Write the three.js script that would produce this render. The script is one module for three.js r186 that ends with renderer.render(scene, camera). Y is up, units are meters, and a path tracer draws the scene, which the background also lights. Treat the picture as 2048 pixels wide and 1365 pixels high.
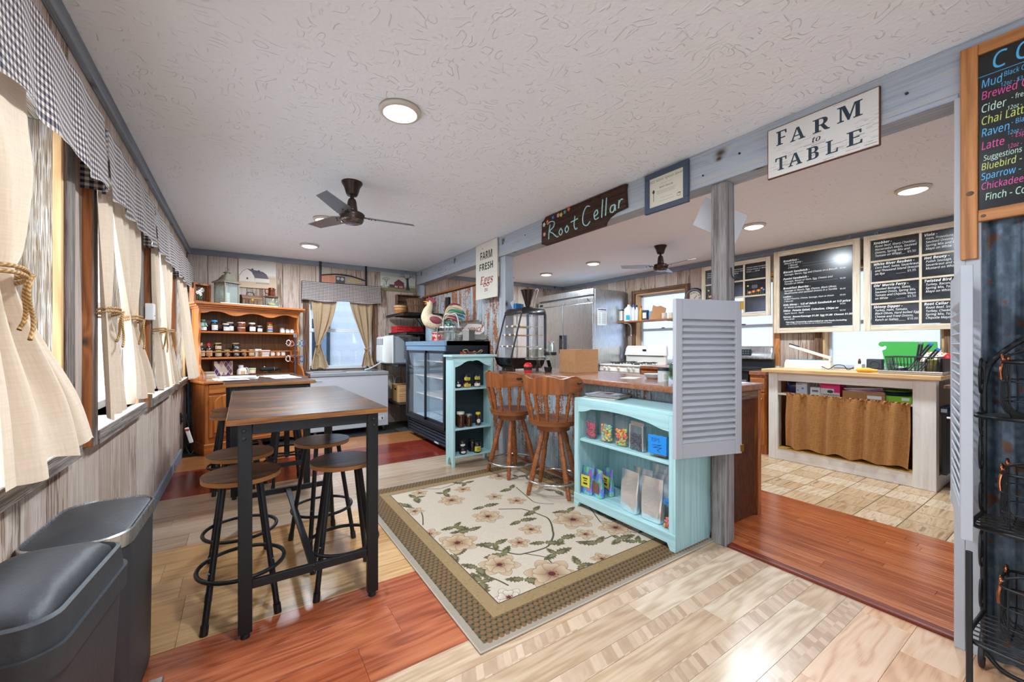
import * as THREE from 'three';
import { RoundedBoxGeometry } from 'three/addons/geometries/RoundedBoxGeometry.js';
import { mergeGeometries, toCreasedNormals } from 'three/addons/utils/BufferGeometryUtils.js';
import { RectAreaLightUniformsLib } from 'three/addons/lights/RectAreaLightUniformsLib.js';
import { FontLoader } from 'three/addons/loaders/FontLoader.js';

// ---------------------------------------------------------------- camera, sky, exposure
const scene = new THREE.Scene();
const W = 2048, H = 1365, FPX = 810, EYE = 1.2;
const camera = new THREE.PerspectiveCamera(2 * Math.atan(H / 2 / FPX) * 180 / Math.PI, W / H, 0.05, 120);
camera.position.set(0, EYE, 0);
camera.rotation.set(0, -33.8 * Math.PI / 180, 0);
camera.setViewOffset(W, H, 0, -9.5, W, H);      // small lens shift: the horizon lies a little under the middle
scene.background = new THREE.Color(0.80, 0.89, 1.0);
scene.backgroundIntensity = 6.5;
const renderer = new THREE.WebGLRenderer({ antialias: true });
renderer.toneMapping = THREE.LinearToneMapping;
renderer.toneMappingExposure = 1.2;
renderer.shadowMap.enabled = true;
RectAreaLightUniformsLib.init();
const LAMP_POWER = 440, LAMP_COLOR = new THREE.Color(0.8, 0.9, 1.0);
const fontSans = await new FontLoader().loadAsync('fonts/droid/droid_sans_bold.typeface.json');

// ---------------------------------------------------------------- helpers
function rng(s) { let a = s >>> 0; return () => { a = (a + 0x6D2B79F5) | 0; let t = Math.imul(a ^ (a >>> 15), 1 | a); t = (t + Math.imul(t ^ (t >>> 7), 61 | t)) ^ t; return ((t ^ (t >>> 14)) >>> 0) / 4294967296; }; }
const rnd = rng(7);
const rr = (a, b) => a + (b - a) * rnd();
const PI = Math.PI, V2 = (x, y) => new THREE.Vector2(x, y), V3 = (x, y, z) => new THREE.Vector3(x, y, z);
const lerp = (a, b, t) => a + (b - a) * t, clamp = (x, a = 0, b = 1) => Math.min(b, Math.max(a, x)), sstep = (a, b, x) => { const t = clamp((x - a) / (b - a)); return t * t * (3 - 2 * t); };
const NT = (() => { const r = rng(99), t = new Float32Array(65536); for (let i = 0; i < 65536; i++) t[i] = r(); return t; })();
function vn(x, y, px, py, s = 0) {              // value noise with whole-number periods
  const xi = Math.floor(x), yi = Math.floor(y), fx = x - xi, fy = y - yi;
  const x0 = ((xi % px) + px) % px, x1 = (x0 + 1) % px, y0 = ((yi % py) + py) % py, y1 = (y0 + 1) % py;
  const h = (a, b) => NT[(a * 131 + b * 7919 + s * 3571) & 65535];
  const u = fx * fx * (3 - 2 * fx), v = fy * fy * (3 - 2 * fy);
  return lerp(lerp(h(x0, y0), h(x1, y0), u), lerp(h(x0, y1), h(x1, y1), u), v);
}
function fbm(u, v, px, py, o = 4, s = 0) { let a = 0.5, f = 0, n = 0; for (let i = 0; i < o; i++) { f += a * vn(u * px, v * py, px, py, s + i * 17); n += a; a *= 0.5; px *= 2; py *= 2; } return f / n; }
function mk(w, h, su, sv, fn, srgb = true) {
  const d = new Uint8Array(w * h * 4);
  for (let j = 0, k = 0; j < h; j++) for (let i = 0; i < w; i++, k += 4) {
    const c = fn((i + 0.5) / w, (j + 0.5) / h);
    if (typeof c === 'number') { d[k] = d[k + 1] = d[k + 2] = clamp(c) * 255; } else { d[k] = clamp(c[0], 0, 255); d[k + 1] = clamp(c[1], 0, 255); d[k + 2] = clamp(c[2], 0, 255); }
    d[k + 3] = 255;
  }
  const t = new THREE.DataTexture(d, w, h, THREE.RGBAFormat);
  t.wrapS = t.wrapT = THREE.RepeatWrapping; t.magFilter = THREE.LinearFilter; t.minFilter = THREE.LinearMipmapLinearFilter; t.generateMipmaps = true;
  t.repeat.set(1 / su, 1 / sv); if (srgb) t.colorSpace = THREE.SRGBColorSpace; t.needsUpdate = true;
  return t;
}
function canvasTex(w, h, draw) {
  const c = document.createElement('canvas'); c.width = w; c.height = h;
  const g = c.getContext('2d'); draw(g, w, h);
  const t = new THREE.CanvasTexture(c); t.colorSpace = THREE.SRGBColorSpace; t.anisotropy = 4; return t;
}
const mix3 = (a, b, t) => [lerp(a[0], b[0], t), lerp(a[1], b[1], t), lerp(a[2], b[2], t)];
function ramp(st, t) { t = clamp(t) * (st.length - 1); const i = Math.min(st.length - 2, Math.floor(t)); return mix3(st[i], st[i + 1], t - i); }
const S = (hex, rough = 0.6, o = {}) => new THREE.MeshStandardMaterial({ color: hex, roughness: rough, ...o });
const P = (hex, rough = 0.5, o = {}) => new THREE.MeshPhysicalMaterial({ color: hex, roughness: rough, ...o });
// texture coordinates in metres, u along the grain axis g
function uvm(geo, g = 1, ou = rr(0, 3), ov = rr(0, 3)) {
  const q = geo.index ? geo.toNonIndexed() : geo, p = q.attributes.position, n = p.count, uv = new Float32Array(n * 2);
  const a = V3(), b = V3(), c = V3();
  for (let i = 0; i < n; i += 3) {
    a.fromBufferAttribute(p, i); b.fromBufferAttribute(p, i + 1); c.fromBufferAttribute(p, i + 2);
    const nx = Math.abs((b.y - a.y) * (c.z - a.z) - (b.z - a.z) * (c.y - a.y)), ny = Math.abs((b.z - a.z) * (c.x - a.x) - (b.x - a.x) * (c.z - a.z)), nz = Math.abs((b.x - a.x) * (c.y - a.y) - (b.y - a.y) * (c.x - a.x));
    const k = nx >= ny && nx >= nz ? 0 : ny >= nz ? 1 : 2;
    let U, Vx; if (k === g) { U = (g + 1) % 3; Vx = (g + 2) % 3; } else { U = g; Vx = 3 - g - k; }
    [a, b, c].forEach((w, m) => { const e = [w.x, w.y, w.z]; uv[(i + m) * 2] = e[U] + ou; uv[(i + m) * 2 + 1] = e[Vx] + ov; });
  }
  q.setAttribute('uv', new THREE.BufferAttribute(uv, 2));
  return q;
}
// boxes: centre x,z and bottom y unless c given
function box(w, h, d, x = 0, y = 0, z = 0, r = 0.003, g = 1) {
  const q = r > 0 ? new RoundedBoxGeometry(w, h, d, 1, Math.min(r, w / 2.01, h / 2.01, d / 2.01)) : new THREE.BoxGeometry(w, h, d);
  q.translate(x, y + h / 2, z); return uvm(q, g);
}
function bx(x0, x1, y0, y1, z0, z1, r = 0.003, g = 1) { return box(Math.abs(x1 - x0), Math.abs(y1 - y0), Math.abs(z1 - z0), (x0 + x1) / 2, Math.min(y0, y1), (z0 + z1) / 2, r, g); }
function cyl(rt, rb, h, x = 0, y = 0, z = 0, seg = 20, open = false) { const q = new THREE.CylinderGeometry(rt, rb, h, seg, 1, open); q.translate(x, y + h / 2, z); return q; }
function lathe(pts, seg = 24, x = 0, y = 0, z = 0) { const q = new THREE.LatheGeometry(pts.map(p => V2(p[0], p[1])), seg); q.translate(x, y, z); return q; }
function tube(pts, r, seg = 0, rad = 8, closed = false) { const v = pts.map(p => V3(...p)); return new THREE.TubeGeometry(new THREE.CatmullRomCurve3(v, closed, 'centripetal'), seg || pts.length * 6, r, rad, closed); }
function bar(a, b, r, rad = 8, r2 = r) {         // straight round bar
  const A = V3(...a), B = V3(...b), L = A.distanceTo(B), q = new THREE.CylinderGeometry(r2, r, L, rad, 1);
  q.translate(0, L / 2, 0); q.applyQuaternion(new THREE.Quaternion().setFromUnitVectors(V3(0, 1, 0), B.clone().sub(A).normalize())); q.translate(A.x, A.y, A.z); return q;
}
function latheBar(a, b, prof, seg = 14) {        // turned spindle from a to b; prof: [t 0..1, radius]
  const A = V3(...a), B = V3(...b), L = A.distanceTo(B), q = new THREE.LatheGeometry(prof.map(p => V2(p[1], p[0] * L)), seg);
  q.applyQuaternion(new THREE.Quaternion().setFromUnitVectors(V3(0, 1, 0), B.clone().sub(A).normalize())); q.translate(A.x, A.y, A.z); return q;
}
function torus(R, r, x, y, z, flat = true, seg = 40, rad = 8) { const q = new THREE.TorusGeometry(R, r, rad, seg); if (flat) q.rotateX(PI / 2); q.translate(x, y, z); return q; }
function shape(pts) { const s = new THREE.Shape(); pts.forEach((p, i) => i ? s.lineTo(p[0], p[1]) : s.moveTo(p[0], p[1])); return s; }
function ext(s, depth, bevel = 0, curve = 10) { return new THREE.ExtrudeGeometry(s, { depth, bevelEnabled: bevel > 0, bevelSize: bevel, bevelThickness: bevel, bevelSegments: 1, curveSegments: curve }); }
const at = (q, x, y, z) => q.translate(x, y, z);
function mg(list) { const l = list.map(q => { const n = q.index ? q.toNonIndexed() : q; for (const k of Object.keys(n.attributes)) if (!['position', 'normal', 'uv'].includes(k)) n.deleteAttribute(k); if (!n.attributes.uv) uvm(n, 1); return n; }); return mergeGeometries(l); }
const used = {};
const numbered = n => { const k = used[n] = (used[n] ?? -1) + 1; return k ? n + '_' + String(k).padStart(3, '0') : n; };
function part(parent, name, geo, mat, label) {
  const m = new THREE.Mesh(Array.isArray(geo) ? mg(geo) : geo, mat); m.name = name; m.castShadow = m.receiveShadow = true; parent.add(m);
  if (label) m.userData.label = label; return m;
}
function parts(parent, name, geos, mat, label) { return geos.map(g => part(parent, name, g, mat, label)); }
function thing(name, label, category, pos = [0, 0, 0], turn = 0, group) {
  const o = new THREE.Group(); o.name = numbered(name); o.position.set(...pos); o.rotation.y = turn; o.userData = { label, category };
  if (group) o.userData.group = group; scene.add(o); return o;
}
function solo(name, label, category, geo, mat, pos = [0, 0, 0], turn = 0, group) {
  const o = part(scene, numbered(name), geo, mat); o.position.set(...pos); o.rotation.y = turn; o.userData = { label, category };
  if (group) o.userData.group = group; return o;
}
function struct(name) { const o = new THREE.Group(); o.name = name; o.userData.kind = 'structure'; scene.add(o); return o; }
function copy(root, label, pos, turn = 0, group) {
  const r = root.clone(); r.name = numbered(root.name.replace(/_\d{3}$/, '')); r.userData = { ...root.userData, label }; if (group) r.userData.group = group;
  r.position.set(...pos); r.rotation.y = turn; scene.add(r); return r;
}
// ---------------------------------------------------------------- materials
function woodMap(seed, stops, { k = 9, warp = 1.2, streak = 0.5, fine = 0.25, su = 1.2, sv = 0.4, w = 768, h = 384, knots = 0, flake = 0, flakeC = [90, 60, 40] } = {}) {
  const kr = rng(seed * 31 + 5), kn = []; for (let i = 0; i < knots; i++) kn.push([kr(), kr(), 0.008 + 0.012 * kr()]);
  return mk(w, h, su, sv, (u, v) => {
    let d = 0, dark = 0;
    for (const q of kn) { let dx = (u - q[0]) * su, dy = (v - q[1]) * sv; const r = Math.hypot(dx * 0.7, dy); d += 0.5 * Math.exp(-r * r / (q[2] * q[2] * 6)); dark += Math.exp(-r * r / (q[2] * q[2])); }
    const wv = fbm(u, v, 2, 4, 3, seed) * warp + d;
    const ring = 0.5 + 0.5 * Math.sin(2 * PI * (v * k + wv * 2.2));
    const st = fbm(u, v, 3, 40, 3, seed + 3), fi = vn(u * 24, v * 190, 24, 190, seed + 9);
    let t = 0.5 + (ring - 0.5) * (1 - streak) * 0.8 + (st - 0.5) * streak * 1.8 + (fi - 0.5) * fine;
    let c = ramp(stops, t);
    if (flake) { const f = fbm(u, v, 10, 60, 4, seed + 21), zone = fbm(u, v, 3, 3, 2, seed + 40); c = mix3(c, flakeC, sstep(0.55, 0.64, f * 0.7 + zone * 0.36) * flake); }
    return mix3(c, [40, 26, 16], clamp(dark * 0.8));
  });
}
const bumpGrain = mk(512, 512, 0.5, 0.25, (u, v) => 0.6 * fbm(u, v, 4, 40, 4, 3) + 0.4 * vn(u * 10, v * 150, 10, 150, 8), false);
const bumpFine = mk(512, 512, 0.3, 0.3, (u, v) => fbm(u, v, 40, 40, 3, 5), false);
const wood = (map, rough = 0.55, bump = 0, o = {}) => S(0xffffff, rough, { map, ...(bump ? { bumpMap: bumpGrain, bumpScale: bump } : {}), ...o });
const M = {};
{
  const A = [[182, 160, 144], [200, 181, 166], [210, 193, 180]];
  const flk = woodMap(11, A, { k: 3, streak: 0.75, flake: 0.75, flakeC: [118, 92, 72] }), med = woodMap(12, A, { k: 3, streak: 0.75, flake: 0.4, flakeC: [136, 108, 86], knots: 1 }), smo = woodMap(13, [[194, 174, 159], [204, 186, 172], [210, 194, 181]], { flake: 0.12, streak: 0.8, k: 3 });
  M.plank = [wood(smo, 0.85, 0.0015, { color: 0xeeeeee }), wood(flk, 0.9, 0.003, { color: 0xeeeeee }), wood(med, 0.85, 0.002, { color: 0xeaeaea }), wood(smo, 0.85, 0.0015, { color: 0xddd8d4 }), wood(flk, 0.9, 0.003, { color: 0xdedad6 })];
}
M.groove = S(0x4a3a2e, 0.95);
const blueMap = woodMap(21, [[142, 150, 160], [160, 168, 178], [170, 177, 186], [178, 174, 164]], { streak: 0.75, fine: 0.3, knots: 2, k: 3 });
M.blue = wood(blueMap, 0.75, 0.0015);
M.trimBlue = wood(blueMap, 0.75, 0.001, { color: 0xcfd2d8 });
M.barn = wood(woodMap(22, [[84, 72, 64], [108, 96, 88], [128, 116, 108], [146, 136, 128]], { streak: 0.8, fine: 0.6, knots: 2, k: 4 }), 0.9, 0.004);
M.postWood = wood(woodMap(28, [[96, 88, 84], [122, 115, 112], [138, 132, 130], [152, 146, 144]], { streak: 0.75, fine: 0.6, k: 4 }), 0.88, 0.003);
M.barnBrown = wood(woodMap(23, [[52, 34, 22], [86, 60, 42], [116, 84, 62], [130, 104, 84]], { streak: 0.7, fine: 0.5, knots: 2 }), 0.9, 0.003);
M.orange = wood(woodMap(24, [[120, 66, 28], [160, 94, 44], [184, 114, 60]], { streak: 0.4, knots: 2 }), 0.6, 0.001);
M.frameWood = wood(woodMap(25, [[148, 92, 46], [180, 118, 64], [200, 140, 82]], { streak: 0.4, knots: 2 }), 0.55, 0.001);
M.pine = wood(woodMap(26, [[182, 138, 88], [202, 160, 108], [214, 176, 128]], { streak: 0.35 }), 0.6);
M.rough = wood(woodMap(27, [[132, 112, 88], [168, 156, 142], [190, 184, 176]], { streak: 0.6, fine: 0.9, k: 4 }), 0.6, 0.012);
M.hutch = wood(woodMap(31, [[140, 74, 26], [170, 96, 38], [188, 114, 52]], { streak: 0.5, k: 5 }), 0.38);
M.hutchBack = wood(woodMap(32, [[82, 52, 26], [106, 68, 34], [120, 80, 44]], { streak: 0.5, knots: 2 }), 0.5);
M.chair = wood(woodMap(33, [[110, 60, 28], [138, 78, 38], [156, 94, 50]], { streak: 0.55, k: 5 }), 0.34);
M.rustic = P(0xffffff, 0.3, { specularIntensity: 0.85, map: mk(1024, 640, 0.8, 0.5, (u, v) => { // dark fumed boards with amber patches and fine cross sawing
  const z = fbm(u, v, 5, 9, 4, 301), st = fbm(u, v, 5, 48, 3, 305), sw = vn(u * 170, v * 6, 170, 6, 7), b = fbm(u, v, 3, 14, 3, 309);
  return ramp([[28, 20, 17], [48, 32, 23], [86, 52, 25], [124, 76, 34], [60, 45, 37]], 0.12 + z * 0.55 + (st - 0.5) * 0.9 + (sw - 0.5) * 0.1 + (b - 0.5) * 0.7); }) });
M.rusticEdge = wood(woodMap(35, [[96, 58, 26], [150, 96, 46], [172, 116, 62]], { streak: 0.8, fine: 0.6 }), 0.5);
M.counter = P(0xffffff, 0.22, { map: mk(512, 512, 0.4, 0.4, (u, v) => { const n = fbm(u, v, 10, 10, 5, 61), m = fbm(u, v, 3, 3, 3, 63); return ramp([[84, 48, 34], [138, 86, 62], [166, 112, 84], [112, 70, 52]], n * 0.7 + m * 0.3 + (vn(u * 90, v * 90, 90, 90, 4) - 0.5) * 0.3); }), clearcoat: 0.3, clearcoatRoughness: 0.15 });
M.whitePaint = wood(woodMap(36, [[218, 211, 201], [230, 224, 216], [236, 231, 224]], { streak: 0.7, fine: 0.3, k: 3 }), 0.6, 0.0006);
M.ivory = wood(woodMap(37, [[200, 184, 158], [216, 201, 178], [224, 210, 190]], { streak: 0.7, fine: 0.5, k: 3, flake: 0.25, flakeC: [140, 120, 80] }), 0.7, 0.001);
M.teal = wood(woodMap(38, [[150, 190, 192], [168, 206, 208], [178, 214, 216]], { streak: 0.6, fine: 0.2 }), 0.42);
M.greyDoor = S(0xacaeb4, 0.5);
M.black = S(0x17181a, 0.45); M.blackMetal = S(0x1d2023, 0.42, { metalness: 0.35 }); M.darkGrey = S(0x34363a, 0.5);
M.white = S(0xe6e6e4, 0.4); M.cream = S(0xddd6c8, 0.35); M.paper = S(0xeef0f0, 0.85);
M.chrome = S(0xd8d8d8, 0.16, { metalness: 1 }); M.brass = S(0xb8903c, 0.3, { metalness: 1 });
const brush = mk(512, 256, 0.6, 0.3, (u, v) => 0.5 + 0.14 * (vn(u * 3, v * 128, 3, 128, 4) - 0.5) + 0.06 * (fbm(u, v, 4, 4, 3, 6) - 0.5), false);
M.steel = S(0xc9cbcd, 0.55, { metalness: 0.95, roughnessMap: brush }); M.steelDark = S(0x6f7275, 0.4, { metalness: 0.9 });
const galv = mk(512, 512, 0.5, 0.5, (u, v) => { const n = fbm(u, v, 22, 14, 3, 71), m = fbm(u, v, 60, 30, 2, 73); return ramp([[104, 122, 138], [146, 164, 178], [176, 190, 200]], n * 0.65 + m * 0.35); });
M.tint = P(0xb9bec3, 0.03, { transmission: 1, thickness: 0, ior: 1.45 });
M.galv = S(0xffffff, 0.45, { map: galv, metalness: 0.5 });
const rustMap = (seed, amt, grey) => mk(768, 768, 1.0, 1.0, (u, v) => {     // u vertical, v across
  const g = ramp(grey, fbm(u, v, 10, 50, 4, seed)), z = fbm(u, v, 3, 9, 3, seed + 5) * 0.5 + fbm(u, v, 3, 34, 3, seed + 8) * 0.5;
  const r = sstep(0.56 - amt, 0.66 - amt, z + (vn(u * 90, v * 160, 90, 160, seed) - 0.5) * 0.22);
  return mix3(g, ramp([[92, 52, 28], [150, 86, 44], [176, 112, 66]], fbm(u, v, 30, 60, 3, seed + 11)), r * 0.9); });
M.rustWall = S(0xffffff, 0.6, { map: rustMap(81, 0.045, [[134, 142, 148], [168, 174, 178], [190, 194, 196]]), metalness: 0.3 });
M.rustBlue = S(0xffffff, 0.55, { map: rustMap(86, -0.02, [[128, 144, 152], [164, 178, 186], [188, 198, 203]]), metalness: 0.3 });
M.rustDark = S(0xffffff, 0.7, { map: rustMap(91, 0.2, [[84, 72, 62], [110, 96, 84], [126, 110, 98]]), metalness: 0.2, color: 0xb8a090 });
M.galvDark = S(0xffffff, 0.5, { map: mk(768, 768, 1.0, 1.0, (u, v) => { const n = fbm(u, v, 40, 70, 3, 95), z = fbm(u, v, 3, 8, 3, 96), r = sstep(0.66, 0.74, fbm(u, v, 24, 40, 4, 97) * 0.8 + z * 0.2); return mix3(ramp([[40, 48, 56], [74, 86, 98], [118, 132, 144]], n * 0.6 + z * 0.4), [110, 68, 46], r * 0.8); }), metalness: 0.45 });
M.glass = P(0xffffff, 0.03, { transmission: 1, thickness: 0, ior: 1.45 });
M.glassSolid = P(0xf4fbfa, 0.02, { transmission: 1, thickness: 0, ior: 1.45 });
M.greenGlass = P(0xcfeee4, 0.03, { transmission: 1, thickness: 0, ior: 1.5 });
M.film = P(0xafb4bd, 0.75, { transmission: 1, thickness: 0 });
M.cardboard = S(0xffffff, 0.85, { map: mk(256, 256, 0.3, 0.3, (u, v) => ramp([[168, 122, 80], [182, 136, 94]], fbm(u, v, 12, 40, 3, 44))) });
const weave = (a, b, n, seed) => (u, v) => { const x = Math.sin(u * n * 2 * PI), y = Math.sin(v * n * 2 * PI); return ramp([a, b], 0.5 + 0.22 * x * y + 0.8 * (0.5 * fbm(u, v, 6, n, 2, seed) + 0.5 * fbm(u, v, n, 6, 2, seed + 2) - 0.5)); };
M.burlap = P(0xffffff, 0.95, { map: mk(512, 512, 0.2, 0.2, weave([128, 80, 34], [206, 148, 84], 64, 51)), sheen: 0.2, transmission: 0.1, thickness: 0 });
M.muslin = P(0xffffff, 0.95, { map: mk(512, 512, 0.25, 0.25, weave([192, 170, 146], [216, 197, 174], 80, 53)), transmission: 0.07, thickness: 0 });
M.muslinDark = P(0xffffff, 0.95, { map: mk(256, 256, 0.25, 0.25, weave([150, 124, 94], [184, 158, 126], 60, 55)), transmission: 0.07, thickness: 0 });
const gingham = mk(256, 256, 0.044, 0.044, (u, v) => { const a = (u % 0.5) < 0.25 ? 1 : 0, b = (v % 0.5) < 0.25 ? 1 : 0; const th = 0.92 + 0.16 * (vn(u * 64, v * 64, 64, 64, 3) - 0.5); const c = a && b ? [36, 38, 56] : a || b ? [136, 126, 126] : [226, 211, 194]; return [c[0] * th, c[1] * th, c[2] * th]; });
M.gingham = P(0xffffff, 0.95, { map: gingham, transmission: 0.07, thickness: 0 });
M.rope = S(0xffffff, 0.95, { map: mk(64, 64, 0.02, 0.02, (u, v) => ramp([[140, 104, 62], [206, 168, 116]], 0.5 + 0.5 * Math.sin((u + v) * 2 * PI * 2))) });
M.red = S(0xb81f1f, 0.4); M.plasticBlack = S(0xffffff, 0.5, { color: 0x303134, bumpMap: bumpFine, bumpScale: 0.0006 });
const flatPrint = (w, h, draw, rough = 0.6, o = {}) => S(0xffffff, rough, { map: canvasTex(w, h, draw), ...o });
// a picture on the front (+z) of a board: the face's own texture coordinates run 0..1
function face(w, h, x = 0, y = 0, z = 0) { const q = new THREE.PlaneGeometry(w, h); q.translate(x, y, z); return q; }
function slab(w, h, d, x = 0, y = 0, z = 0) {    // thin sheet, its front face carrying the print; centred
  const q = new THREE.BoxGeometry(w, h, d), uv = q.attributes.uv; for (let i = 0; i < uv.count; i++) if (i < 16 || i > 19) uv.setXY(i, 0.01, 0.5); q.translate(x, y, z); return q;
}
// ---------------------------------------------------------------- the room
const XL = -0.55, XB = 2.37, XR = 5.5, ZB = -6.34, ZF = 2.6, CH = 2.4, TH = 0.16;
// a wall of vertical boards on a backing, round its openings. ax: the axis it runs along; dir: way to the room
function panelWall(name, ax, pos, dir, a0, a1, ops, pitch, y1 = CH, mats = M.plank, a00 = a0) {
  const g = struct(name);
  const put = (n, s, e, ya, yb, d0, d1, m, r, gr = 1) => { const q = ax === 'z' ? bx(Math.min(d0, d1), Math.max(d0, d1), ya, yb, s, e, r, gr) : bx(s, e, ya, yb, Math.min(d0, d1), Math.max(d0, d1), r, gr); part(g, n, q, m); };
  const cuts = [a0, ...ops.flatMap(o => [o[0], o[1]]), a1].sort((p, q) => p - q);
  for (let i = 0; i + 1 < cuts.length; i++) {
    const s = cuts[i], e = cuts[i + 1]; if (e - s < 1e-4) continue;
    const o = ops.find(q => q[0] <= s + 1e-4 && q[1] >= e - 1e-4);
    if (!o) put('backing', s, e, 0, y1, pos, pos - dir * TH, M.groove, 0); else { if (o[2] > 0) put('backing', s, e, 0, o[2], pos, pos - dir * TH, M.groove, 0); if (o[3] < y1) put('backing', s, e, o[3], y1, pos, pos - dir * TH, M.groove, 0); }
  }
  let n = 0;
  for (let a = a00; a < a1 - 1e-4; a += pitch, n++) {
    const b = Math.min(a + pitch, a1), m = mats[[0, 1, 2, 3, 0, 4, 2, 0, 3, 1][(n * 7 + (n >> 2)) % 10] % mats.length], cs = [a, ...ops.flatMap(o => [o[0], o[1]]).filter(c => c > a + 0.004 && c < b - 0.004), b].sort((p, q) => p - q);
    for (let i = 0; i + 1 < cs.length; i++) {
      const s = cs[i] + (i ? 0 : 0.0025), e = cs[i + 1] - (i + 2 < cs.length ? 0 : 0.0025), o = ops.find(q => q[0] < e - 0.003 && q[1] > s + 0.003);
      if (!o) put('plank', s, e, 0, y1, pos + dir * 0.009, pos, m, 0.002);
      else { if (o[2] > 0.02) put('plank', s, e, 0, o[2], pos + dir * 0.009, pos, m, 0.002); if (o[3] < y1 - 0.02) put('plank', s, e, o[3], y1, pos + dir * 0.009, pos, m, 0.002); }
    }
  }
  return g;
}
const WIN = [[-2.12, -1.12], [-3.42, -2.42], [-4.70, -3.70], [-5.98, -4.98]], WY0 = 0.84, WY1 = 2.0;
const leftOps = [...WIN.map(w => [w[0], w[1], WY0, WY1]), [0.25, 1.25, WY0, WY1], [1.5, 2.4, WY0, WY1]];
panelWall('wall_left', 'z', XL, 1, ZB - TH, ZF, leftOps, 0.2, CH, M.plank, ZB + 0.14);
const BWIN = [0.80, 1.66, 0.86, 2.0];
panelWall('wall_back', 'x', ZB, 1, XL, XR, [BWIN], 0.205);
const RWIN = [[-4.48, -3.56], [-3.2, -2.36], [-1.86, -0.9], [0.1, 1.1], [1.3, 2.3]];
panelWall('wall_right', 'z', XR, -1, ZB - TH, ZF, RWIN.map(w => [w[0], w[1], 0.95, 2.06]), 0.2);
panelWall('wall_front', 'x', ZF, -1, XL, XR, [[0.1, 1.0, 0, 2.05], [3.4, 4.4, 0.9, 2.05]], 0.205);

const ceilingBump = mk(1536, 1536, 1.15, 1.15, (u, v) => { // stamped plaster: short raised ridges
  const wx = fbm(u, v, 9, 9, 2, 201) * 0.07, wy = fbm(u, v, 9, 9, 2, 207) * 0.07, zone = fbm(u, v, 7, 7, 3, 223);
  const r1 = 1 - Math.abs(2 * vn((u + wx) * 46, (v + wy) * 26, 46, 26, 3) - 1), r2 = 1 - Math.abs(2 * vn((u + wy) * 24, (v - wx) * 50, 24, 50, 9) - 1), br = fbm(u, v, 30, 30, 2, 233);
  return 0.22 * fbm(u, v, 90, 90, 2, 229) + 0.55 * sstep(0.8, 1, r1) * sstep(0.46, 0.6, zone) * sstep(0.42, 0.58, br) + 0.55 * sstep(0.8, 1, r2) * sstep(0.44, 0.58, 1 - zone) * sstep(0.42, 0.58, 1 - br) + 0.2 * fbm(u, v, 14, 14, 3, 241);
}, false);
{
  const c = struct('ceiling');
  part(c, 'plaster', bx(XL - TH, XR + TH, CH, CH + 0.15, ZB - TH, ZF + TH, 0, 0), S(0xf3f6fb, 0.9, { bumpMap: ceilingBump, bumpScale: 0.005 }));
}
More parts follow.
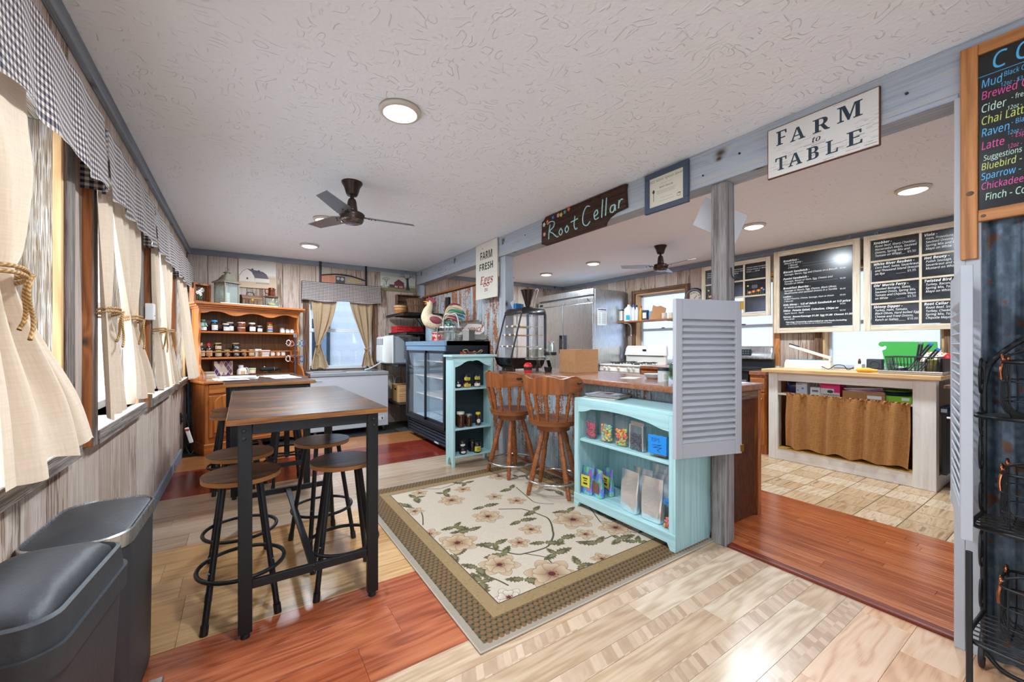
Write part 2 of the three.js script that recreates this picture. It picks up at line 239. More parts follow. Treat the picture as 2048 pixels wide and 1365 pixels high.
// ------- floor: strips of laid boards
{
  const f = struct('floor');
  part(f, 'slab', bx(XL - TH, XR + TH, -0.2, -0.014, ZB - TH, ZF + TH, 0, 0), M.groove);
  const fl = (map, rough = 0.3, c = 0xffffff) => P(new THREE.Color(c).multiplyScalar(0.9), rough, { map, clearcoat: 0.25, clearcoatRoughness: 0.25 });
  const red = woodMap(41, [[134, 68, 42], [172, 94, 60], [190, 114, 76]], { k: 5, warp: 2.2, streak: 0.45, su: 1.4 });
  const oak = woodMap(42, [[178, 134, 86], [204, 162, 112], [216, 178, 128]], { k: 4, warp: 2, streak: 0.6 });
  const gre = woodMap(43, [[166, 138, 114], [190, 166, 142], [206, 186, 164]], { k: 4, warp: 2, streak: 0.6 });
  const che = woodMap(44, [[104, 34, 24], [138, 50, 36], [152, 64, 46]], { k: 5, streak: 0.6 });
  const map_ = woodMap(45, [[188, 160, 132], [212, 188, 160], [224, 204, 180]], { k: 3, warp: 2.6, streak: 0.35 });
  const mapP = woodMap(46, [[196, 152, 118], [220, 180, 146], [228, 194, 164]], { k: 3, warp: 2.6, streak: 0.3 });
  const dia = mk(512, 64, 0.9, 0.072, (u, v) => { const q = (u * 30 + v * 1.1), i = Math.floor(q), h = NT[(((i % 30) + 30) % 30) * 37 + 11]; return ramp([[178, 148, 120], [206, 178, 151], [220, 195, 168]], h * 0.7 + 0.3 * (fbm((q % 30) / 30, v, 60, 3, 2, 5) - 0.4)); });
  const hard = woodMap(47, [[146, 76, 42], [182, 104, 62], [202, 126, 80]], { k: 2, streak: 0.7, fine: 0.4, su: 1.0, sv: 0.3 });
  const set = (m, r, cs) => cs.map(c => fl(m, r, c));
  const mats = { red: set(red, 0.24, [0xffffff, 0xf2e6e0]), oak: set(oak, 0.24, [0xffffff, 0xeadfce, 0xf6efe4]), gre: set(gre, 0.28, [0xffffff, 0xe8e2da]), che: set(che, 0.22, [0xffffff, 0xe4d8d4]), bro: set(oak, 0.28, [0xe8c8b0, 0xd8b49c]), map: set(map_, 0.26, [0xffffff, 0xf0e8e0, 0xe6dcd4]), mapP: set(mapP, 0.28, [0xffffff, 0xf4e6da, 0xfff4ea]), dia: [fl(dia, 0.28)], hard: set(hard, 0.2, [0xffffff, 0xf0e0d4, 0xe2cdbf]) };
  const fr = rng(5);
  // boards along x
  const zone = (m, z0, z1, x0, x1, w, L) => {
    let row = 0;
    for (let z = z0; z < z1 - 0.002; z += w, row++) {
      let x = x0 - fr() * L;
      for (; x < x1; x += L) { const s = Math.max(x, x0), e = Math.min(x + L, x1); if (e - s < 0.02) continue; part(f, 'plank', bx(s + 0.0004, e - 0.0004, -0.014, 0, z + 0.0004, Math.min(z + w, z1) - 0.0004, 0.0008, 0), mats[m][Math.floor(fr() * mats[m].length)]); }
    }
  };
  zone('bro', -5.56, -4.95, XL, 2.45, 0.2033, 1.25); zone('che', -4.95, -4.11, XL, 2.45, 0.21, 1.25); zone('gre', -4.11, -3.10, XL, 2.45, 0.202, 1.25);
  zone('oak', -3.10, -2.08, XL, 2.45, 0.204, 1.25); zone('red', -2.08, -1.47, XL, 2.45, 0.2034, 1.25);
  for (let z = -1.47; z < -0.66; z += 0.2063) { zone('map', z, z + 0.1343, XL, 2.41, 0.1343, 1.22); zone('dia', z + 0.1343, z + 0.2063, XL, 2.41, 0.072, 2.44); }
  zone('mapP', -0.645, 0.375, XL, 2.41, 0.17, 0.62);
  part(f, 'floorboards', bx(XL, 2.41, -0.014, 0, 0.375, ZF, 0, 0), mats.map[0]);
  // slate tiles along the back wall
  const sl = woodMap(48, [[44, 46, 46], [70, 72, 70], [104, 104, 98]], { streak: 0.3, fine: 0.6, warp: 3 }), sm = [fl(sl, 0.45), fl(sl, 0.45, 0xb0b0b0), fl(sl, 0.45, 0x8c8c8c)];
  for (let x = XL; x < 2.4; x += 0.3) for (let z = -5.56; z > ZB; z -= 0.3) part(f, 'tile', bx(x + 0.003, Math.min(x + 0.297, 2.44), -0.014, 0, Math.max(z - 0.297, ZB), z - 0.003, 0.002, 0), sm[Math.floor(fr() * 3)]);
  // kitchen: narrow hardwood strips, one step up, then vinyl tiles
  const U = 0.016;
  for (let x = 2.455; x < 3.54; x += 0.0571) { let z = -2.5 - fr() * 0.9; for (; z < 0.4;) { const L = 0.45 + fr() * 0.8, e = Math.min(z + L, 0.4), s = Math.max(z, -2.5); if (e > s) part(f, 'plank', bx(x + 0.0005, Math.min(x + 0.0566, 3.55), -0.014, U, s + 0.0005, e - 0.0005, 0.001, 2), mats.hard[Math.floor(fr() * 3)]); z += L; } }
  part(f, 'nosing', bx(2.405, 2.455, -0.014, U + 0.002, -1.29, 0.5, 0.008, 2), wood(hard, 0.35, 0, { color: 0x9a6a58 }), 'dark wooden nosing along the step');
  part(f, 'floorboards', bx(2.455, 3.55, -0.014, U, 0.4, ZF, 0, 2), mats.hard[0]); part(f, 'floorboards', bx(2.455, 3.55, -0.014, U, ZB, -2.5, 0, 2), mats.hard[0]);
  const ti = woodMap(49, [[168, 138, 106], [200, 174, 142], [218, 196, 166], [150, 124, 98]], { k: 3, warp: 3, streak: 0.5, fine: 0.2, su: 0.9, sv: 0.45 }), tm = [fl(ti, 0.35), fl(ti, 0.35, 0xf2e8dc), fl(ti, 0.35, 0xe8dccc)];
  part(f, 'tile_joint', bx(3.55, XR, -0.014, U - 0.004, ZB, ZF, 0, 0), S(0x7a5638, 0.7));
  for (let x = 3.555; x < 4.9; x += 0.225) for (let z = -2.6; z < 0.3; z += 0.225) part(f, 'tile', bx(x, x + 0.2195, 0, U - 0.001, z, z + 0.2195, 0.0012, 0), tm[Math.floor(fr() * 3)]);
}
// ------- beam, posts, trim
{
  const b = struct('beam');
  part(b, 'timber', bx(XB, XB + 0.15, 2.185, CH, ZB, ZF, 0.006, 2), M.blue);
  part(b, 'batten', bx(XB - 0.004, XB + 0.02, 2.18, 2.205, ZB, -0.35, 0.003, 2), M.blue);
  for (const [z, y] of [[-5.9, 2.3], [-5.2, 2.26], [-3.3, 2.31], [-1.42, 2.25], [-1.2, 2.3], [-0.5, 2.28]]) part(b, 'nail', cyl(0.006, 0.006, 0.004, 0, 0, 0, 8).rotateZ(PI / 2).translate(XB - 0.001, y, z), M.black);
  const p1 = struct('pillar_1'); part(p1, 'post', bx(2.395, 2.49, 0, 2.185, -1.385, -1.292, 0.005, 1), M.postWood);
  const p2 = struct('pillar_2'); part(p2, 'post', bx(2.39, 2.5, 0, 2.185, -3.83, -3.7, 0.005, 1), M.blue);
  const p3 = struct('pillar_3'); part(p3, 'post', bx(2.40, 2.47, 0, 2.185, ZB + 0.01, ZB + 0.1, 0.005, 1), M.blue);
  const tr = (n, x0, x1, y0, y1, z0, z1, g) => { const s = struct(n); part(s, 'board', bx(x0, x1, y0, y1, z0, z1, 0.004, g), M.trimBlue); };
  tr('trim_1', XL + 0.009, XL + 0.035, 2.325, CH, ZB, ZF, 2); tr('trim_2', XL, XB, 2.33, CH, ZB + 0.009, ZB + 0.03, 0); tr('trim_3', XR - 0.03, XR - 0.009, 2.325, CH, ZB, ZF, 2); tr('trim_4', XB + 0.15, XR, 2.33, CH, ZB + 0.009, ZB + 0.03, 0);
  tr('baseboard_left', XL + 0.009, XL + 0.028, 0, 0.1, -5.56, ZF, 2);
  const c = struct('trim_5'); part(c, 'corner_board', bx(XL + 0.009, XL + 0.1, 0, 0.9, ZB + 0.009, ZB + 0.06, 0.003, 1), M.blue);
}
// ------- windows
function pullCurtain() {}
function leftWindow(n, z0, z1) {
  const g = struct('window_' + n), b = (nm, x0, x1, y0, y1, a, c, m, gr = 1) => part(g, nm, bx(x0, x1, y0, y1, a, c, 0.003, gr), m), xo = XL - TH;
  b('jamb', xo, XL + 0.01, WY0, WY1, z0 - 0.03, z0 + 0.001, M.rough); b('jamb', xo, XL + 0.01, WY0, WY1, z1 - 0.001, z1 + 0.03, M.rough);
  b('jamb', xo, XL + 0.01, WY1 - 0.001, WY1 + 0.03, z0, z1, M.rough, 2);
  b('stop', XL - 0.005, XL + 0.018, WY0, WY1, z0 + 0.001, z0 + 0.022, M.pine); b('stop', XL - 0.005, XL + 0.018, WY0, WY1, z1 - 0.022, z1 - 0.001, M.pine);
  b('casing', XL + 0.009, XL + 0.026, WY0 - 0.04, WY1 + 0.09, z0 - 0.09, z0 - 0.001, M.barn); b('casing', XL + 0.009, XL + 0.04, WY0 - 0.06, WY1 + 0.09, z1 + 0.001, z1 + 0.06, M.orange, 1); b('casing', XL + 0.036, XL + 0.044, WY0 - 0.06, WY1 + 0.09, z1 + 0.001, z1 + 0.06, M.barn, 1);
  b('casing', XL + 0.009, XL + 0.03, WY1, WY1 + 0.09, z0, z1, M.barn, 2);
  b('window_sill', xo, XL + 0.045, WY0 - 0.028, WY0, z0 - 0.02, z1 + 0.0, M.whitePaint, 2); b('apron', XL + 0.009, XL + 0.05, WY0 - 0.062, WY0 - 0.002, z0 - 0.07, z1, M.barn, 2);
  const s = part(g, 'sash', [bx(xo, xo + 0.045, WY0, WY0 + 0.045, z0, z1, 0.003), bx(xo, xo + 0.045, WY1 - 0.045, WY1, z0, z1, 0.003), bx(xo, xo + 0.045, WY0, WY1, z0, z0 + 0.04, 0.003), bx(xo, xo + 0.045, WY0, WY1, z1 - 0.04, z1, 0.003), bx(xo, xo + 0.05, 1.4, 1.445, z0, z1, 0.003)], M.white);
  part(s, 'pane', bx(xo + 0.018, xo + 0.022, WY0 + 0.03, 1.41, z0 + 0.03, z1 - 0.03, 0), M.glass); part(s, 'pane', bx(xo + 0.026, xo + 0.03, 1.43, WY1 - 0.03, z0 + 0.03, z1 - 0.03, 0), M.glass);
}
WIN.forEach((w, i) => leftWindow(i + 1, w[0], w[1])); leftWindow(5, 0.25, 1.25); leftWindow(12, 1.5, 2.4);
{ // back window
  const g = struct('window_6'), [x0, x1, y0, y1] = BWIN, zo = ZB - TH, b = (nm, a, c, ya, yb, z0, z1, m, gr = 1) => part(g, nm, bx(a, c, ya, yb, z0, z1, 0.003, gr), m);
  b('casing', x0 - 0.08, x0, y0 - 0.02, y1 + 0.08, ZB + 0.009, ZB + 0.03, M.barnBrown); b('casing', x1, x1 + 0.08, y0 - 0.02, y1 + 0.08, ZB + 0.009, ZB + 0.03, M.barnBrown); b('casing', x0, x1, y1, y1 + 0.08, ZB + 0.009, ZB + 0.03, M.barnBrown, 0);
  b('window_sill', x0 - 0.05, x1 + 0.05, y0 - 0.03, y0, zo, ZB + 0.05, M.barnBrown, 0); for (const x of [x0 + 0.006, x1 - 0.006]) b('jamb', x - 0.006, x + 0.006, y0, y1, zo, ZB + 0.01, M.white);
  const s = part(g, 'sash', [bx(x0, x1, y0, y0 + 0.05, zo + 0.01, zo + 0.05), bx(x0, x1, y1 - 0.05, y1, zo + 0.01, zo + 0.05), bx(x0, x0 + 0.05, y0, y1, zo + 0.01, zo + 0.05), bx(x1 - 0.05, x1, y0, y1, zo + 0.01, zo + 0.05), bx(x0, x1, 1.4, 1.45, zo + 0.01, zo + 0.06)], S(0xd6dbe0, 0.4));
  part(s, 'pane', bx(x0 + 0.04, x1 - 0.04, y0 + 0.04, 1.41, zo + 0.025, zo + 0.029, 0), M.tint); part(s, 'pane', bx(x0 + 0.04, x1 - 0.04, 1.44, y1 - 0.04, zo + 0.035, zo + 0.039, 0), M.tint);
}
RWIN.forEach((w, i) => { // kitchen windows behind clouded film
  const g = struct('window_' + (i < 3 ? 7 + i : 10 + i)), [z0, z1] = w, y0 = 0.95, y1 = 2.06, xo = XR + TH, b = (nm, a, c, ya, yb, za, zb, m, gr = 1) => part(g, nm, bx(a, c, ya, yb, za, zb, 0.003, gr), m);
  const cs = i === 1 ? M.frameWood : M.barnBrown;
  b('casing', XR - 0.035, XR - 0.009, y0, y1 + 0.06, z0 - 0.07, z0, cs); b('casing', XR - 0.035, XR - 0.009, y0, y1 + 0.06, z1, z1 + 0.07, cs); b('casing', XR - 0.035, XR - 0.009, y1, y1 + 0.06, z0, z1, cs, 2);
  b('jamb', XR - 0.01, xo, y0, y1, z0 - 0.002, z0 + 0.02, M.pine); b('jamb', XR - 0.01, xo, y0, y1, z1 - 0.02, z1 + 0.002, M.pine); b('jamb', XR - 0.01, xo, y1 - 0.02, y1, z0, z1, M.pine, 2); b('window_sill', XR - 0.05, xo, y0 - 0.03, y0, z0 - 0.07, z1 + 0.07, M.whitePaint, 2);
  const s = part(g, 'sash', [bx(xo - 0.05, xo - 0.01, y0, y0 + 0.04, z0 + 0.02, z1 - 0.02), bx(xo - 0.05, xo - 0.01, y1 - 0.05, y1 - 0.02, z0 + 0.02, z1 - 0.02), bx(xo - 0.05, xo - 0.01, y0, y1, z0 + 0.02, z0 + 0.05), bx(xo - 0.05, xo - 0.01, y0, y1, z1 - 0.05, z1 - 0.02), bx(xo - 0.07, xo - 0.01, 1.44, 1.48, z0 + 0.02, z1 - 0.02)], S(0xd4dae4, 0.4));
  part(s, 'pane', bx(xo - 0.03, xo - 0.026, y0 + 0.03, 1.46, z0 + 0.03, z1 - 0.03, 0), M.film); part(s, 'pane', bx(xo - 0.04, xo - 0.036, 1.46, y1 - 0.04, z0 + 0.03, z1 - 0.03, 0), M.film);
  part(s, 'latch', box(0.02, 0.012, 0.05, xo - 0.07, 1.48, (z0 + z1) / 2), M.blackMetal);
});
{ // openings behind the viewer: a glazed door and two windows
  const d = struct('door_1'), w = S(0xe2e2e0, 0.5), fr = (g, n, x0, x1, y0, y1, t) => { const s = part(g, n, [bx(x0, x0 + t, y0, y1, ZF + 0.05, ZF + 0.1), bx(x1 - t, x1, y0, y1, ZF + 0.05, ZF + 0.1), bx(x0, x1, y0, y0 + t, ZF + 0.05, ZF + 0.1), bx(x0, x1, y1 - t, y1, ZF + 0.05, ZF + 0.1)], w); part(s, 'pane', bx(x0 + t, x1 - t, y0 + t, y1 - t, ZF + 0.07, ZF + 0.075, 0), M.glass); };
  fr(d, 'leaf', 0.1, 1.0, 0, 2.05, 0.11);
}
// ------- corrugated metal walls
function corrugated(len, h, pitch, amp, th = 0.0012) {   // along x, facing +z
  const n = Math.round(len / pitch * 10), s = new THREE.Shape(), y = i => amp * Math.sin(2 * PI * (i / n * len) / pitch); s.moveTo(0, y(0)); for (let i = 1; i <= n; i++) s.lineTo(i / n * len, y(i)); for (let i = n; i >= 0; i--) s.lineTo(i / n * len, y(i) - th - 0.001);
  const q = new THREE.ExtrudeGeometry(s, { depth: h, bevelEnabled: false, curveSegments: 1 }); q.rotateX(-PI / 2); q.computeVertexNormals();
  const t = toCreasedNormals(q, 0.9); return t.scale(1, 1, -1).index ? t : flip(t);
}
function flip(q) { for (const k of ['position', 'normal', 'uv']) { const a = q.attributes[k]; if (!a) continue; for (let i = 0; i < a.count; i += 3) for (let c = 0; c < a.itemSize; c++) { const u = a.array[(i + 1) * a.itemSize + c]; a.array[(i + 1) * a.itemSize + c] = a.array[(i + 2) * a.itemSize + c]; a.array[(i + 2) * a.itemSize + c] = u; } } return q; }
{
  const w = struct('wall_partition'); // half wall with rusty sheet metal between the shop and the kitchen
  part(w, 'framing', bx(2.47, 2.56, 0, 1.965, ZB + 0.02, -3.84, 0, 1), M.barnBrown);
  for (let k = 0; k < 4; k++) { const L = 0.615; const q = uvm(corrugated(L, 1.95, 0.065, 0.008), 1); q.rotateY(-PI / 2); q.translate(2.455, 0.002, ZB + 0.03 + k * L); part(w, 'metal_sheet', q, M.rustWall); }
  part(w, 'cap_board', bx(2.43, 2.6, 1.965, 1.99, ZB + 0.02, -3.84, 0.003, 2), M.orange);
}
{
  const w = struct('wall_side'); // stub wall on the right, clad in galvanised sheet
  part(w, 'framing', bx(2.41, 2.53, 0, 2.185, -0.33, ZF, 0, 1), M.barnBrown);
  for (let k = 0; k < 4; k++) { const q = uvm(corrugated(0.7, 2.18, 0.067, 0.009), 1); q.rotateY(-PI / 2); q.translate(2.395, 0.002, -0.33 + k * 0.7); part(w, 'metal_sheet', q, M.galvDark); }
  const j = struct('trim_6'); part(j, 'jamb_board', bx(2.362, 2.54, 0, 2.185, -0.362, -0.331, 0.003, 1), M.greyDoor); part(j, 'jamb_board', bx(2.362, 2.385, 0, 2.185, -0.331, -0.29, 0.003, 1), M.greyDoor);
}
// ------- outside
{
  const g = struct('ground_outside'); part(g, 'gravel', bx(-30, 30, -0.5, -0.35, -30, 30, 0, 0), S(0xe9ebee, 0.95));
  const h = thing('neighbour_house', 'white clapboard house with dark door seen through the back window', 'house', [0.4, -0.35, -9.2]);
  part(h, 'wall', bx(-1.2, 3.4, 0, 5, -1.2, -0.03, 0), S(0xe4e8ee, 0.7)); for (let i = 0; i < 30; i++) { const q = box(3.3, 0.125, 0.02, 1.72, i * 0.12, -0.012, 0.002, 0); q.rotateX(-0.0); part(h, 'siding_board', q, i % 2 ? S(0xf0f3f7, 0.6) : S(0xe7ebf1, 0.6)); }
  part(h, 'corner_board', box(0.14, 4, 0.05, 0.52, 0, 0.01), S(0xffffff, 0.6)); const d = part(h, 'shutter', box(0.34, 1.75, 0.06, 0.98, 0.35, 0.02), S(0x3a4654, 0.5)); part(d, 'pane', box(0.2, 1.4, 0.01, 0.98, 0.52, 0.05, 0), S(0x8fa3b8, 0.2));
}
// ---------------------------------------------------------------- ceiling lights
{
  const ring = S(0xcfc6ba, 0.4), glow = S(0xfff6e8, 0.5, { emissive: 0xfff0dc, emissiveIntensity: 2.2 });
  const pr = [[0.0, -0.001], [0.104, -0.001], [0.104, -0.012], [0.096, -0.02], [0.083, -0.022]], pd = [[0.0, -0.036], [0.03, -0.035], [0.06, -0.031], [0.084, -0.02]];
  const lamp = (x, z, label) => {
    const t = thing('ceiling_light', label, 'ceiling light', [x, CH, z], 0);
    part(t, 'trim_ring', lathe(pr, 40), ring); part(t, 'diffuser', lathe(pd, 40), glow);
    const l = new THREE.RectAreaLight(LAMP_COLOR, LAMP_POWER, 0.15, 0.15); l.position.set(x, CH - 0.04, z); l.rotation.x = -PI / 2; scene.add(l);
  };
  lamp(0.674, -2.03, 'large round ceiling light nearest the camera, in front of the front fan'); lamp(0.661, -4.16, 'round ceiling light half hidden behind a fan blade'); lamp(0.678, -5.34, 'small round ceiling light above the wooden hutch corner');
  lamp(4.255, -0.865, 'round kitchen ceiling light nearest the coffee board'); lamp(4.242, -2.01, 'round kitchen ceiling light just right of the brown post'); lamp(4.23, -4.21, 'round kitchen ceiling light in front of the steel refrigerator'); lamp(4.226, -5.29, 'farthest round kitchen ceiling light above the coffee grinder');
 
  lamp(0.67, -0.85, 'round ceiling light just out of sight above the camera');
}
// ---------------------------------------------------------------- curtains and valances
// prof rows, top to bottom: [y, centre along, width, distance from wall, fold depth]; map turns (along, y, out) into the room
function clothSheet(prof, folds, phase, map, nu = 56, nv = 46) {
  const pos = [], uv = [], idx = [], n = prof.length - 1;
  const cr = (k, t) => { const f = t * n, i = Math.min(n - 1, Math.floor(f)), s = f - i, g = j => prof[clamp(j, 0, n)][k], a = g(i - 1), b = g(i), c = g(i + 1), d = g(i + 2); return 0.5 * (2 * b + (c - a) * s + (2 * a - 5 * b + 4 * c - d) * s * s + (3 * b - a - 3 * c + d) * s * s * s); };
  const W0 = Math.max(...prof.map(p => p[2])) * 1.25;
  for (let j = 0; j <= nv; j++) { const t = j / nv, y = lerp(prof[0][0], prof[n][0], 0) , yy = cr(0, t), c = cr(1, t), w = Math.max(0.04, cr(2, t)), d = cr(3, t), A = cr(4, t);
    for (let i = 0; i <= nu; i++) { const s = i / nu, q = s * folds * 2 * PI + phase; const a = c + (s - 0.5) * w + 0.25 * A * Math.sin(q * 0.5 + 1), o = d + A * (0.75 * Math.sin(q) + 0.35 * Math.sin(q * 1.63 + 2 * t + phase));
      const e = map(a, yy + (t > 0.98 ? 0.012 * Math.sin(q * 0.7 + phase) : 0), o); pos.push(...e); uv.push(s * W0, yy); } }
  for (let j = 0; j < nv; j++) for (let i = 0; i < nu; i++) { const a = j * (nu + 1) + i; idx.push(a, a + 1, a + nu + 1, a + 1, a + nu + 2, a + nu + 1); }
  const q = new THREE.BufferGeometry(); q.setAttribute('position', new THREE.Float32BufferAttribute(pos, 3)); q.setAttribute('uv', new THREE.Float32BufferAttribute(uv, 2)); q.setIndex(idx); q.computeVertexNormals(); return q;
}
const onLeft = (a, y, o) => [XL + o, y, a], onBack = (a, y, o) => [a, y, ZB + o];
const ds = m => { m.side = THREE.DoubleSide; return m; }; ds(M.muslin); ds(M.muslinDark); ds(M.gingham); ds(M.burlap);
function curtain(label, map, mat, prof, tie, folds, phase, group) {
  const t = thing('curtain', label, 'curtain', [0, 0, 0], 0, group);
  part(t, 'cloth', clothSheet(prof, folds, phase, map), mat);
  if (tie) { const [y, c, w, o] = tie, P3 = [], Q = []; for (let i = 0; i < 14; i++) { const a = i / 14 * 2 * PI; P3.push(map(c + (w / 2 + 0.006) * Math.cos(a), y + 0.012 * Math.sin(a + 0.6), o + 0.042 * Math.sin(a))); }
    for (let i = 0; i < 7; i++) Q.push(map(c - 0.02 + 0.02 * Math.sin(i), y - i * 0.022, o + 0.05 - 0.004 * i));
    part(t, 'tie_rope', [tube(P3, 0.0055, 60, 8, true), tube(P3.map(p => [p[0], p[1] - 0.014, p[2]]), 0.0052, 60, 8, true), tube(Q, 0.005, 24, 8), tube(Q.map((p, i) => [p[0], p[1], p[2]].map((v, k) => v + (k === 1 ? -0.004 * i : 0.004 * i))), 0.0045, 24, 8)].map(q => uvm(q, 1)), M.rope); }
  return t;
}
const CG = 'muslin curtains tied back with rope along the window wall';
curtain('cream curtain at the nearest left window, knotted rope at its waist', onLeft, M.muslin, [[1.93, -1.42, 0.5, 0.054, 0.008], [1.8, -1.42, 0.5, 0.056, 0.012], [1.65, -1.42, 0.42, 0.07, 0.022], [1.45, -1.43, 0.26, 0.075, 0.022], [1.36, -1.43, 0.13, 0.08, 0.02], [1.24, -1.47, 0.26, 0.09, 0.024], [1.05, -1.54, 0.5, 0.12, 0.028], [0.89, -1.57, 0.62, 0.14, 0.024]], [1.37, -1.43, 0.12, 0.085], 3.2, 0.4);
curtain('cream curtain on the near side of the second left window, seen almost edge-on', onLeft, M.muslin, [[1.93, -2.44, 0.26, 0.054, 0.008], [1.8, -2.44, 0.26, 0.056, 0.012], [1.6, -2.44, 0.24, 0.06, 0.016], [1.38, -2.42, 0.15, 0.065, 0.018], [1.34, -2.42, 0.1, 0.065, 0.016], [1.2, -2.44, 0.2, 0.075, 0.02], [0.9, -2.47, 0.3, 0.09, 0.02]], [1.35, -2.42, 0.09, 0.07], 2.2, 1.2);
curtain('bright cream curtain on the far side of the second left window with hanging rope end', onLeft, M.muslin, [[1.93, -2.88, 0.62, 0.054, 0.008], [1.8, -2.88, 0.62, 0.056, 0.012], [1.6, -2.87, 0.46, 0.06, 0.022], [1.4, -2.85, 0.24, 0.068, 0.022], [1.34, -2.85, 0.14, 0.07, 0.018], [1.22, -2.88, 0.3, 0.08, 0.024], [1.05, -2.92, 0.56, 0.1, 0.028], [0.93, -2.94, 0.7, 0.11, 0.026]], [1.34, -2.85, 0.13, 0.075], 4.2, 0.2);
curtain('cream curtain on the near side of the third left window', onLeft, M.muslin, [[1.93, -3.72, 0.26, 0.054, 0.008], [1.8, -3.72, 0.26, 0.056, 0.012], [1.55, -3.72, 0.22, 0.06, 0.016], [1.3, -3.71, 0.1, 0.065, 0.016], [1.15, -3.74, 0.22, 0.075, 0.02], [0.9, -3.78, 0.32, 0.09, 0.02]], [1.31, -3.71, 0.09, 0.07], 2.2, 2.2);
curtain('cream curtain on the far side of the third left window, tied with rope', onLeft, M.muslin, [[1.93, -4.18, 0.62, 0.054, 0.008], [1.8, -4.18, 0.62, 0.056, 0.012], [1.6, -4.15, 0.46, 0.06, 0.022], [1.36, -4.1, 0.22, 0.068, 0.022], [1.31, -4.1, 0.14, 0.07, 0.018], [1.18, -4.13, 0.28, 0.08, 0.024], [0.9, -4.25, 0.6, 0.11, 0.026]], [1.31, -4.1, 0.13, 0.075], 4.2, 0.9);
curtain('cream curtain flaring out at the farthest left window beside the hutch', onLeft, M.muslin, [[1.93, -5.3, 0.7, 0.054, 0.008], [1.8, -5.3, 0.7, 0.056, 0.012], [1.5, -5.3, 0.62, 0.08, 0.026], [1.2, -5.3, 0.64, 0.11, 0.028], [0.88, -5.3, 0.7, 0.15, 0.03]], null, 4.5, 0.3);
curtain('tan curtain tied on the left of the back window', onBack, M.muslinDark, [[1.9, 0.985, 0.33, 0.045, 0.007], [1.8, 0.985, 0.33, 0.05, 0.01], [1.55, 0.965, 0.25, 0.06, 0.018], [1.28, 0.915, 0.1, 0.06, 0.014], [1.22, 0.91, 0.06, 0.06, 0.012], [1.12, 0.915, 0.12, 0.062, 0.016], [0.88, 0.93, 0.25, 0.07, 0.018]], [1.22, 0.91, 0.06, 0.065], 3.2, 0.5);
curtain('tan curtain tied on the right of the back window', onBack, M.muslinDark, [[1.9, 1.5, 0.33, 0.045, 0.007], [1.8, 1.5, 0.33, 0.05, 0.01], [1.55, 1.53, 0.24, 0.06, 0.018], [1.22, 1.575, 0.09, 0.06, 0.014], [1.16, 1.58, 0.06, 0.06, 0.012], [1.06, 1.58, 0.11, 0.062, 0.016], [0.89, 1.585, 0.2, 0.07, 0.018]], [1.16, 1.58, 0.06, 0.065], 3.2, 1.5);
function valance(label, map, a0, a1, y0, y1, ph, f = 5) {
  const t = thing('valance', label, 'valance', [0, 0, 0], 0, undefined), c = (a0 + a1) / 2, w = a1 - a0;
  const q = clothSheet([[y1, c, w, 0.08, 0.003], [lerp(y0, y1, 0.8), c, w, 0.082, 0.004], [lerp(y0, y1, 0.4), c, w + 0.01, 0.086, 0.007], [y0, c, w + 0.02, 0.092, 0.009]], f, ph, map, 90, 14); part(t, 'cloth', q, M.gingham);
  for (const e of [a0, a1]) { const s = [[0.0, 1], [1, 1], [0, 0], [1, 0]].map(([o, v]) => map(e, v ? y1 : y0, 0.01 + o * 0.072)), g = new THREE.BufferGeometry(); g.setAttribute('position', new THREE.Float32BufferAttribute(s.flat(), 3)); g.setAttribute('uv', new THREE.Float32BufferAttribute([0, 0.28, 0.06, 0.28, 0, 0, 0.06, 0], 2)); g.setIndex([0, 1, 2, 1, 3, 2]); g.computeVertexNormals(); part(t, 'return', g, M.gingham); }
  const h = [map(a0, y1 - 0.02, 0.07), map(a1, y1 - 0.02, 0.07)]; part(t, 'rod', bar(h[0], h[1], 0.006), M.white);
}
valance('large blue gingham valance over the nearest left window', onLeft, -2.33, -0.85, 1.84, 2.14, 0.2, 6); valance('blue gingham valance over the second left window', onLeft, -3.5, -2.38, 1.84, 2.12, 1.3); valance('blue gingham valance over the third left window', onLeft, -4.83, -3.52, 1.84, 2.12, 2.1); valance('blue gingham valance over the farthest left window', onLeft, -6.2, -4.87, 1.84, 2.12, 2.9);
valance('dark gingham valance across the back window', onBack, 0.70, 1.77, 1.83, 2.1, 0.6, 3);
{ const t = thing('wall_sensor', 'small white plastic box on the board between two left windows', 'sensor', [XL + 0.026, 1.37, -3.58]); part(t, 'housing', box(0.045, 0.11, 0.07, 0.0225, 0, 0, 0.006), M.white); part(t, 'indicator', cyl(0.004, 0.004, 0.003, 0, 0, 0, 10).rotateZ(-PI / 2).translate(0.046, 0.03, 0.012), S(0x9aa4a8, 0.3)); }
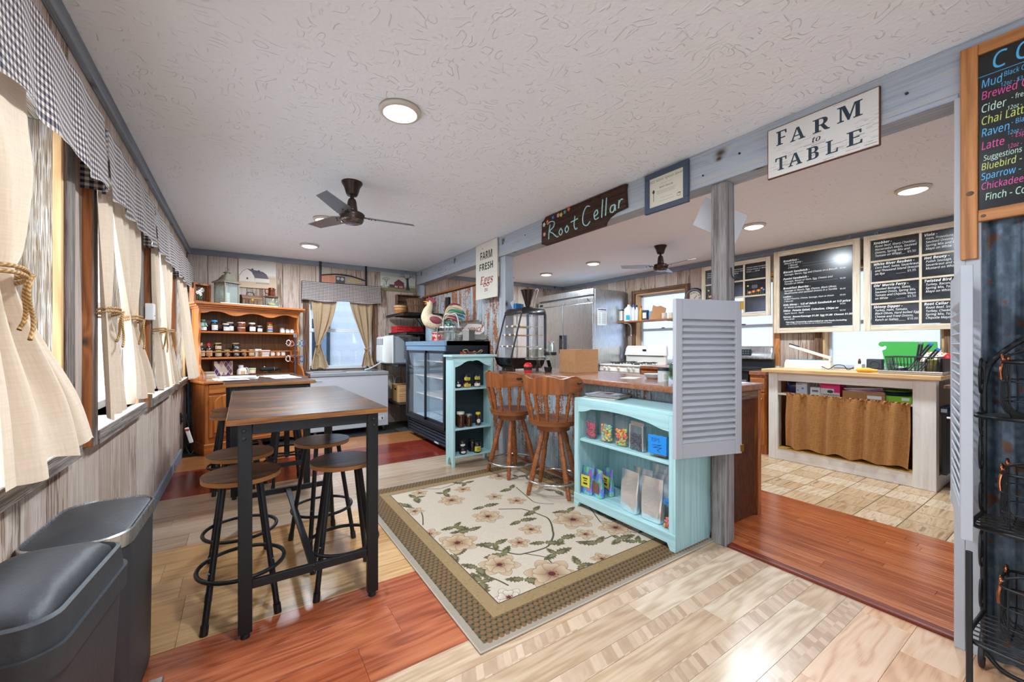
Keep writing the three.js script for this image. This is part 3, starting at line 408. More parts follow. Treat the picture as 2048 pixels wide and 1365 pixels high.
{ const t = thing('wall_outlet', 'black outlet with plugs low on the left wall by the hutch', 'outlet', [XL + 0.009, 0.36, -5.6]); part(t, 'plate', box(0.008, 0.12, 0.075, 0.004, 0, 0), M.black); part(t, 'plug', [box(0.05, 0.035, 0.035, 0.033, 0.06, 0), box(0.04, 0.03, 0.03, 0.03, 0.015, 0)], M.black);
  solo('power_cable', 'black cable hanging in a loop from the left wall outlet', 'cable', [tube([[-0.49, 0.43, -5.6], [-0.47, 0.3, -5.58], [-0.49, 0.12, -5.57], [-0.45, 0.03, -5.55], [-0.43, 0.06, -5.58], [-0.42, 0.25, -5.58], [-0.44, 0.42, -5.6]], 0.005, 60), tube([[-0.49, 0.43, -5.6], [-0.5, 0.6, -5.62], [-0.53, 0.85, -5.7]], 0.004, 24)], M.black);
  const s = thing('power_strip', 'white strip with red marks dangling by the outlet cable', 'power strip', [-0.44, 0.16, -5.52]); const q = box(0.035, 0.17, 0.03, 0, 0, 0, 0.006); q.rotateZ(0.25); part(s, 'body', q, M.white); const r = box(0.036, 0.025, 0.031, -0.03, 0.13, 0, 0.003); r.rotateZ(0.05); part(s, 'switch', r, M.red);
  solo('corner_pipe', 'grey galvanised duct piece standing in the left back corner', 'duct', bx(-0.06, 0.06, 0, 0.85, -0.05, 0.05, 0.01), M.galvDark, [-0.44, 0, -6.1]); }
// ---------------------------------------------------------------- bins
function rrRing(w, d, r, y, x = 0, z = 0, n = 6) { const o = []; for (const [sx, sz, a0] of [[1, 1, 0], [-1, 1, PI / 2], [-1, -1, PI], [1, -1, 1.5 * PI]]) for (let i = 0; i <= n; i++) { const a = a0 + i / n * PI / 2; o.push([x + sx * (w / 2 - r) + r * Math.cos(a), y, z + sz * (d / 2 - r) + r * Math.sin(a)]); } return o; }
function loft(levels, caps = true, n = 6, crease = 0.7) { // levels bottom to top: [y, w, d, r, x, z]
  const rings = levels.map(l => rrRing(l[1], l[2], Math.min(l[3], l[1] / 2, l[2] / 2), l[0], l[4] || 0, l[5] || 0, n)), m = rings[0].length, pos = [], tri = (a, b, c) => pos.push(...a, ...b, ...c);
  for (let j = 0; j + 1 < rings.length; j++) for (let i = 0; i < m; i++) { const k = (i + 1) % m, a = rings[j][i], b = rings[j][k], c = rings[j + 1][i], d = rings[j + 1][k]; tri(a, c, b); tri(b, c, d); }
  if (caps) for (const [R, up] of [[rings[0], false], [rings[rings.length - 1], true]]) { const c = [0, 1, 2].map(k => R.reduce((s, p) => s + p[k], 0) / m); for (let i = 0; i < m; i++) { const k = (i + 1) % m; up ? tri(c, R[k], R[i]) : tri(c, R[i], R[k]); } }
  const q = new THREE.BufferGeometry(); q.setAttribute('position', new THREE.Float32BufferAttribute(pos, 3)); q.computeVertexNormals(); return uvm(toCreasedNormals(q, crease), 1);
}
{
  const t = thing('trash_can', 'black swing-lid trash can nearest the camera', 'trash can', [-0.402, 0, -1.37], -0.1);
  part(t, 'bin', loft([[0, 0.18, 0.3, 0.05], [0.02, 0.19, 0.31, 0.05], [0.54, 0.23, 0.4, 0.055], [0.545, 0.25, 0.425, 0.06], [0.6, 0.254, 0.43, 0.06], [0.6, 0.24, 0.41, 0.055]]), M.plasticBlack);
  part(t, 'collar', loft([[0.6, 0.24, 0.41, 0.055], [0.655, 0.23, 0.395, 0.05], [0.66, 0.216, 0.38, 0.05], [0.645, 0.206, 0.37, 0.05]], false), M.plasticBlack);
  const lid = part(t, 'lid', loft([[0.645, 0.204, 0.366, 0.045], [0.66, 0.196, 0.355, 0.045], [0.68, 0.174, 0.31, 0.05], [0.692, 0.12, 0.22, 0.05], [0.695, 0.05, 0.09, 0.02]], true, 6, 1.2), M.plasticBlack);
  const p = loft([[0.0, 0.028, 0.1, 0.012], [0.006, 0.026, 0.098, 0.012], [0.006, 0.02, 0.09, 0.01], [0.002, 0.018, 0.088, 0.009]], true); p.rotateZ(-0.42); p.translate(0.076, 0.668, 0.0); part(lid, 'push_pad', p, M.plasticBlack);
  part(t, 'label', box(0.06, 0.02, 0.002, 0, 0.36, 0.196), S(0x55585c, 0.5));
  const u = thing('step_can', 'slim black step can with brushed steel rim by the left wall', 'trash can', [-0.405, 0, -1.9], -0.04);
  part(u, 'bin', loft([[0, 0.22, 0.4, 0.07], [0.03, 0.23, 0.41, 0.07], [0.575, 0.245, 0.43, 0.08]]), M.plasticBlack); part(u, 'rim', loft([[0.575, 0.25, 0.436, 0.082], [0.618, 0.252, 0.438, 0.082], [0.622, 0.244, 0.43, 0.08], [0.61, 0.236, 0.422, 0.076]], false), M.steel);
  part(u, 'lid', loft([[0.604, 0.234, 0.42, 0.075], [0.617, 0.23, 0.416, 0.073], [0.62, 0.22, 0.405, 0.07]]), M.plasticBlack); part(u, 'pedal', box(0.06, 0.014, 0.09, 0.15, 0.012, 0.05, 0.005), M.steel);
}
// ---------------------------------------------------------------- bar tables and stools
function barTable(label, pos, turn, len = 1.25) {
  const t = thing('bar_table', label, 'table', pos, turn), w = 0.635, h = 0.905;
  part(t, 'tabletop', box(w, 0.026, len, 0, h - 0.026, 0, 0.002, 0), M.rustic); part(t, 'edge_band', [box(w + 0.002, 0.022, 0.003, 0, h - 0.025, len / 2, 0, 0), box(0.003, 0.022, len, w / 2, h - 0.025, 0, 0, 2), box(0.003, 0.022, len, -w / 2, h - 0.025, 0, 0, 2)], M.rusticEdge, 'lighter brown board edge');
  const X = w / 2 - 0.062, Z = len / 2 - 0.035;
  for (const sx of [-1, 1]) for (const sz of [-1, 1]) { const l = part(t, 'leg', box(0.05, h - 0.046, 0.03, sx * X, 0.02, sz * Z, 0.003), M.blackMetal); part(l, 'foot', cyl(0.016, 0.018, 0.02, sx * X, 0, sz * Z, 14), M.black);
    part(l, 'bolt', [0, 0.032].map(d => { const q = new THREE.SphereGeometry(0.008, 10, 6); q.scale(1, 1, 0.5); return q.translate(sx * (X + 0.004), h - 0.055 - d, sz * (Z + 0.016)); }), M.black); }
  for (const sz of [-1, 1]) { part(t, 'apron', box(2 * X - 0.05, 0.045, 0.022, 0, h - 0.072, sz * Z, 0.002), M.blackMetal); part(t, 'stretcher', box(2 * X - 0.05, 0.035, 0.02, 0, 0.195, sz * Z, 0.002), M.blackMetal); }
  for (const sx of [-1, 1]) part(t, 'side_rail', box(0.022, 0.045, 2 * Z - 0.03, sx * X, h - 0.072, 0, 0.002), M.blackMetal);
  const c = part(t, 'foot_rail', box(0.03, 0.02, 2 * Z - 0.02, 0, 0.202, 0, 0.002), M.blackMetal); part(c, 'bolt', [0.2, 0.222].map(y => { const q = new THREE.SphereGeometry(0.006, 10, 6); return q.translate(0, y, Z + 0.011); }), M.black);
}
barTable('rustic brown bar table in the foreground with bare shiny top', [0.27, 0, -2.585], 0.0); barTable('second rustic bar table in front of the hutch, papers on it', [0.185, 0, -4.41], 0.05, 1.2);
function stool() {
  const t = thing('stool', '', 'stool', [0, 0, 0], 0, 'round-seat metal stools at the bar tables'), h = 0.62;
  part(t, 'seat', uvm(new THREE.CylinderGeometry(0.155, 0.155, 0.003, 40).translate(0, h - 0.0015, 0), 0), M.rustic); part(t, 'seat_edge', cyl(0.155, 0.154, 0.019, 0, h - 0.022, 0, 40), M.rusticEdge, 'lighter seat edge');
  part(t, 'mount', [box(0.2, 0.006, 0.04, 0, h - 0.029, 0), box(0.04, 0.006, 0.2, 0, h - 0.03, 0)], M.blackMetal);
  for (let i = 0; i < 4; i++) { const a = PI / 4 + i * PI / 2, c = Math.cos(a), s = Math.sin(a), l = part(t, 'leg', bar([0.187 * c, 0.012, 0.187 * s], [0.095 * c, h - 0.026, 0.095 * s], 0.0125, 14), M.blackMetal); part(l, 'rubber_foot', bar([0.1885 * c, 0, 0.1885 * s], [0.183 * c, 0.04, 0.183 * s], 0.0155, 14), M.black); part(l, 'screw', new THREE.SphereGeometry(0.005, 8, 6).translate(0.165 * c, 0.24, 0.165 * s), M.steelDark); }
  part(t, 'foot_ring', torus(0.168, 0.009, 0, 0.205, 0), M.blackMetal); return t;
}
{
  const s0 = stool(); s0.position.set(0.005, 0, -2.235); s0.userData.label = 'stool nearest the camera on the left of the front bar table';
  copy(s0, 'second stool on the left side of the front bar table', [0.0, 0, -2.66], 0.05); copy(s0, 'front stool on the right of the front bar table, window light on its seat', [0.437, 0, -2.21], -0.08); copy(s0, 'second stool on the right side of the front bar table', [0.42, 0, -2.745], 0.28);
  copy(s0, 'nearer left stool at the far bar table, before the hutch', [-0.06, 0, -4.14], 0.1); copy(s0, 'farther left stool at the far bar table, before the hutch', [-0.07, 0, -4.5], 0.2); copy(s0, 'nearer right stool tucked under the far bar table', [0.33, 0, -4.03], 0.15); copy(s0, 'farther right stool tucked under the far bar table', [0.36, 0, -4.45], 0.0);
}
// papers on the far table
{
  const paperTex = flatPrint(256, 360, (g, w, h) => { g.fillStyle = '#f2f4f5'; g.fillRect(0, 0, w, h); g.fillStyle = '#a9adb2'; for (let i = 0; i < 16; i++) { if (i === 4 || i === 10) continue; g.fillRect(26, 30 + i * 19, 120 + (i * 67) % 84, 4); } }, 0.85);
  const pr = rng(3), n = [['stack of white papers on the near left of the far bar table', 0.0, -4.1, 7], ['papers lying on the right half of the far bar table', 0.34, -4.2, 4]];
  n.forEach(([l, x, z, k], i) => { const t = thing('paper_stack', l, 'papers', [x, 0.905, z], 0.06 + i * 0.05); for (let j = 0; j < k; j++) { const s = slab(0.216, 0.28, 0.0012, 0, 0, 0); s.rotateX(-PI / 2); s.rotateY((pr() - 0.5) * 0.3); s.translate((pr() - 0.5) * 0.16, 0.0016 + j * 0.0022, -0.1 - pr() * 0.35 * (i ? 0.6 : 1)); part(t, 'sheet', s, paperTex); } });
}
// ---------------------------------------------------------------- small printed labels and jars
const LBL = {
  white: flatPrint(96, 96, (g, w, h) => { g.fillStyle = '#e9e6e2'; g.fillRect(0, 0, w, h); g.fillStyle = '#77706a'; for (let i = 0; i < 5; i++) g.fillRect(12, 16 + i * 14, 30 + (i * 37) % 34, 4); g.fillStyle = '#3a3634'; g.fillRect(70, 62, 14, 16); }),
  cream: flatPrint(96, 96, (g, w, h) => { g.fillStyle = '#d8b890'; g.fillRect(0, 0, w, h); g.strokeStyle = '#3a2a1c'; g.lineWidth = 5; g.beginPath(); g.ellipse(48, 48, 38, 34, 0, 0, 7); g.stroke(); g.fillStyle = '#7a5a3c'; for (let i = 0; i < 3; i++) g.fillRect(28, 38 + i * 11, 40, 4); }),
  dark: flatPrint(96, 96, (g, w, h) => { g.fillStyle = '#23262a'; g.fillRect(0, 0, w, h); g.fillStyle = '#aab4b8'; g.fillRect(18, 14, 56, 10); g.fillRect(18, 30, 44, 10); g.fillStyle = '#c85a50'; g.fillRect(16, 50, 24, 18); g.fillStyle = '#b9c2c4'; g.fillRect(46, 52, 34, 26); }),
  yellow: flatPrint(96, 96, (g, w, h) => { g.fillStyle = '#d8c83a'; g.fillRect(0, 0, w, h); g.fillStyle = '#2c2c20'; g.fillRect(20, 20, 54, 12); g.fillRect(30, 40, 36, 8); g.fillRect(24, 60, 48, 16); }),
  round: flatPrint(96, 96, (g, w, h) => { g.fillStyle = '#17181a'; g.fillRect(0, 0, w, h); g.fillStyle = '#e9e9e4'; g.beginPath(); g.arc(48, 48, 36, 0, 7); g.fill(); g.strokeStyle = '#444'; g.lineWidth = 3; g.beginPath(); g.arc(48, 48, 28, 0, 7); g.stroke(); g.fillStyle = '#555'; g.fillRect(32, 40, 32, 5); g.fillRect(36, 52, 24, 5); }),
};
function arcLabel(r, h, y, ang = 1.9) { const q = new THREE.CylinderGeometry(r, r, h, 14, 1, true, -ang / 2, ang); return q.translate(0, y + h / 2, 0); }
const LID = { gold: S(0xc9b478, 0.3, { metalness: 0.6 }), white: S(0xd9d2c4, 0.4), silver: S(0xb9bcc0, 0.3, { metalness: 0.8 }), black: S(0x1a1b1d, 0.4), blue: S(0x2f8fd0, 0.4), red: S(0xc0211d, 0.4), yellow: S(0xe3c420, 0.4) };
const jam = c => P(c, 0.12, { clearcoat: 1, clearcoatRoughness: 0.05 }), JAM = { berry: jam(0x2a0d10), amber: jam(0x7a3410), dark: jam(0x161012), red: jam(0x5a1712), honey: jam(0x3a1c08), salt: jam(0xb9aea6), pickle: jam(0x6a6a24), brown: jam(0x2e1a10) };
function jar(label, pos, turn, r, h, body, lid, lb, group, cat = 'jar', name = 'jar') {
  const t = thing(name, label, cat, pos, turn, group), hb = h * 0.86;
  part(t, 'glass_body', lathe([[0.001, 0], [r * 0.9, 0], [r, 0.006], [r, hb * 0.84], [r * 0.86, hb * 0.95], [r * 0.84, hb]], 20), body); part(t, 'lid', lathe([[r * 0.84, hb - 0.002], [r * 0.92, hb - 0.002], [r * 0.93, h - 0.003], [r * 0.88, h], [0.001, h]], 20), lid);
  if (lb) part(t, 'paper_label', arcLabel(r + 0.0008, hb * 0.5, hb * 0.17), lb); return t;
}
// ---------------------------------------------------------------- the hutch, turned a little out of the corner
const HT = 20 * PI / 180, HO = [-0.324, -5.51], hp = (x, y, z) => [HO[0] + x * Math.cos(HT) + z * Math.sin(HT), y, HO[1] - x * Math.sin(HT) + z * Math.cos(HT)];
{
  const t = thing('hutch', 'orange wooden hutch with open shelves in the left back corner', 'hutch', [HO[0], 0, HO[1]], HT), m = M.hutch, w = 1.1;
  const b = (n, ...a) => part(t, n, bx(...a), m);
  b('side_panel', 0, 0.02, 0.02, 0.78, -0.42, -0.01, 0.002); b('side_panel', w - 0.02, w, 0.02, 0.78, -0.42, -0.01, 0.002);
  part(t, 'worktop', bx(-0.02, w + 0.02, 0.78, 0.805, -0.425, 0.02, 0.006, 0), m); part(t, 'bottom', bx(0.02, w - 0.02, 0.12, 0.14, -0.42, -0.02, 0.001, 0), m); part(t, 'face_frame', [bx(0.02, w - 0.02, 0.64, 0.668, -0.03, -0.01, 0.001, 0), bx(0.02, w - 0.02, 0.12, 0.19, -0.03, -0.01, 0.001, 0), bx(0.0, 0.035, 0.12, 0.78, -0.03, -0.008, 0.001), bx(w - 0.035, w, 0.12, 0.78, -0.03, -0.008, 0.001)], m);
  const pl = shape([[-0.012, 0], [0.14, 0], [0.16, 0.035], [0.2, 0.05], [w - 0.2, 0.05], [w - 0.16, 0.035], [w - 0.14, 0], [w + 0.012, 0], [w + 0.012, 0.12], [-0.012, 0.12]]); part(t, 'plinth', [uvm(at(ext(pl, 0.022, 0.002), 0, 0, -0.01), 0), bx(-0.012, 0.01, 0, 0.12, -0.42, -0.01, 0.002, 2), bx(w - 0.01, w + 0.012, 0, 0.12, -0.42, -0.01, 0.002, 2)], m); part(t, 'back_panel', bx(0.01, w - 0.01, 0.12, 1.66, -0.43, -0.42, 0, 1), M.hutchBack);
  for (let i = 0; i < 3; i++) { const x0 = 0.035 + i * 0.345, x1 = x0 + 0.335; const d = part(t, 'drawer', bx(x0, x1, 0.67, 0.768, -0.02, 0.004, 0.006, 0), m); part(d, 'knob', lathe([[0.001, 0.022], [0.012, 0.018], [0.014, 0.012], [0.006, 0.004], [0.008, 0]], 14).rotateX(PI / 2).translate((x0 + x1) / 2, 0.72, 0.004), M.brass);
    const e = part(t, 'door', bx(x0, x1, 0.188, 0.645, -0.02, 0.0, 0.004, 1), m), s = new THREE.Shape(); s.moveTo(x0 + 0.05, 0.24); s.lineTo(x1 - 0.05, 0.24); s.lineTo(x1 - 0.05, 0.53); s.absarc((x0 + x1) / 2, 0.53, (x1 - x0) / 2 - 0.05, 0, PI, false); s.closePath(); part(e, 'raised_panel', uvm(at(ext(s, 0.006, 0.008), 0, 0, -0.001), 1), m); part(e, 'knob', lathe([[0.001, 0.022], [0.011, 0.018], [0.013, 0.012], [0.006, 0.004], [0.008, 0]], 14).rotateX(PI / 2).translate(x1 - 0.025, 0.46, 0.0), M.brass); part(e, 'hinge', box(0.006, 0.04, 0.006, x0 + 0.001, 0.57, 0.002, 0.001), M.brass); }
  const sp = new THREE.Shape(); sp.moveTo(-0.42, 0.8); sp.lineTo(-0.04, 0.8); sp.quadraticCurveTo(-0.05, 0.9, -0.14, 0.93); sp.quadraticCurveTo(-0.2, 0.96, -0.19, 1.02); sp.quadraticCurveTo(-0.17, 1.08, -0.19, 1.14); sp.quadraticCurveTo(-0.235, 1.25, -0.2, 1.33); sp.quadraticCurveTo(-0.18, 1.38, -0.205, 1.44); sp.quadraticCurveTo(-0.22, 1.52, -0.19, 1.6); sp.lineTo(-0.19, 1.63); sp.lineTo(-0.42, 1.63); sp.closePath();
  for (const x of [0, w - 0.02]) { const q = ext(sp, 0.02, 0); q.rotateY(-PI / 2); q.translate(x + 0.02, 0, 0); part(t, 'upper_side', uvm(q, 1), m); }
  part(t, 'shelf', bx(0.02, w - 0.02, 1.345, 1.365, -0.42, -0.2, 0.004, 0), m); part(t, 'shelf', bx(0.02, w - 0.02, 1.045, 1.066, -0.42, -0.19, 0.004, 0), m); const g = part(t, 'gallery_rail', bx(0.02, w - 0.02, 1.122, 1.136, -0.205, -0.19, 0.005, 0), m); for (let i = 0; i < 6; i++) part(g, 'spindle', lathe([[0.006, 1.066], [0.011, 1.08], [0.007, 1.094], [0.012, 1.106], [0.006, 1.124]], 12, 0.1 + i * 0.18, 0, -0.198), m);
  const ap = new THREE.Shape(); ap.moveTo(0.02, 1.63); ap.lineTo(0.02, 1.57); ap.quadraticCurveTo(0.07, 1.57, 0.1, 1.59); ap.quadraticCurveTo(0.2, 1.61, 0.28, 1.57); ap.quadraticCurveTo(0.36, 1.535, 0.44, 1.57); ap.quadraticCurveTo(0.55, 1.61, 0.66, 1.57); ap.quadraticCurveTo(0.74, 1.535, 0.82, 1.57); ap.quadraticCurveTo(0.92, 1.61, 1.0, 1.585); ap.quadraticCurveTo(1.04, 1.565, 1.08, 1.57); ap.lineTo(1.08, 1.63); ap.closePath(); part(t, 'scalloped_apron', uvm(at(ext(ap, 0.018, 0), 0, 0, -0.208), 0), m);
  part(t, 'crown', [bx(-0.012, w + 0.012, 1.622, 1.645, -0.425, -0.175, 0.004, 0), bx(-0.035, w + 0.035, 1.643, 1.668, -0.425, -0.15, 0.008, 0), bx(-0.06, w + 0.05, 1.666, 1.69, -0.43, -0.125, 0.004, 0)], m);
}
{
  const GJ = 'jam jars on the upper hutch shelf', G2 = 'jars on the lower hutch shelf', y1 = 1.365, y2 = 1.066, zf = -0.29;
  const J = (label, x, y, z, r, h, b, l, lb, g) => jar(label, hp(x, y, z), HT, r, h, b, l, lb, g);
  const fb = J('jar with green plaid fabric tied over its lid, far left of the upper hutch shelf', 0.065, y1, zf, 0.038, 0.095, JAM.red, LID.gold, LBL.white); { const s = lathe([[0.001, 0.102], [0.03, 0.1], [0.037, 0.09], [0.039, 0.078], [0.048, 0.062], [0.052, 0.058]], 20); part(fb, 'fabric_cover', s, flatPrint(64, 64, (g) => { g.fillStyle = '#c6d4cc'; g.fillRect(0, 0, 64, 64); g.fillStyle = '#4f7f6a'; for (let i = 0; i < 64; i += 16) { g.fillRect(i, 0, 7, 64); g.fillRect(0, i, 64, 7); } }, 0.9)); }
  J('small jar with mottled lid standing on the fabric-covered jar', 0.066, y1 + 0.103, zf, 0.026, 0.03, jam(0x3c5a34), LID.gold, null);
  J('tall dark jar with bright blue lid on the upper hutch shelf', 0.175, y1, zf, 0.036, 0.132, JAM.dark, LID.blue, LBL.white); J('short dark jam jar with white lid before a taller one', 0.285, y1, zf + 0.02, 0.035, 0.098, JAM.dark, LID.white, LBL.white); J('tall berry jar behind the short jar, white label', 0.345, y1, zf - 0.03, 0.037, 0.12, JAM.berry, LID.white, LBL.white);
  J('amber preserve jar, lower of the stacked pair on the upper shelf', 0.455, y1, zf, 0.045, 0.058, JAM.amber, LID.white, null); J('amber preserve jar, upper of the stacked pair on the upper shelf', 0.455, y1 + 0.058, zf, 0.045, 0.064, JAM.amber, LID.white, null); J('dark red jar with pale lid and square label, mid upper shelf', 0.57, y1, zf, 0.04, 0.12, JAM.berry, LID.white, LBL.white); J('small dark jar with silver lid, mid upper shelf', 0.655, y1, zf, 0.033, 0.088, JAM.berry, LID.silver, LBL.white);
  jar('tall jar with red lid and red and blue label on the upper hutch shelf', hp(0.775, y1, zf), HT, 0.036, 0.135, JAM.pickle, LID.red, flatPrint(64, 64, (g) => { g.fillStyle = '#e8e8e8'; g.fillRect(0, 0, 64, 64); g.fillStyle = '#c81e28'; g.fillRect(0, 6, 64, 20); g.fillStyle = '#1c56b8'; g.fillRect(0, 34, 64, 24); }));
  J('clear tumbler of salts, left of three on the upper shelf end', 0.93, y1, zf, 0.03, 0.068, JAM.salt, LID.silver, LBL.white); J('clear little jar of salts, middle of three on the upper shelf end', 0.995, y1, zf, 0.027, 0.056, JAM.salt, LID.silver, LBL.white); J('clear little jar of salts, rightmost on the upper shelf end', 1.052, y1, zf, 0.027, 0.056, JAM.salt, LID.silver, LBL.white);
  const bot = (label, x, z, c, cap, hh) => { const t = thing('syrup_bottle', label, 'bottle', hp(x, y2, z), HT); part(t, 'glass_body', lathe([[0.001, 0], [0.034, 0], [0.036, 0.006], [0.036, 0.09], [0.03, 0.105], [0.013, 0.122], [0.013, hh - 0.03]], 20), jam(c)); part(t, 'cap', cyl(0.015, 0.016, 0.032, 0, hh - 0.032, 0, 14), cap); part(t, 'paper_label', arcLabel(0.0368, 0.06, 0.018), LBL.cream); };
  bot('dark syrup bottle with gold cap, leftmost on the lower hutch shelf', 0.045, -0.27, 0x1a0e0a, LID.gold, 0.168); bot('red-capped syrup bottle with cream label on the lower hutch shelf', 0.115, -0.27, 0x3a140c, LID.red, 0.165);
  for (const [x, a, b, la, n] of [[0.21, JAM.dark, LID.gold, LBL.cream, 'cream oval label'], [0.395, JAM.dark, LID.gold, LBL.dark, 'black label']]) { J(`lower jar of the stacked pair with ${n} on the lower hutch shelf`, x, y2, zf, 0.038, 0.084, a, b, la); J(`upper jar of the stacked pair with ${n} on the lower hutch shelf`, x, y2 + 0.084, zf, 0.038, 0.084, a, b, la); }
  J('single black-label jar between the two stacked pairs', 0.3, y2, zf, 0.038, 0.086, JAM.dark, LID.gold, LBL.dark); J('single black-label jar right of the black-label stack', 0.478, y2, zf, 0.036, 0.086, JAM.dark, LID.gold, LBL.dark); const tj = J('jar with a cream tag hanging from it on the lower shelf', 0.56, y2, zf, 0.036, 0.088, JAM.amber, LID.gold, LBL.cream); { const q = box(0.03, 0.04, 0.002, 0.045, 0.06, 0.03, 0); q.rotateZ(-0.1); part(tj, 'tag', q, M.cream); }
  const tub = (label, x, z, w, h, yb = y2) => { const t = thing('plastic_tub', label, 'tub', hp(x, yb, z), HT); part(t, 'tub', loft([[0, w * 0.84, 0.07, 0.015], [h - 0.016, w, 0.085, 0.02]], true, 4), P(0xd9d0cc, 0.3)); part(t, 'lid', loft([[h - 0.016, w * 1.05, 0.09, 0.02], [h, w * 1.05, 0.09, 0.02]], true, 4), S(0xe2e0da, 0.4)); };
  tub('white-lidded plastic tub on the lower hutch shelf', 0.715, zf, 0.11, 0.078); tub('clear tub behind the white-lidded tub', 0.66, zf - 0.08, 0.08, 0.092);
  for (const [x, n] of [[0.81, 'left'], [0.875, 'middle'], [0.94, 'right']]) J(`little glass jar, ${n} of three behind the rail's right end`, x, y2, zf, 0.027, 0.062, JAM.salt, LID.white, LBL.white);
}
{ // things on the worktop of the hutch
  const yb = 0.805, quilt = flatPrint(256, 256, (g, w, h) => { g.fillStyle = '#d5c4b4'; g.fillRect(0, 0, w, h); const cs = ['#5a4450', '#b79a94', '#6b5468', '#d9cabc', '#4a2f6e', '#94798a']; let k = 0; for (let j = -1; j < 5; j++) for (let i = -1; i < 5; i++) { const x = i * 64 + (j % 2 ? 32 : 0), y = j * 50; if ((i * 3 + j * 5) % 4 === 0) continue; g.fillStyle = cs[(k++ * 5) % 6]; g.beginPath(); g.moveTo(x + 32, y + 4); g.lineTo(x + 60, y + 50); g.lineTo(x + 32, y + 96); g.lineTo(x + 4, y + 50); g.fill(); } }, 0.9);
  const q = thing('quilted_box', 'box with purple and cream diamond patchwork front on the hutch top', 'box', hp(0.265, yb, -0.28), HT + 0.1); part(q, 'box', box(0.2, 0.215, 0.06, 0, 0, -0.031, 0.004), S(0x6a4c38, 0.8)); part(q, 'front', slab(0.196, 0.21, 0.004, 0, 0.108, 0.001), quilt);
  const j = thing('plastic_jug', 'white plastic jug with handle and tan label on the hutch', 'jug', hp(0.45, yb, -0.26), HT); part(j, 'bottle', [loft([[0, 0.1, 0.075, 0.03], [0.1, 0.1, 0.075, 0.03], [0.125, 0.07, 0.06, 0.028], [0.13, 0.045, 0.045, 0.022]], true, 5)], S(0xd6d2cc, 0.45)); part(j, 'cap', cyl(0.027, 0.027, 0.03, -0.01, 0.13, 0, 20), S(0xc9ccd0, 0.4)); part(j, 'handle', tube([[0.035, 0.125, 0], [0.06, 0.12, 0], [0.066, 0.06, 0], [0.05, 0.02, 0]], 0.008, 24), S(0xd6d2cc, 0.45)); part(j, 'label', slab(0.045, 0.06, 0.002, 0, 0.06, 0.0385), S(0xc2a878, 0.7));
  const c = thing('seed_cup', 'pale green and red paper cup beside the white jug', 'cup', hp(0.56, yb, -0.25), HT); part(c, 'cup', lathe([[0.001, 0], [0.032, 0], [0.04, 0.12], [0.037, 0.12], [0.03, 0.004]], 24), S(0xdfe5d2, 0.6)); part(c, 'print', arcLabel(0.0365, 0.05, 0.008, 2.4), S(0x9a2430, 0.6)); part(c, 'band', cyl(0.0405, 0.0405, 0.012, 0, 0.1, 0, 24, true), S(0x9fb870, 0.6));
  const r = thing('bracelet_bar', 'black padded bracelet bar on a post, on the hutch top', 'bracelet display', hp(0.745, yb, -0.22), HT); part(r, 'bar', [new THREE.CapsuleGeometry(0.026, 0.17, 4, 14).rotateZ(PI / 2).translate(0, 0.1, 0)], S(0x121214, 0.85)); part(r, 'post', [cyl(0.012, 0.012, 0.09, 0, 0.005, 0, 12), box(0.12, 0.008, 0.07, 0, 0, 0)], S(0x121214, 0.6)); parts(r, 'bracelet', [torus(0.029, 0.003, -0.05, 0.1, 0, false, 24).rotateY(0), torus(0.029, 0.003, 0, 0, 0, false, 24).rotateY(PI / 2).translate(0.05, 0.1, 0)], M.chrome);
  const s = thing('little_sign', 'small blue sign block on a wooden foot, hutch top', 'sign', hp(0.83, yb, -0.15), HT); part(s, 'block', box(0.075, 0.035, 0.012, 0, 0.004, 0), S(0x2c4450, 0.6)); part(s, 'foot', box(0.02, 0.04, 0.02, -0.05, 0, 0, 0.004), M.pine);
  const k = thing('tea_towels', 'folded striped cloths on the left end of the hutch top', 'cloths', hp(0.07, yb, -0.12), HT); for (let i = 0; i < 4; i++) part(k, 'cloth', loft([[i * 0.026, 0.1, 0.1, 0.02], [i * 0.026 + 0.012, 0.108, 0.108, 0.03], [i * 0.026 + 0.025, 0.1, 0.1, 0.02]], true, 4), S([0xc9b49a, 0xb8a288, 0xd2c2ac, 0xa8957e][i], 0.95));
  const e = thing('egg_cup', 'little white cup before the patchwork box', 'cup', hp(0.36, yb, -0.12), HT); part(e, 'cup', lathe([[0.001, 0], [0.02, 0], [0.024, 0.05], [0.02, 0.055], [0.001, 0.055]], 18), M.white);
  const b = thing('jewelry_stand', 'steel bracelet stand hung with beaded bracelets on the hutch right end', 'jewelry stand', hp(1.0, yb, -0.09), HT); part(b, 'post', [box(0.018, 0.5, 0.018, 0, 0.01, 0), box(0.14, 0.012, 0.12, 0, 0, 0)], M.steelDark); part(b, 'top', box(0.045, 0.05, 0.03, 0, 0.5, 0), M.steel); part(b, 'arm', [bar([-0.1, 0.4, 0], [0.1, 0.4, 0], 0.004), bar([-0.1, 0.27, 0], [0.1, 0.27, 0], 0.004)], M.steel);
  const bc = [0xd8d4d0, 0xb06a60, 0x6fb0b4, 0x3c5a9c, 0xd0c8c0, 0x8c3a34], br = rng(12); let n = 0; for (const [ax, ay] of [[-0.085, 0.43], [-0.05, 0.42], [0.05, 0.42], [0.09, 0.43], [-0.09, 0.23], [-0.04, 0.22], [0.08, 0.22]]) { const beads = [], c1 = bc[n % 6]; for (let i = 0; i < 14; i++) { const a = i / 14 * 2 * PI; beads.push(new THREE.IcosahedronGeometry(0.0075, 1).translate(ax + 0.012 * Math.sin(a) + (br() - 0.5) * 0.008, ay + 0.036 * Math.cos(a), 0.008 + 0.03 * Math.sin(a))); } part(b, 'bracelet', beads, S(n === 6 ? 0x2f5aa0 : c1, 0.25)); n++; }
}
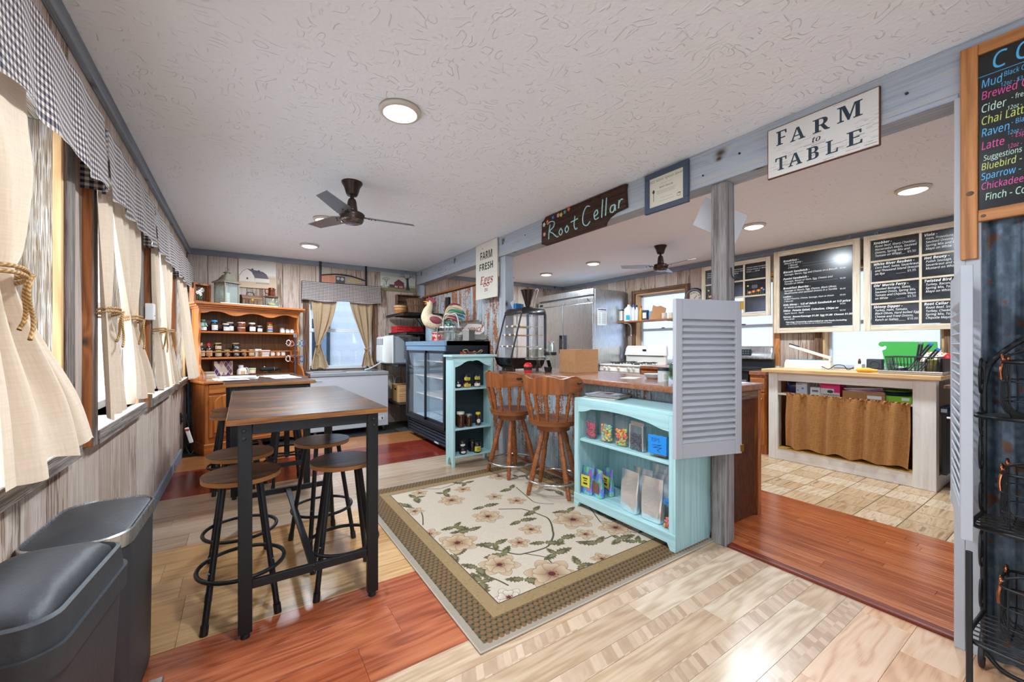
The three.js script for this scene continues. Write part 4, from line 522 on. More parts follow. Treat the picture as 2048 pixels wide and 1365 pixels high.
{ // on top of the hutch
  const yt = 1.69;
  const f = thing('shadow_box', 'square wooden shadow box with white flowers on the hutch crown', 'picture box', hp(0.05, yt, -0.31), HT + 0.5); part(f, 'frame', [box(0.2, 0.02, 0.06, 0, 0, 0), box(0.2, 0.02, 0.06, 0, 0.2, 0), box(0.02, 0.22, 0.06, -0.1, 0, 0), box(0.02, 0.22, 0.06, 0.1, 0, 0)], M.orange); part(f, 'back', box(0.2, 0.2, 0.008, 0, 0.01, -0.022, 0), M.barnBrown);
  for (const [x, y, s] of [[0.0, 0.13, 1], [0.03, 0.15, 1.2], [-0.03, 0.115, 0.9], [0.01, 0.1, 0.9]]) { const pet = []; for (let i = 0; i < 7; i++) { const a = i / 7 * 2 * PI, q = new THREE.SphereGeometry(0.008 * s, 8, 6); q.scale(1, 1.5, 0.4); q.translate(0, 0.013 * s, 0); q.rotateZ(a); pet.push(q); } const fl = part(f, 'flower', pet.map(q => q.translate(x, y, -0.008)), M.white); part(fl, 'heart', new THREE.SphereGeometry(0.006 * s, 8, 6).translate(x, y, -0.004), S(0xd8b44a, 0.7)); part(fl, 'stem', bar([x, y, -0.012], [0.0, 0.04, -0.012], 0.002, 6), S(0x5f7f4a, 0.8)); } part(f, 'vase', lathe([[0.001, 0.02], [0.02, 0.02], [0.024, 0.045], [0.014, 0.06], [0.017, 0.068]], 16), M.greenGlass);
  const l = thing('lantern', 'weathered grey metal lantern with peaked roof on the hutch', 'lantern', hp(0.3, yt, -0.28), HT + 0.3), lm = S(0x8a8272, 0.7, { metalness: 0.35 }); part(l, 'base', loft([[0, 0.2, 0.2, 0.004], [0.018, 0.19, 0.19, 0.004]], true, 1), lm); for (const [x, z] of [[-1, -1], [1, -1], [1, 1], [-1, 1]]) part(l, 'corner_post', box(0.016, 0.24, 0.016, x * 0.082, 0.016, z * 0.082), lm); for (let i = 0; i < 4; i++) { const q = box(0.15, 0.225, 0.003, 0, 0.02, 0.083, 0); q.rotateY(i * PI / 2); part(l, 'pane', q, P(0xeef4f2, 0.15, { transmission: 0.9, thickness: 0 })); const fil = []; for (let k = 0; k < 5; k++) fil.push(torus(0.014, 0.0025, -0.056 + k * 0.028, 0.232, 0.086, false, 14, 5)); part(l, 'filigree', fil.map(g => g.rotateY(i * PI / 2)), lm); }
  part(l, 'roof', loft([[0.25, 0.215, 0.215, 0.003], [0.258, 0.215, 0.215, 0.003], [0.29, 0.13, 0.13, 0.003], [0.345, 0.07, 0.07, 0.003]], true, 1), lm); part(l, 'chimney', [cyl(0.022, 0.026, 0.035, 0, 0.34, 0, 12), lathe([[0.04, 0.375], [0.03, 0.383], [0.001, 0.4]], 14)], lm); part(l, 'ring', torus(0.02, 0.003, 0, 0.415, 0, false, 20, 6), lm); part(l, 'candle', cyl(0.03, 0.03, 0.12, 0, 0.018, 0, 18), M.cream);
  const c = thing('trinket_chest', 'small dome-lidded studded wooden chest on the hutch', 'chest', hp(0.555, yt, -0.29), HT); part(c, 'body', box(0.22, 0.075, 0.12, 0, 0, 0), M.barnBrown); { const q = new THREE.CylinderGeometry(0.06, 0.06, 0.222, 20, 1, false, 0, PI); q.rotateZ(PI / 2); q.translate(0, 0.075, 0); part(c, 'lid', uvm(q.toNonIndexed(), 0), M.barnBrown); } part(c, 'stud', Array.from({ length: 14 }, (_, i) => new THREE.SphereGeometry(0.005, 8, 6).translate(-0.1 + (i % 7) * 0.033, 0.014 + Math.floor(i / 7) * 0.05, 0.061)), M.brass); part(c, 'clasp', box(0.03, 0.03, 0.006, 0, 0.055, 0.062), M.brass); part(c, 'handle', tube([[-0.04, 0.133, 0], [-0.035, 0.165, 0], [0.035, 0.165, 0], [0.04, 0.133, 0]], 0.006, 24), M.black);
  const g = thing('glass_crock', 'clear glass crock with wooden lid and scoop inside on the hutch', 'glass jar', hp(0.79, yt, -0.27), HT); part(g, 'glass', lathe([[0.001, 0], [0.07, 0], [0.085, 0.03], [0.09, 0.08], [0.08, 0.115], [0.07, 0.125], [0.068, 0.125], [0.078, 0.112], [0.087, 0.08], [0.082, 0.03], [0.068, 0.004], [0.001, 0.004]], 28), M.glassSolid); part(g, 'lid', [cyl(0.078, 0.078, 0.02, 0, 0.125, 0, 28), box(0.05, 0.012, 0.02, -0.095, 0.128, 0)], M.barnBrown); part(g, 'contents', new THREE.SphereGeometry(0.045, 16, 10).scale(1.1, 0.7, 1.1).translate(0, 0.034, 0), S(0xb39a6a, 0.7));
  const k = thing('brown_mug', 'brown glass mug with handle standing on the glass crock', 'mug', hp(0.79, yt + 0.146, -0.27), HT); part(k, 'mug', lathe([[0.001, 0], [0.034, 0], [0.038, 0.01], [0.036, 0.1], [0.032, 0.105], [0.033, 0.012], [0.001, 0.01]], 22), P(0x6a2f10, 0.08, { transmission: 0.4, thickness: 0 })); part(k, 'handle', tube([[-0.035, 0.085, 0], [-0.07, 0.08, 0], [-0.072, 0.04, 0], [-0.036, 0.02, 0]], 0.007, 24), P(0x6a2f10, 0.1));
  solo('white_board', 'long white strip lying along the front of the hutch crown', 'board', box(0.62, 0.01, 0.03, 0, 0, 0, 0.002), M.white, hp(0.5, yt, -0.15), HT);
}
// ---------------------------------------------------------------- pictures and signs on the back wall
const ZW = ZB + 0.009;
{
  const hook = (t, w, h) => part(t, 'board', box(w, h, 0.02, 0, -h / 2, 0.011, 0.002, 0), S(0xb8aa98, 0.8));
  const p = thing('barn_painting', 'canvas painting of a white barn above the hutch', 'painting', [0.185, 2.145, ZW]); hook(p, 0.42, 0.37); part(p, 'canvas', face(0.418, 0.368, 0, 0, 0.0225), flatPrint(420, 370, (g, w, h) => {
    let gr = g.createLinearGradient(0, 0, 0, h); gr.addColorStop(0, '#b9ada2'); gr.addColorStop(0.5, '#d8cfc6'); gr.addColorStop(0.62, '#bba58f'); gr.addColorStop(1, '#d3b79a'); g.fillStyle = gr; g.fillRect(0, 0, w, h);
    g.fillStyle = '#d9cec2'; g.beginPath(); g.moveTo(10, 290); g.lineTo(10, 215); g.lineTo(45, 160); g.lineTo(90, 128); g.lineTo(140, 160); g.lineTo(165, 215); g.lineTo(180, 290); g.fill(); g.fillStyle = '#5e5660'; g.beginPath(); g.moveTo(90, 122); g.lineTo(270, 152); g.lineTo(310, 180); g.lineTo(340, 250); g.lineTo(180, 238); g.lineTo(145, 165); g.fill(); g.fillStyle = '#d5cabd'; g.fillRect(180, 240, 165, 55); g.strokeStyle = '#877c80'; g.lineWidth = 2; for (let i = 0; i < 12; i++) { g.beginPath(); g.moveTo(150 + i * 13, 180); g.lineTo(185 + i * 13, 240); g.stroke(); }
    g.strokeStyle = '#3d3436'; g.lineWidth = 4; g.beginPath(); g.moveTo(8, 218); g.lineTo(43, 158); g.lineTo(90, 124); g.lineTo(270, 152); g.stroke(); g.fillStyle = '#4a4448'; g.fillRect(140, 116, 22, 16); g.fillRect(212, 132, 22, 14); g.fillRect(85, 238, 18, 26); for (let i = 0; i < 14; i++) g.fillRect(190 + i * 11, 292, 4, 20); g.fillStyle = '#c9a98a'; for (let i = 0; i < 60; i++) g.fillRect((i * 71) % w, 315 + (i * 37) % 50, 20, 2); }, 0.8));
  const q = thing('red_barn_picture', 'picture of a red barn and bare tree, high in the back corner', 'picture', [2.065, 2.2, ZW]); hook(q, 0.56, 0.285); part(q, 'canvas', face(0.558, 0.283, 0, 0, 0.0225), flatPrint(560, 285, (g, w, h) => {
    g.fillStyle = '#a9aca2'; g.fillRect(0, 0, w, h); g.fillStyle = '#c4c5ba'; g.fillRect(0, 60, w, 120); g.fillStyle = '#7d7655'; g.fillRect(0, 215, w, 70); g.fillStyle = '#cfd2cc'; g.fillRect(0, 160, 40, 55); g.fillRect(70, 175, 50, 40); g.fillStyle = '#5d3a3c'; g.fillRect(140, 185, 90, 45); g.fillStyle = '#78393f'; g.beginPath(); g.moveTo(215, 240); g.lineTo(215, 150); g.lineTo(285, 100); g.lineTo(370, 150); g.lineTo(380, 240); g.fill(); g.strokeStyle = '#2e2a2c'; g.lineWidth = 5; g.beginPath(); g.moveTo(212, 152); g.lineTo(285, 97); g.lineTo(374, 150); g.stroke(); g.fillStyle = '#c9c8bb'; for (const x of [225, 250, 300, 330]) g.fillRect(x, 200, 16, 26); g.fillRect(20, 220, 90, 5); g.fillRect(20, 232, 90, 5); for (let i = 0; i < 5; i++) g.fillRect(22 + i * 20, 212, 4, 34);
    g.fillStyle = '#3d3632'; g.beginPath(); g.moveTo(400, 260); g.quadraticCurveTo(420, 150, 405, 60); g.lineTo(450, 60); g.quadraticCurveTo(440, 160, 470, 260); g.fill(); g.strokeStyle = '#3d3632'; const br = (x, y, a, l, n) => { if (!n) return; const X = x + Math.cos(a) * l, Y = y + Math.sin(a) * l; g.lineWidth = n * 1.7; g.beginPath(); g.moveTo(x, y); g.lineTo(X, Y); g.stroke(); br(X, Y, a - 0.5, l * 0.75, n - 1); br(X, Y, a + 0.4, l * 0.75, n - 1); }; br(410, 90, -2.3, 45, 5); br(440, 80, -0.9, 40, 5); br(90, 200, -1.57, 45, 5); }, 0.8));
  const s = thing('bow_saw_sign', 'old bow saw with printed panels above the back window valance', 'sign', [1.255, 2.19, ZW]), dk = M.black; for (const x of [-0.315, 0.315]) part(s, 'handle', [box(0.03, 0.31, 0.03, x, -0.1, 0.02, 0.008), new THREE.SphereGeometry(0.018, 10, 8).translate(x, 0.21, 0.02)], dk); part(s, 'bow', tube([[-0.3, 0.02, 0.02], [-0.1, 0.05, 0.02], [0.1, 0.04, 0.02], [0.3, -0.01, 0.02]], 0.009, 30), dk); part(s, 'blade', box(0.63, 0.022, 0.012, 0, -0.1, 0.02, 0.002), dk);
  part(s, 'panel', slab(0.6, 0.105, 0.01, 0, -0.028, 0.014), flatPrint(512, 90, (g, w, h) => { g.fillStyle = '#8d857a'; g.fillRect(0, 0, w, h); g.fillStyle = '#c07a5e'; g.fillRect(0, 0, 160, h); g.fillStyle = '#3f3c3e'; g.fillRect(160, 0, 110, h); g.fillStyle = '#a09a94'; g.beginPath(); g.arc(190, 30, 18, 0, 7); g.fill(); g.beginPath(); g.arc(238, 34, 20, 0, 7); g.fill(); g.fillStyle = '#7a4636'; for (let i = 0; i < 4; i++) { g.fillRect(14, 16 + i * 17, 58, 4); g.fillRect(86, 16 + i * 17, 58, 4); } g.fillStyle = '#c2a05a'; g.fillRect(310, 22, 150, 16); g.fillRect(296, 48, 180, 16); g.fillStyle = '#5a4a3a'; for (let i = 0; i < 12; i++) { g.fillRect(314 + i * 12, 22, 3, 16); g.fillRect(300 + i * 15, 48, 3, 16); } }));
}
// ---------------------------------------------------------------- chest freezer
{
  const t = thing('chest_freezer', 'white chest freezer with grey lid frame under the back window', 'freezer', [1.24, 0, -6.0]), x = 0.5;
  part(t, 'cabinet', bx(-x, x, 0.075, 0.79, -0.27, 0.25, 0.012), S(0xb9bcc2, 0.4)); part(t, 'lid_frame', [bx(-x - 0.005, x + 0.005, 0.79, 0.842, 0.18, 0.258, 0.01), bx(-x - 0.005, x + 0.005, 0.79, 0.842, -0.275, -0.2, 0.01), bx(-x - 0.005, -x + 0.06, 0.79, 0.842, -0.27, 0.25, 0.01), bx(x - 0.06, x + 0.005, 0.79, 0.842, -0.27, 0.25, 0.01)], S(0x8d8f92, 0.45)); part(t, 'glass_lid', [bx(-x + 0.05, 0.03, 0.828, 0.834, -0.2, 0.18, 0), bx(-0.03, x - 0.05, 0.836, 0.842, -0.2, 0.18, 0)], P(0xe8f2f6, 0.05, { transmission: 0.8, thickness: 0 })); part(t, 'inside', bx(-x + 0.06, x - 0.06, 0.6, 0.62, -0.2, 0.18, 0), M.white);
  part(t, 'badge', slab(0.09, 0.022, 0.003, -0.4, 0.735, 0.2515), flatPrint(90, 22, (g) => { g.fillStyle = '#b4b8be'; g.fillRect(0, 0, 90, 22); g.fillStyle = '#3f7a66'; g.fillRect(2, 2, 18, 18); g.fillStyle = '#7f8c90'; g.fillRect(26, 8, 60, 7); })); const p = part(t, 'control_panel', slab(0.14, 0.055, 0.004, 0.37, 0.185, 0.252), S(0xd2d4d6, 0.4)); part(p, 'dial', cyl(0.017, 0.018, 0.012, 0, 0, 0, 18).rotateX(PI / 2).translate(0.335, 0.185, 0.256), M.white); part(p, 'switch', box(0.016, 0.03, 0.006, 0.41, 0.17, 0.256), M.black);
  for (const sx of [-1, 1]) for (const sz of [-1, 1]) { const c = part(t, 'caster', cyl(0.026, 0.026, 0.022, 0, -0.011, 0, 18).rotateZ(PI / 2).translate(sx * 0.44, 0.026, sz * 0.2), M.black); part(c, 'fork', box(0.03, 0.04, 0.03, sx * 0.44, 0.038, sz * 0.2), M.steelDark); }
  solo('drain_hose', 'grey-white hose curving from the air conditioner down behind the freezer', 'hose', tube([[1.76, 1.0, -5.97], [1.66, 0.93, -6.0], [1.56, 0.87, -6.06], [1.5, 0.852, -6.1]], 0.009, 30), S(0xb9c4cc, 0.5));
}
// ---------------------------------------------------------------- back right corner: shelves, baskets, air conditioner, crate
{
  const c = thing('wall_cubby', 'old wooden cubby shelf on the back wall behind the baskets', 'shelf', [2.22, 1.7, ZW]), b = (...a) => part(c, 'board', bx(...a), M.barnBrown); b(-0.2, 0.2, 0.29, 0.305, 0, 0.09, 0.002, 0); b(-0.2, 0.2, 0, 0.015, 0, 0.09, 0.002, 0); b(-0.2, -0.183, 0.015, 0.29, 0, 0.09); b(0.183, 0.2, 0.015, 0.29, 0, 0.09); b(-0.183, 0.183, 0.14, 0.155, 0, 0.085, 0.002, 0); part(c, 'back', bx(-0.183, 0.183, 0.015, 0.29, 0, 0.006, 0, 0), M.barnBrown);
  const shelf = (label, y, z0, z1, x0 = 1.86) => { const t = thing('metal_shelf', label, 'shelf', [0, y, 0]); part(t, 'deck', [bx(x0, 2.44, -0.012, 0, z0, z1, 0.003), bx(x0, x0 + 0.012, -0.04, 0, z0, z1, 0.003), bx(x0, 2.44, -0.035, 0, z1 - 0.01, z1, 0.003)], M.black); for (const z of [z0 + 0.12, z1 - 0.12]) part(t, 'bracket', [bar([2.43, -0.02, z], [x0 + 0.1, -0.02, z], 0.008), bar([2.43, -0.2, z], [2.3, -0.03, z], 0.006), box(0.02, 0.22, 0.02, 2.43, -0.23, z)], M.blackMetal); return t; };
  shelf('upper black metal shelf in the back corner, bushel basket on it', 1.665, -6.27, -5.45); shelf('lower black metal shelf holding the red basket', 1.395, -6.27, -5.45, 1.9);
  const basket = (label, pos, r, h, m, hoop) => { const t = thing('bushel_basket', label, 'basket', pos); const n = 26; for (let i = 0; i < n; i++) { const a = i / n * 2 * PI, q = box(2 * PI * r * 0.93 / n, h, 0.004, 0, 0, 0, 0.001); const p = q.attributes.position; for (let k = 0; k < p.count; k++) { const f = 0.78 + 0.22 * p.getY(k) / h; p.setX(k, p.getX(k) * f); p.setZ(k, p.getZ(k) + r * f); } q.rotateY(a); part(t, 'stave', q, m); } parts(t, 'hoop', [cyl(r + 0.007, r + 0.006, 0.03, 0, h - 0.03, 0, 36, true), cyl(r * 0.92 + 0.006, r * 0.9 + 0.006, 0.022, 0, h * 0.52, 0, 36, true), cyl(r - 0.004, r - 0.004, 0.03, 0, h - 0.03, 0, 36, true)], hoop); part(t, 'base', cyl(r * 0.78, r * 0.78, 0.008, 0, 0.0, 0, 30), m); return t; };
  basket('large brown bushel basket on the upper black shelf', [2.24, 1.665, -5.88], 0.185, 0.235, ds(M.barnBrown), M.barnBrown); basket('small honey-coloured basket beside the large one', [1.985, 1.665, -5.97], 0.09, 0.135, ds(wood(M.pine.map, 0.7, 0, { color: 0xe0b078 })), M.pine);
  const rb = thing('plastic_basket', 'red plastic slotted basket on the lower black shelf', 'basket', [2.1, 1.395, -6.0]); { const q = []; for (let i = 0; i < 14; i++) q.push(box(0.018, 0.08, 0.004, -0.19 + i * 0.029, 0.006, 0.135, 0.001), box(0.018, 0.08, 0.004, -0.19 + i * 0.029, 0.006, -0.135, 0.001)); for (let i = 0; i < 9; i++) q.push(box(0.004, 0.08, 0.018, -0.2, 0.006, -0.12 + i * 0.03, 0.001), box(0.004, 0.08, 0.018, 0.2, 0.006, -0.12 + i * 0.03, 0.001)); part(rb, 'slat_wall', q, S(0xc01f24, 0.4)); for (const y of [0, 0.042, 0.082]) part(rb, y > 0.08 ? 'rim' : 'band', [box(0.41, 0.014, 0.012, 0, y, 0.136), box(0.41, 0.014, 0.012, 0, y, -0.136), box(0.012, 0.014, 0.28, -0.2, y, 0), box(0.012, 0.014, 0.28, 0.2, y, 0)], S(0xc01f24, 0.4)); part(rb, 'base', box(0.4, 0.005, 0.27, 0, 0, 0), S(0xa81a1e, 0.4)); }
  shelf('black metal shelf carrying the window air conditioner', 0.945, -6.27, -5.5, 1.8); shelf('bottom black metal shelf carrying the wooden crate', 0.385, -6.27, -5.5, 1.82);
  const a = thing('air_conditioner', 'white window air conditioner resting on a black shelf', 'air conditioner', [1.71, 0.945, -6.07]); part(a, 'case', bx(0.13, 0.55, 0.0, 0.39, -0.2, 0.19, 0.006), S(0xa9b1b8, 0.4, { metalness: 0.2 })); part(a, 'bezel', loftX([[0, 0.36, 0.36], [0.02, 0.39, 0.385], [0.12, 0.4, 0.395], [0.13, 0.4, 0.395]]), S(0xe3e4e2, 0.45)); part(a, 'flange', bx(0.125, 0.142, -0.005, 0.41, -0.205, 0.205, 0.003), S(0xd5d8d8, 0.4));
  const gr = part(a, 'air_grille', bx(-0.006, 0.004, 0.27, 0.36, -0.16, 0.15, 0.002), S(0x5f666c, 0.5)); for (let i = 0; i < 5; i++) part(gr, 'louver', bx(-0.01, 0.0, 0.278 + i * 0.018, 0.283 + i * 0.018, -0.155, 0.145, 0), M.white); for (let i = 0; i < 3; i++) part(gr, 'divider', bx(-0.011, 0, 0.27, 0.36, -0.09 + i * 0.085, -0.084 + i * 0.085, 0), M.white); part(a, 'intake_panel', bx(-0.008, 0.01, 0.03, 0.25, -0.165, 0.16, 0.004), S(0xdddedc, 0.5));
  for (let i = 0; i < 20; i++) part(a, 'vent_slot', bx(0.3, 0.36, 0.06 + i * 0.016, 0.067 + i * 0.016, 0.189, 0.192, 0), M.darkGrey); part(a, 'side_label', slab(0.1, 0.05, 0.002, 0.46, 0.34, 0.191), S(0x7d868e, 0.5));
  const k = thing('wooden_crate', 'pale wooden crate lettered AR with a green leaf, on the bottom shelf', 'crate', [2.08, 0.385, -5.88]), pm = M.pine; part(k, 'end_board', [bx(-0.2, -0.18, 0, 0.24, -0.16, 0.16, 0.004)], pm); part(k, 'end_board', [bx(0.18, 0.2, 0, 0.24, -0.16, 0.16, 0.004)], pm); const sl = [0, 0.083, 0.166].map(y => part(k, 'slat', bx(-0.2, 0.2, y + 0.003, y + 0.08, 0.16, 0.17, 0.003, 0), pm)); [0, 0.083, 0.166].map(y => part(k, 'slat', bx(-0.2, 0.2, y + 0.003, y + 0.08, -0.17, -0.16, 0.003, 0), pm)); part(k, 'floor', bx(-0.18, 0.18, 0, 0.012, -0.16, 0.16, 0, 0), pm);
  const tg = new THREE.ShapeGeometry(fontSans.generateShapes('AR', 0.085)); tg.translate(-0.06, 0.04, 0.1715); part(k, 'lettering', tg, S(0x2c2620, 0.8)); const lf = new THREE.Shape(); lf.moveTo(0, 0); lf.quadraticCurveTo(0.03, 0.05, 0.08, 0.02); lf.quadraticCurveTo(0.05, -0.03, 0, 0); const lg = new THREE.ShapeGeometry(lf); lg.translate(-0.02, 0.19, 0.1715); part(k, 'leaf_print', lg, S(0x4f7f3a, 0.8)); part(k, 'hand_hole', bx(-0.202, -0.2, 0.17, 0.195, -0.04, 0.04, 0), M.black);
  solo('wire_hook_rack', 'small white wire rack standing behind the wooden crate', 'rack', [tube([[-0.08, 0, 0], [-0.08, 0.36, 0], [0.0, 0.36, 0], [0.0, 0, 0]], 0.003, 30), tube([[0.04, 0, 0.02], [0.04, 0.33, 0.02], [0.14, 0.34, 0.02], [0.14, 0, 0.02]], 0.003, 30), bar([-0.08, 0.2, 0], [0.14, 0.2, 0.02], 0.003)], M.white, [1.93, 0.385, -6.15]);
}
function loftX(l) { // [x, h, d] rings along x, for the air conditioner's front
  const q = loft(l.map(([x, h, d]) => [x, h, d, 0.02])); q.rotateZ(-PI / 2); q.translate(0, 0.195, 0); return q;
}
// ---------------------------------------------------------------- glass-door drink cooler
{
  const t = thing('drink_cooler', 'black sliding glass door drink cooler by the half wall', 'cooler', [2.16, 0, -4.755], -PI / 2), w = 0.625, bk = S(0x131a24, 0.4), fr = S(0x7f9db6, 0.28, { metalness: 0.5 });
  part(t, 'cabinet', [bx(-w, w, 0.06, 1.255, -0.29, -0.26, 0.004), bx(-w, -w + 0.03, 0.06, 1.255, -0.29, 0.27, 0.004), bx(w - 0.03, w, 0.06, 1.255, -0.29, 0.27, 0.004), bx(-w, w, 1.2, 1.255, -0.29, 0.27, 0.004), bx(-w, w, 0.06, 0.27, -0.29, 0.22, 0.004)], bk);
  part(t, 'liner', [bx(-w + 0.03, w - 0.03, 0.28, 1.2, -0.26, -0.25, 0), bx(-w + 0.03, -w + 0.04, 0.28, 1.2, -0.25, 0.2, 0), bx(w - 0.04, w - 0.03, 0.28, 1.2, -0.25, 0.2, 0), bx(-w + 0.03, w - 0.03, 0.27, 0.285, -0.25, 0.2, 0)], S(0xb4ccd8, 0.5));
  part(t, 'header', [bx(-w, w, 1.2, 1.256, 0.262, 0.3, 0.004), bx(-w + 0.01, w - 0.01, 1.14, 1.198, 0.262, 0.292, 0.004)], fr, 'blue-grey header over the doors'); part(t, 'door_frame', [bx(-w, -w + 0.045, 0.27, 1.14, 0.255, 0.295, 0.004), bx(w - 0.04, w, 0.27, 1.14, 0.255, 0.295, 0.004), bx(-w, w, 0.255, 0.295, 0.255, 0.298, 0.004)], bk);
  const door = (x0, x1, z, n) => { const d = part(t, 'sliding_door', [bx(x0, x0 + 0.03, 0.295, 1.14, z, z + 0.018, 0.002), bx(x1 - 0.03, x1, 0.295, 1.14, z, z + 0.018, 0.002), bx(x0, x1, 0.295, 0.325, z, z + 0.018, 0.002), bx(x0, x1, 1.11, 1.14, z, z + 0.018, 0.002)], bk); part(d, 'pane', bx(x0 + 0.02, x1 - 0.02, 0.315, 1.12, z + 0.006, z + 0.012, 0), M.glass); part(d, 'handle', bx(n ? x1 - 0.02 : x0 + 0.004, n ? x1 - 0.006 : x0 + 0.018, 0.62, 0.86, z + 0.018, z + 0.03, 0.003), M.black); }; door(-w + 0.045, 0.05, 0.272, 0); door(-0.02, w - 0.04, 0.25, 1);
  for (const y of [0.56, 0.8, 1.0]) { const sh = part(t, 'wire_shelf', [bx(-w + 0.04, w - 0.04, y, y + 0.012, 0.16, 0.172, 0.002), bx(-w + 0.04, w - 0.04, y, y + 0.012, -0.24, -0.228, 0.002)], M.white); part(sh, 'wire', Array.from({ length: 30 }, (_, i) => box(0.005, 0.005, 0.4, -w + 0.07 + i * 0.038, y + 0.006, -0.035, 0)), M.white); }
  for (let i = 0; i < 5; i++) { const q = box(1.2, 0.03, 0.02, 0, 0, 0, 0.006, 0); q.rotateX(0.5); q.translate(0, 0.055 + i * 0.038, 0.245); part(t, 'grille_slat', q, S(0x2b3a4a, 0.4, { metalness: 0.4 })); } part(t, 'badge', bx(0.28, 0.4, 0.06, 0.078, 0.262, 0.268, 0.001), S(0xb9d4d2, 0.4));
  parts(t, 'foot', [-0.55, 0.55].flatMap(x => [-0.22, 0.18].map(z => cyl(0.02, 0.025, 0.06, x, 0, z, 12))), M.black);
  const c = thing('drink_carton', 'red and orange drink cartons standing inside the cooler', 'carton', [2.16, 1.012, -4.4], -PI / 2); for (const x of [-0.06, 0.17]) part(c, 'carton', box(0.21, 0.12, 0.2, x, 0, 0, 0.003), S(0xb5371f, 0.6)); part(c, 'band', bx(-0.17, 0.28, 0.0, 0.02, 0.1, 0.102, 0), S(0xe0a92c, 0.6));
}
// ---------------------------------------------------------------- things on the cooler
function vtube(list, rad = 14, seg = 6) { // [x, y, z, r, flatten] swept round body
  const c = new THREE.CatmullRomCurve3(list.map(p => V3(p[0], p[1], p[2])), false, 'centripetal'), n = (list.length - 1) * seg, pos = [], idx = [], fr = c.computeFrenetFrames(n, false);
  for (let j = 0; j <= n; j++) { const t = j / n, P0 = c.getPoint(t), f = t * (list.length - 1), i = Math.min(list.length - 2, Math.floor(f)), s = sstep(0, 1, f - i), r = lerp(list[i][3], list[i + 1][3], s), fl = lerp(list[i][4] ?? 1, list[i + 1][4] ?? 1, s), N = fr.normals[j], B = fr.binormals[j]; const zN = Math.abs(N.z) > Math.abs(B.z); for (let k = 0; k < rad; k++) { const a = k / rad * 2 * PI, x = r * Math.cos(a) * (zN ? fl : 1), y = r * Math.sin(a) * (zN ? 1 : fl); pos.push(P0.x + N.x * x + B.x * y, P0.y + N.y * x + B.y * y, P0.z + N.z * x + B.z * y); } }
  for (let j = 0; j < n; j++) for (let k = 0; k < rad; k++) { const a = j * rad + k, b = j * rad + (k + 1) % rad; idx.push(a, b, a + rad, b, b + rad, a + rad); }
  for (const [r0, up] of [[0, 0], [n, 1]]) { const m = pos.length / 3, p = c.getPoint(up); pos.push(p.x, p.y, p.z); for (let k = 0; k < rad; k++) { const a = r0 * rad + k, b = r0 * rad + (k + 1) % rad; up ? idx.push(m, a, b) : idx.push(m, b, a); } }
  const q = new THREE.BufferGeometry(); q.setAttribute('position', new THREE.Float32BufferAttribute(pos, 3)); q.setIndex(idx); q.computeVertexNormals(); return uvm(q, 1);
}
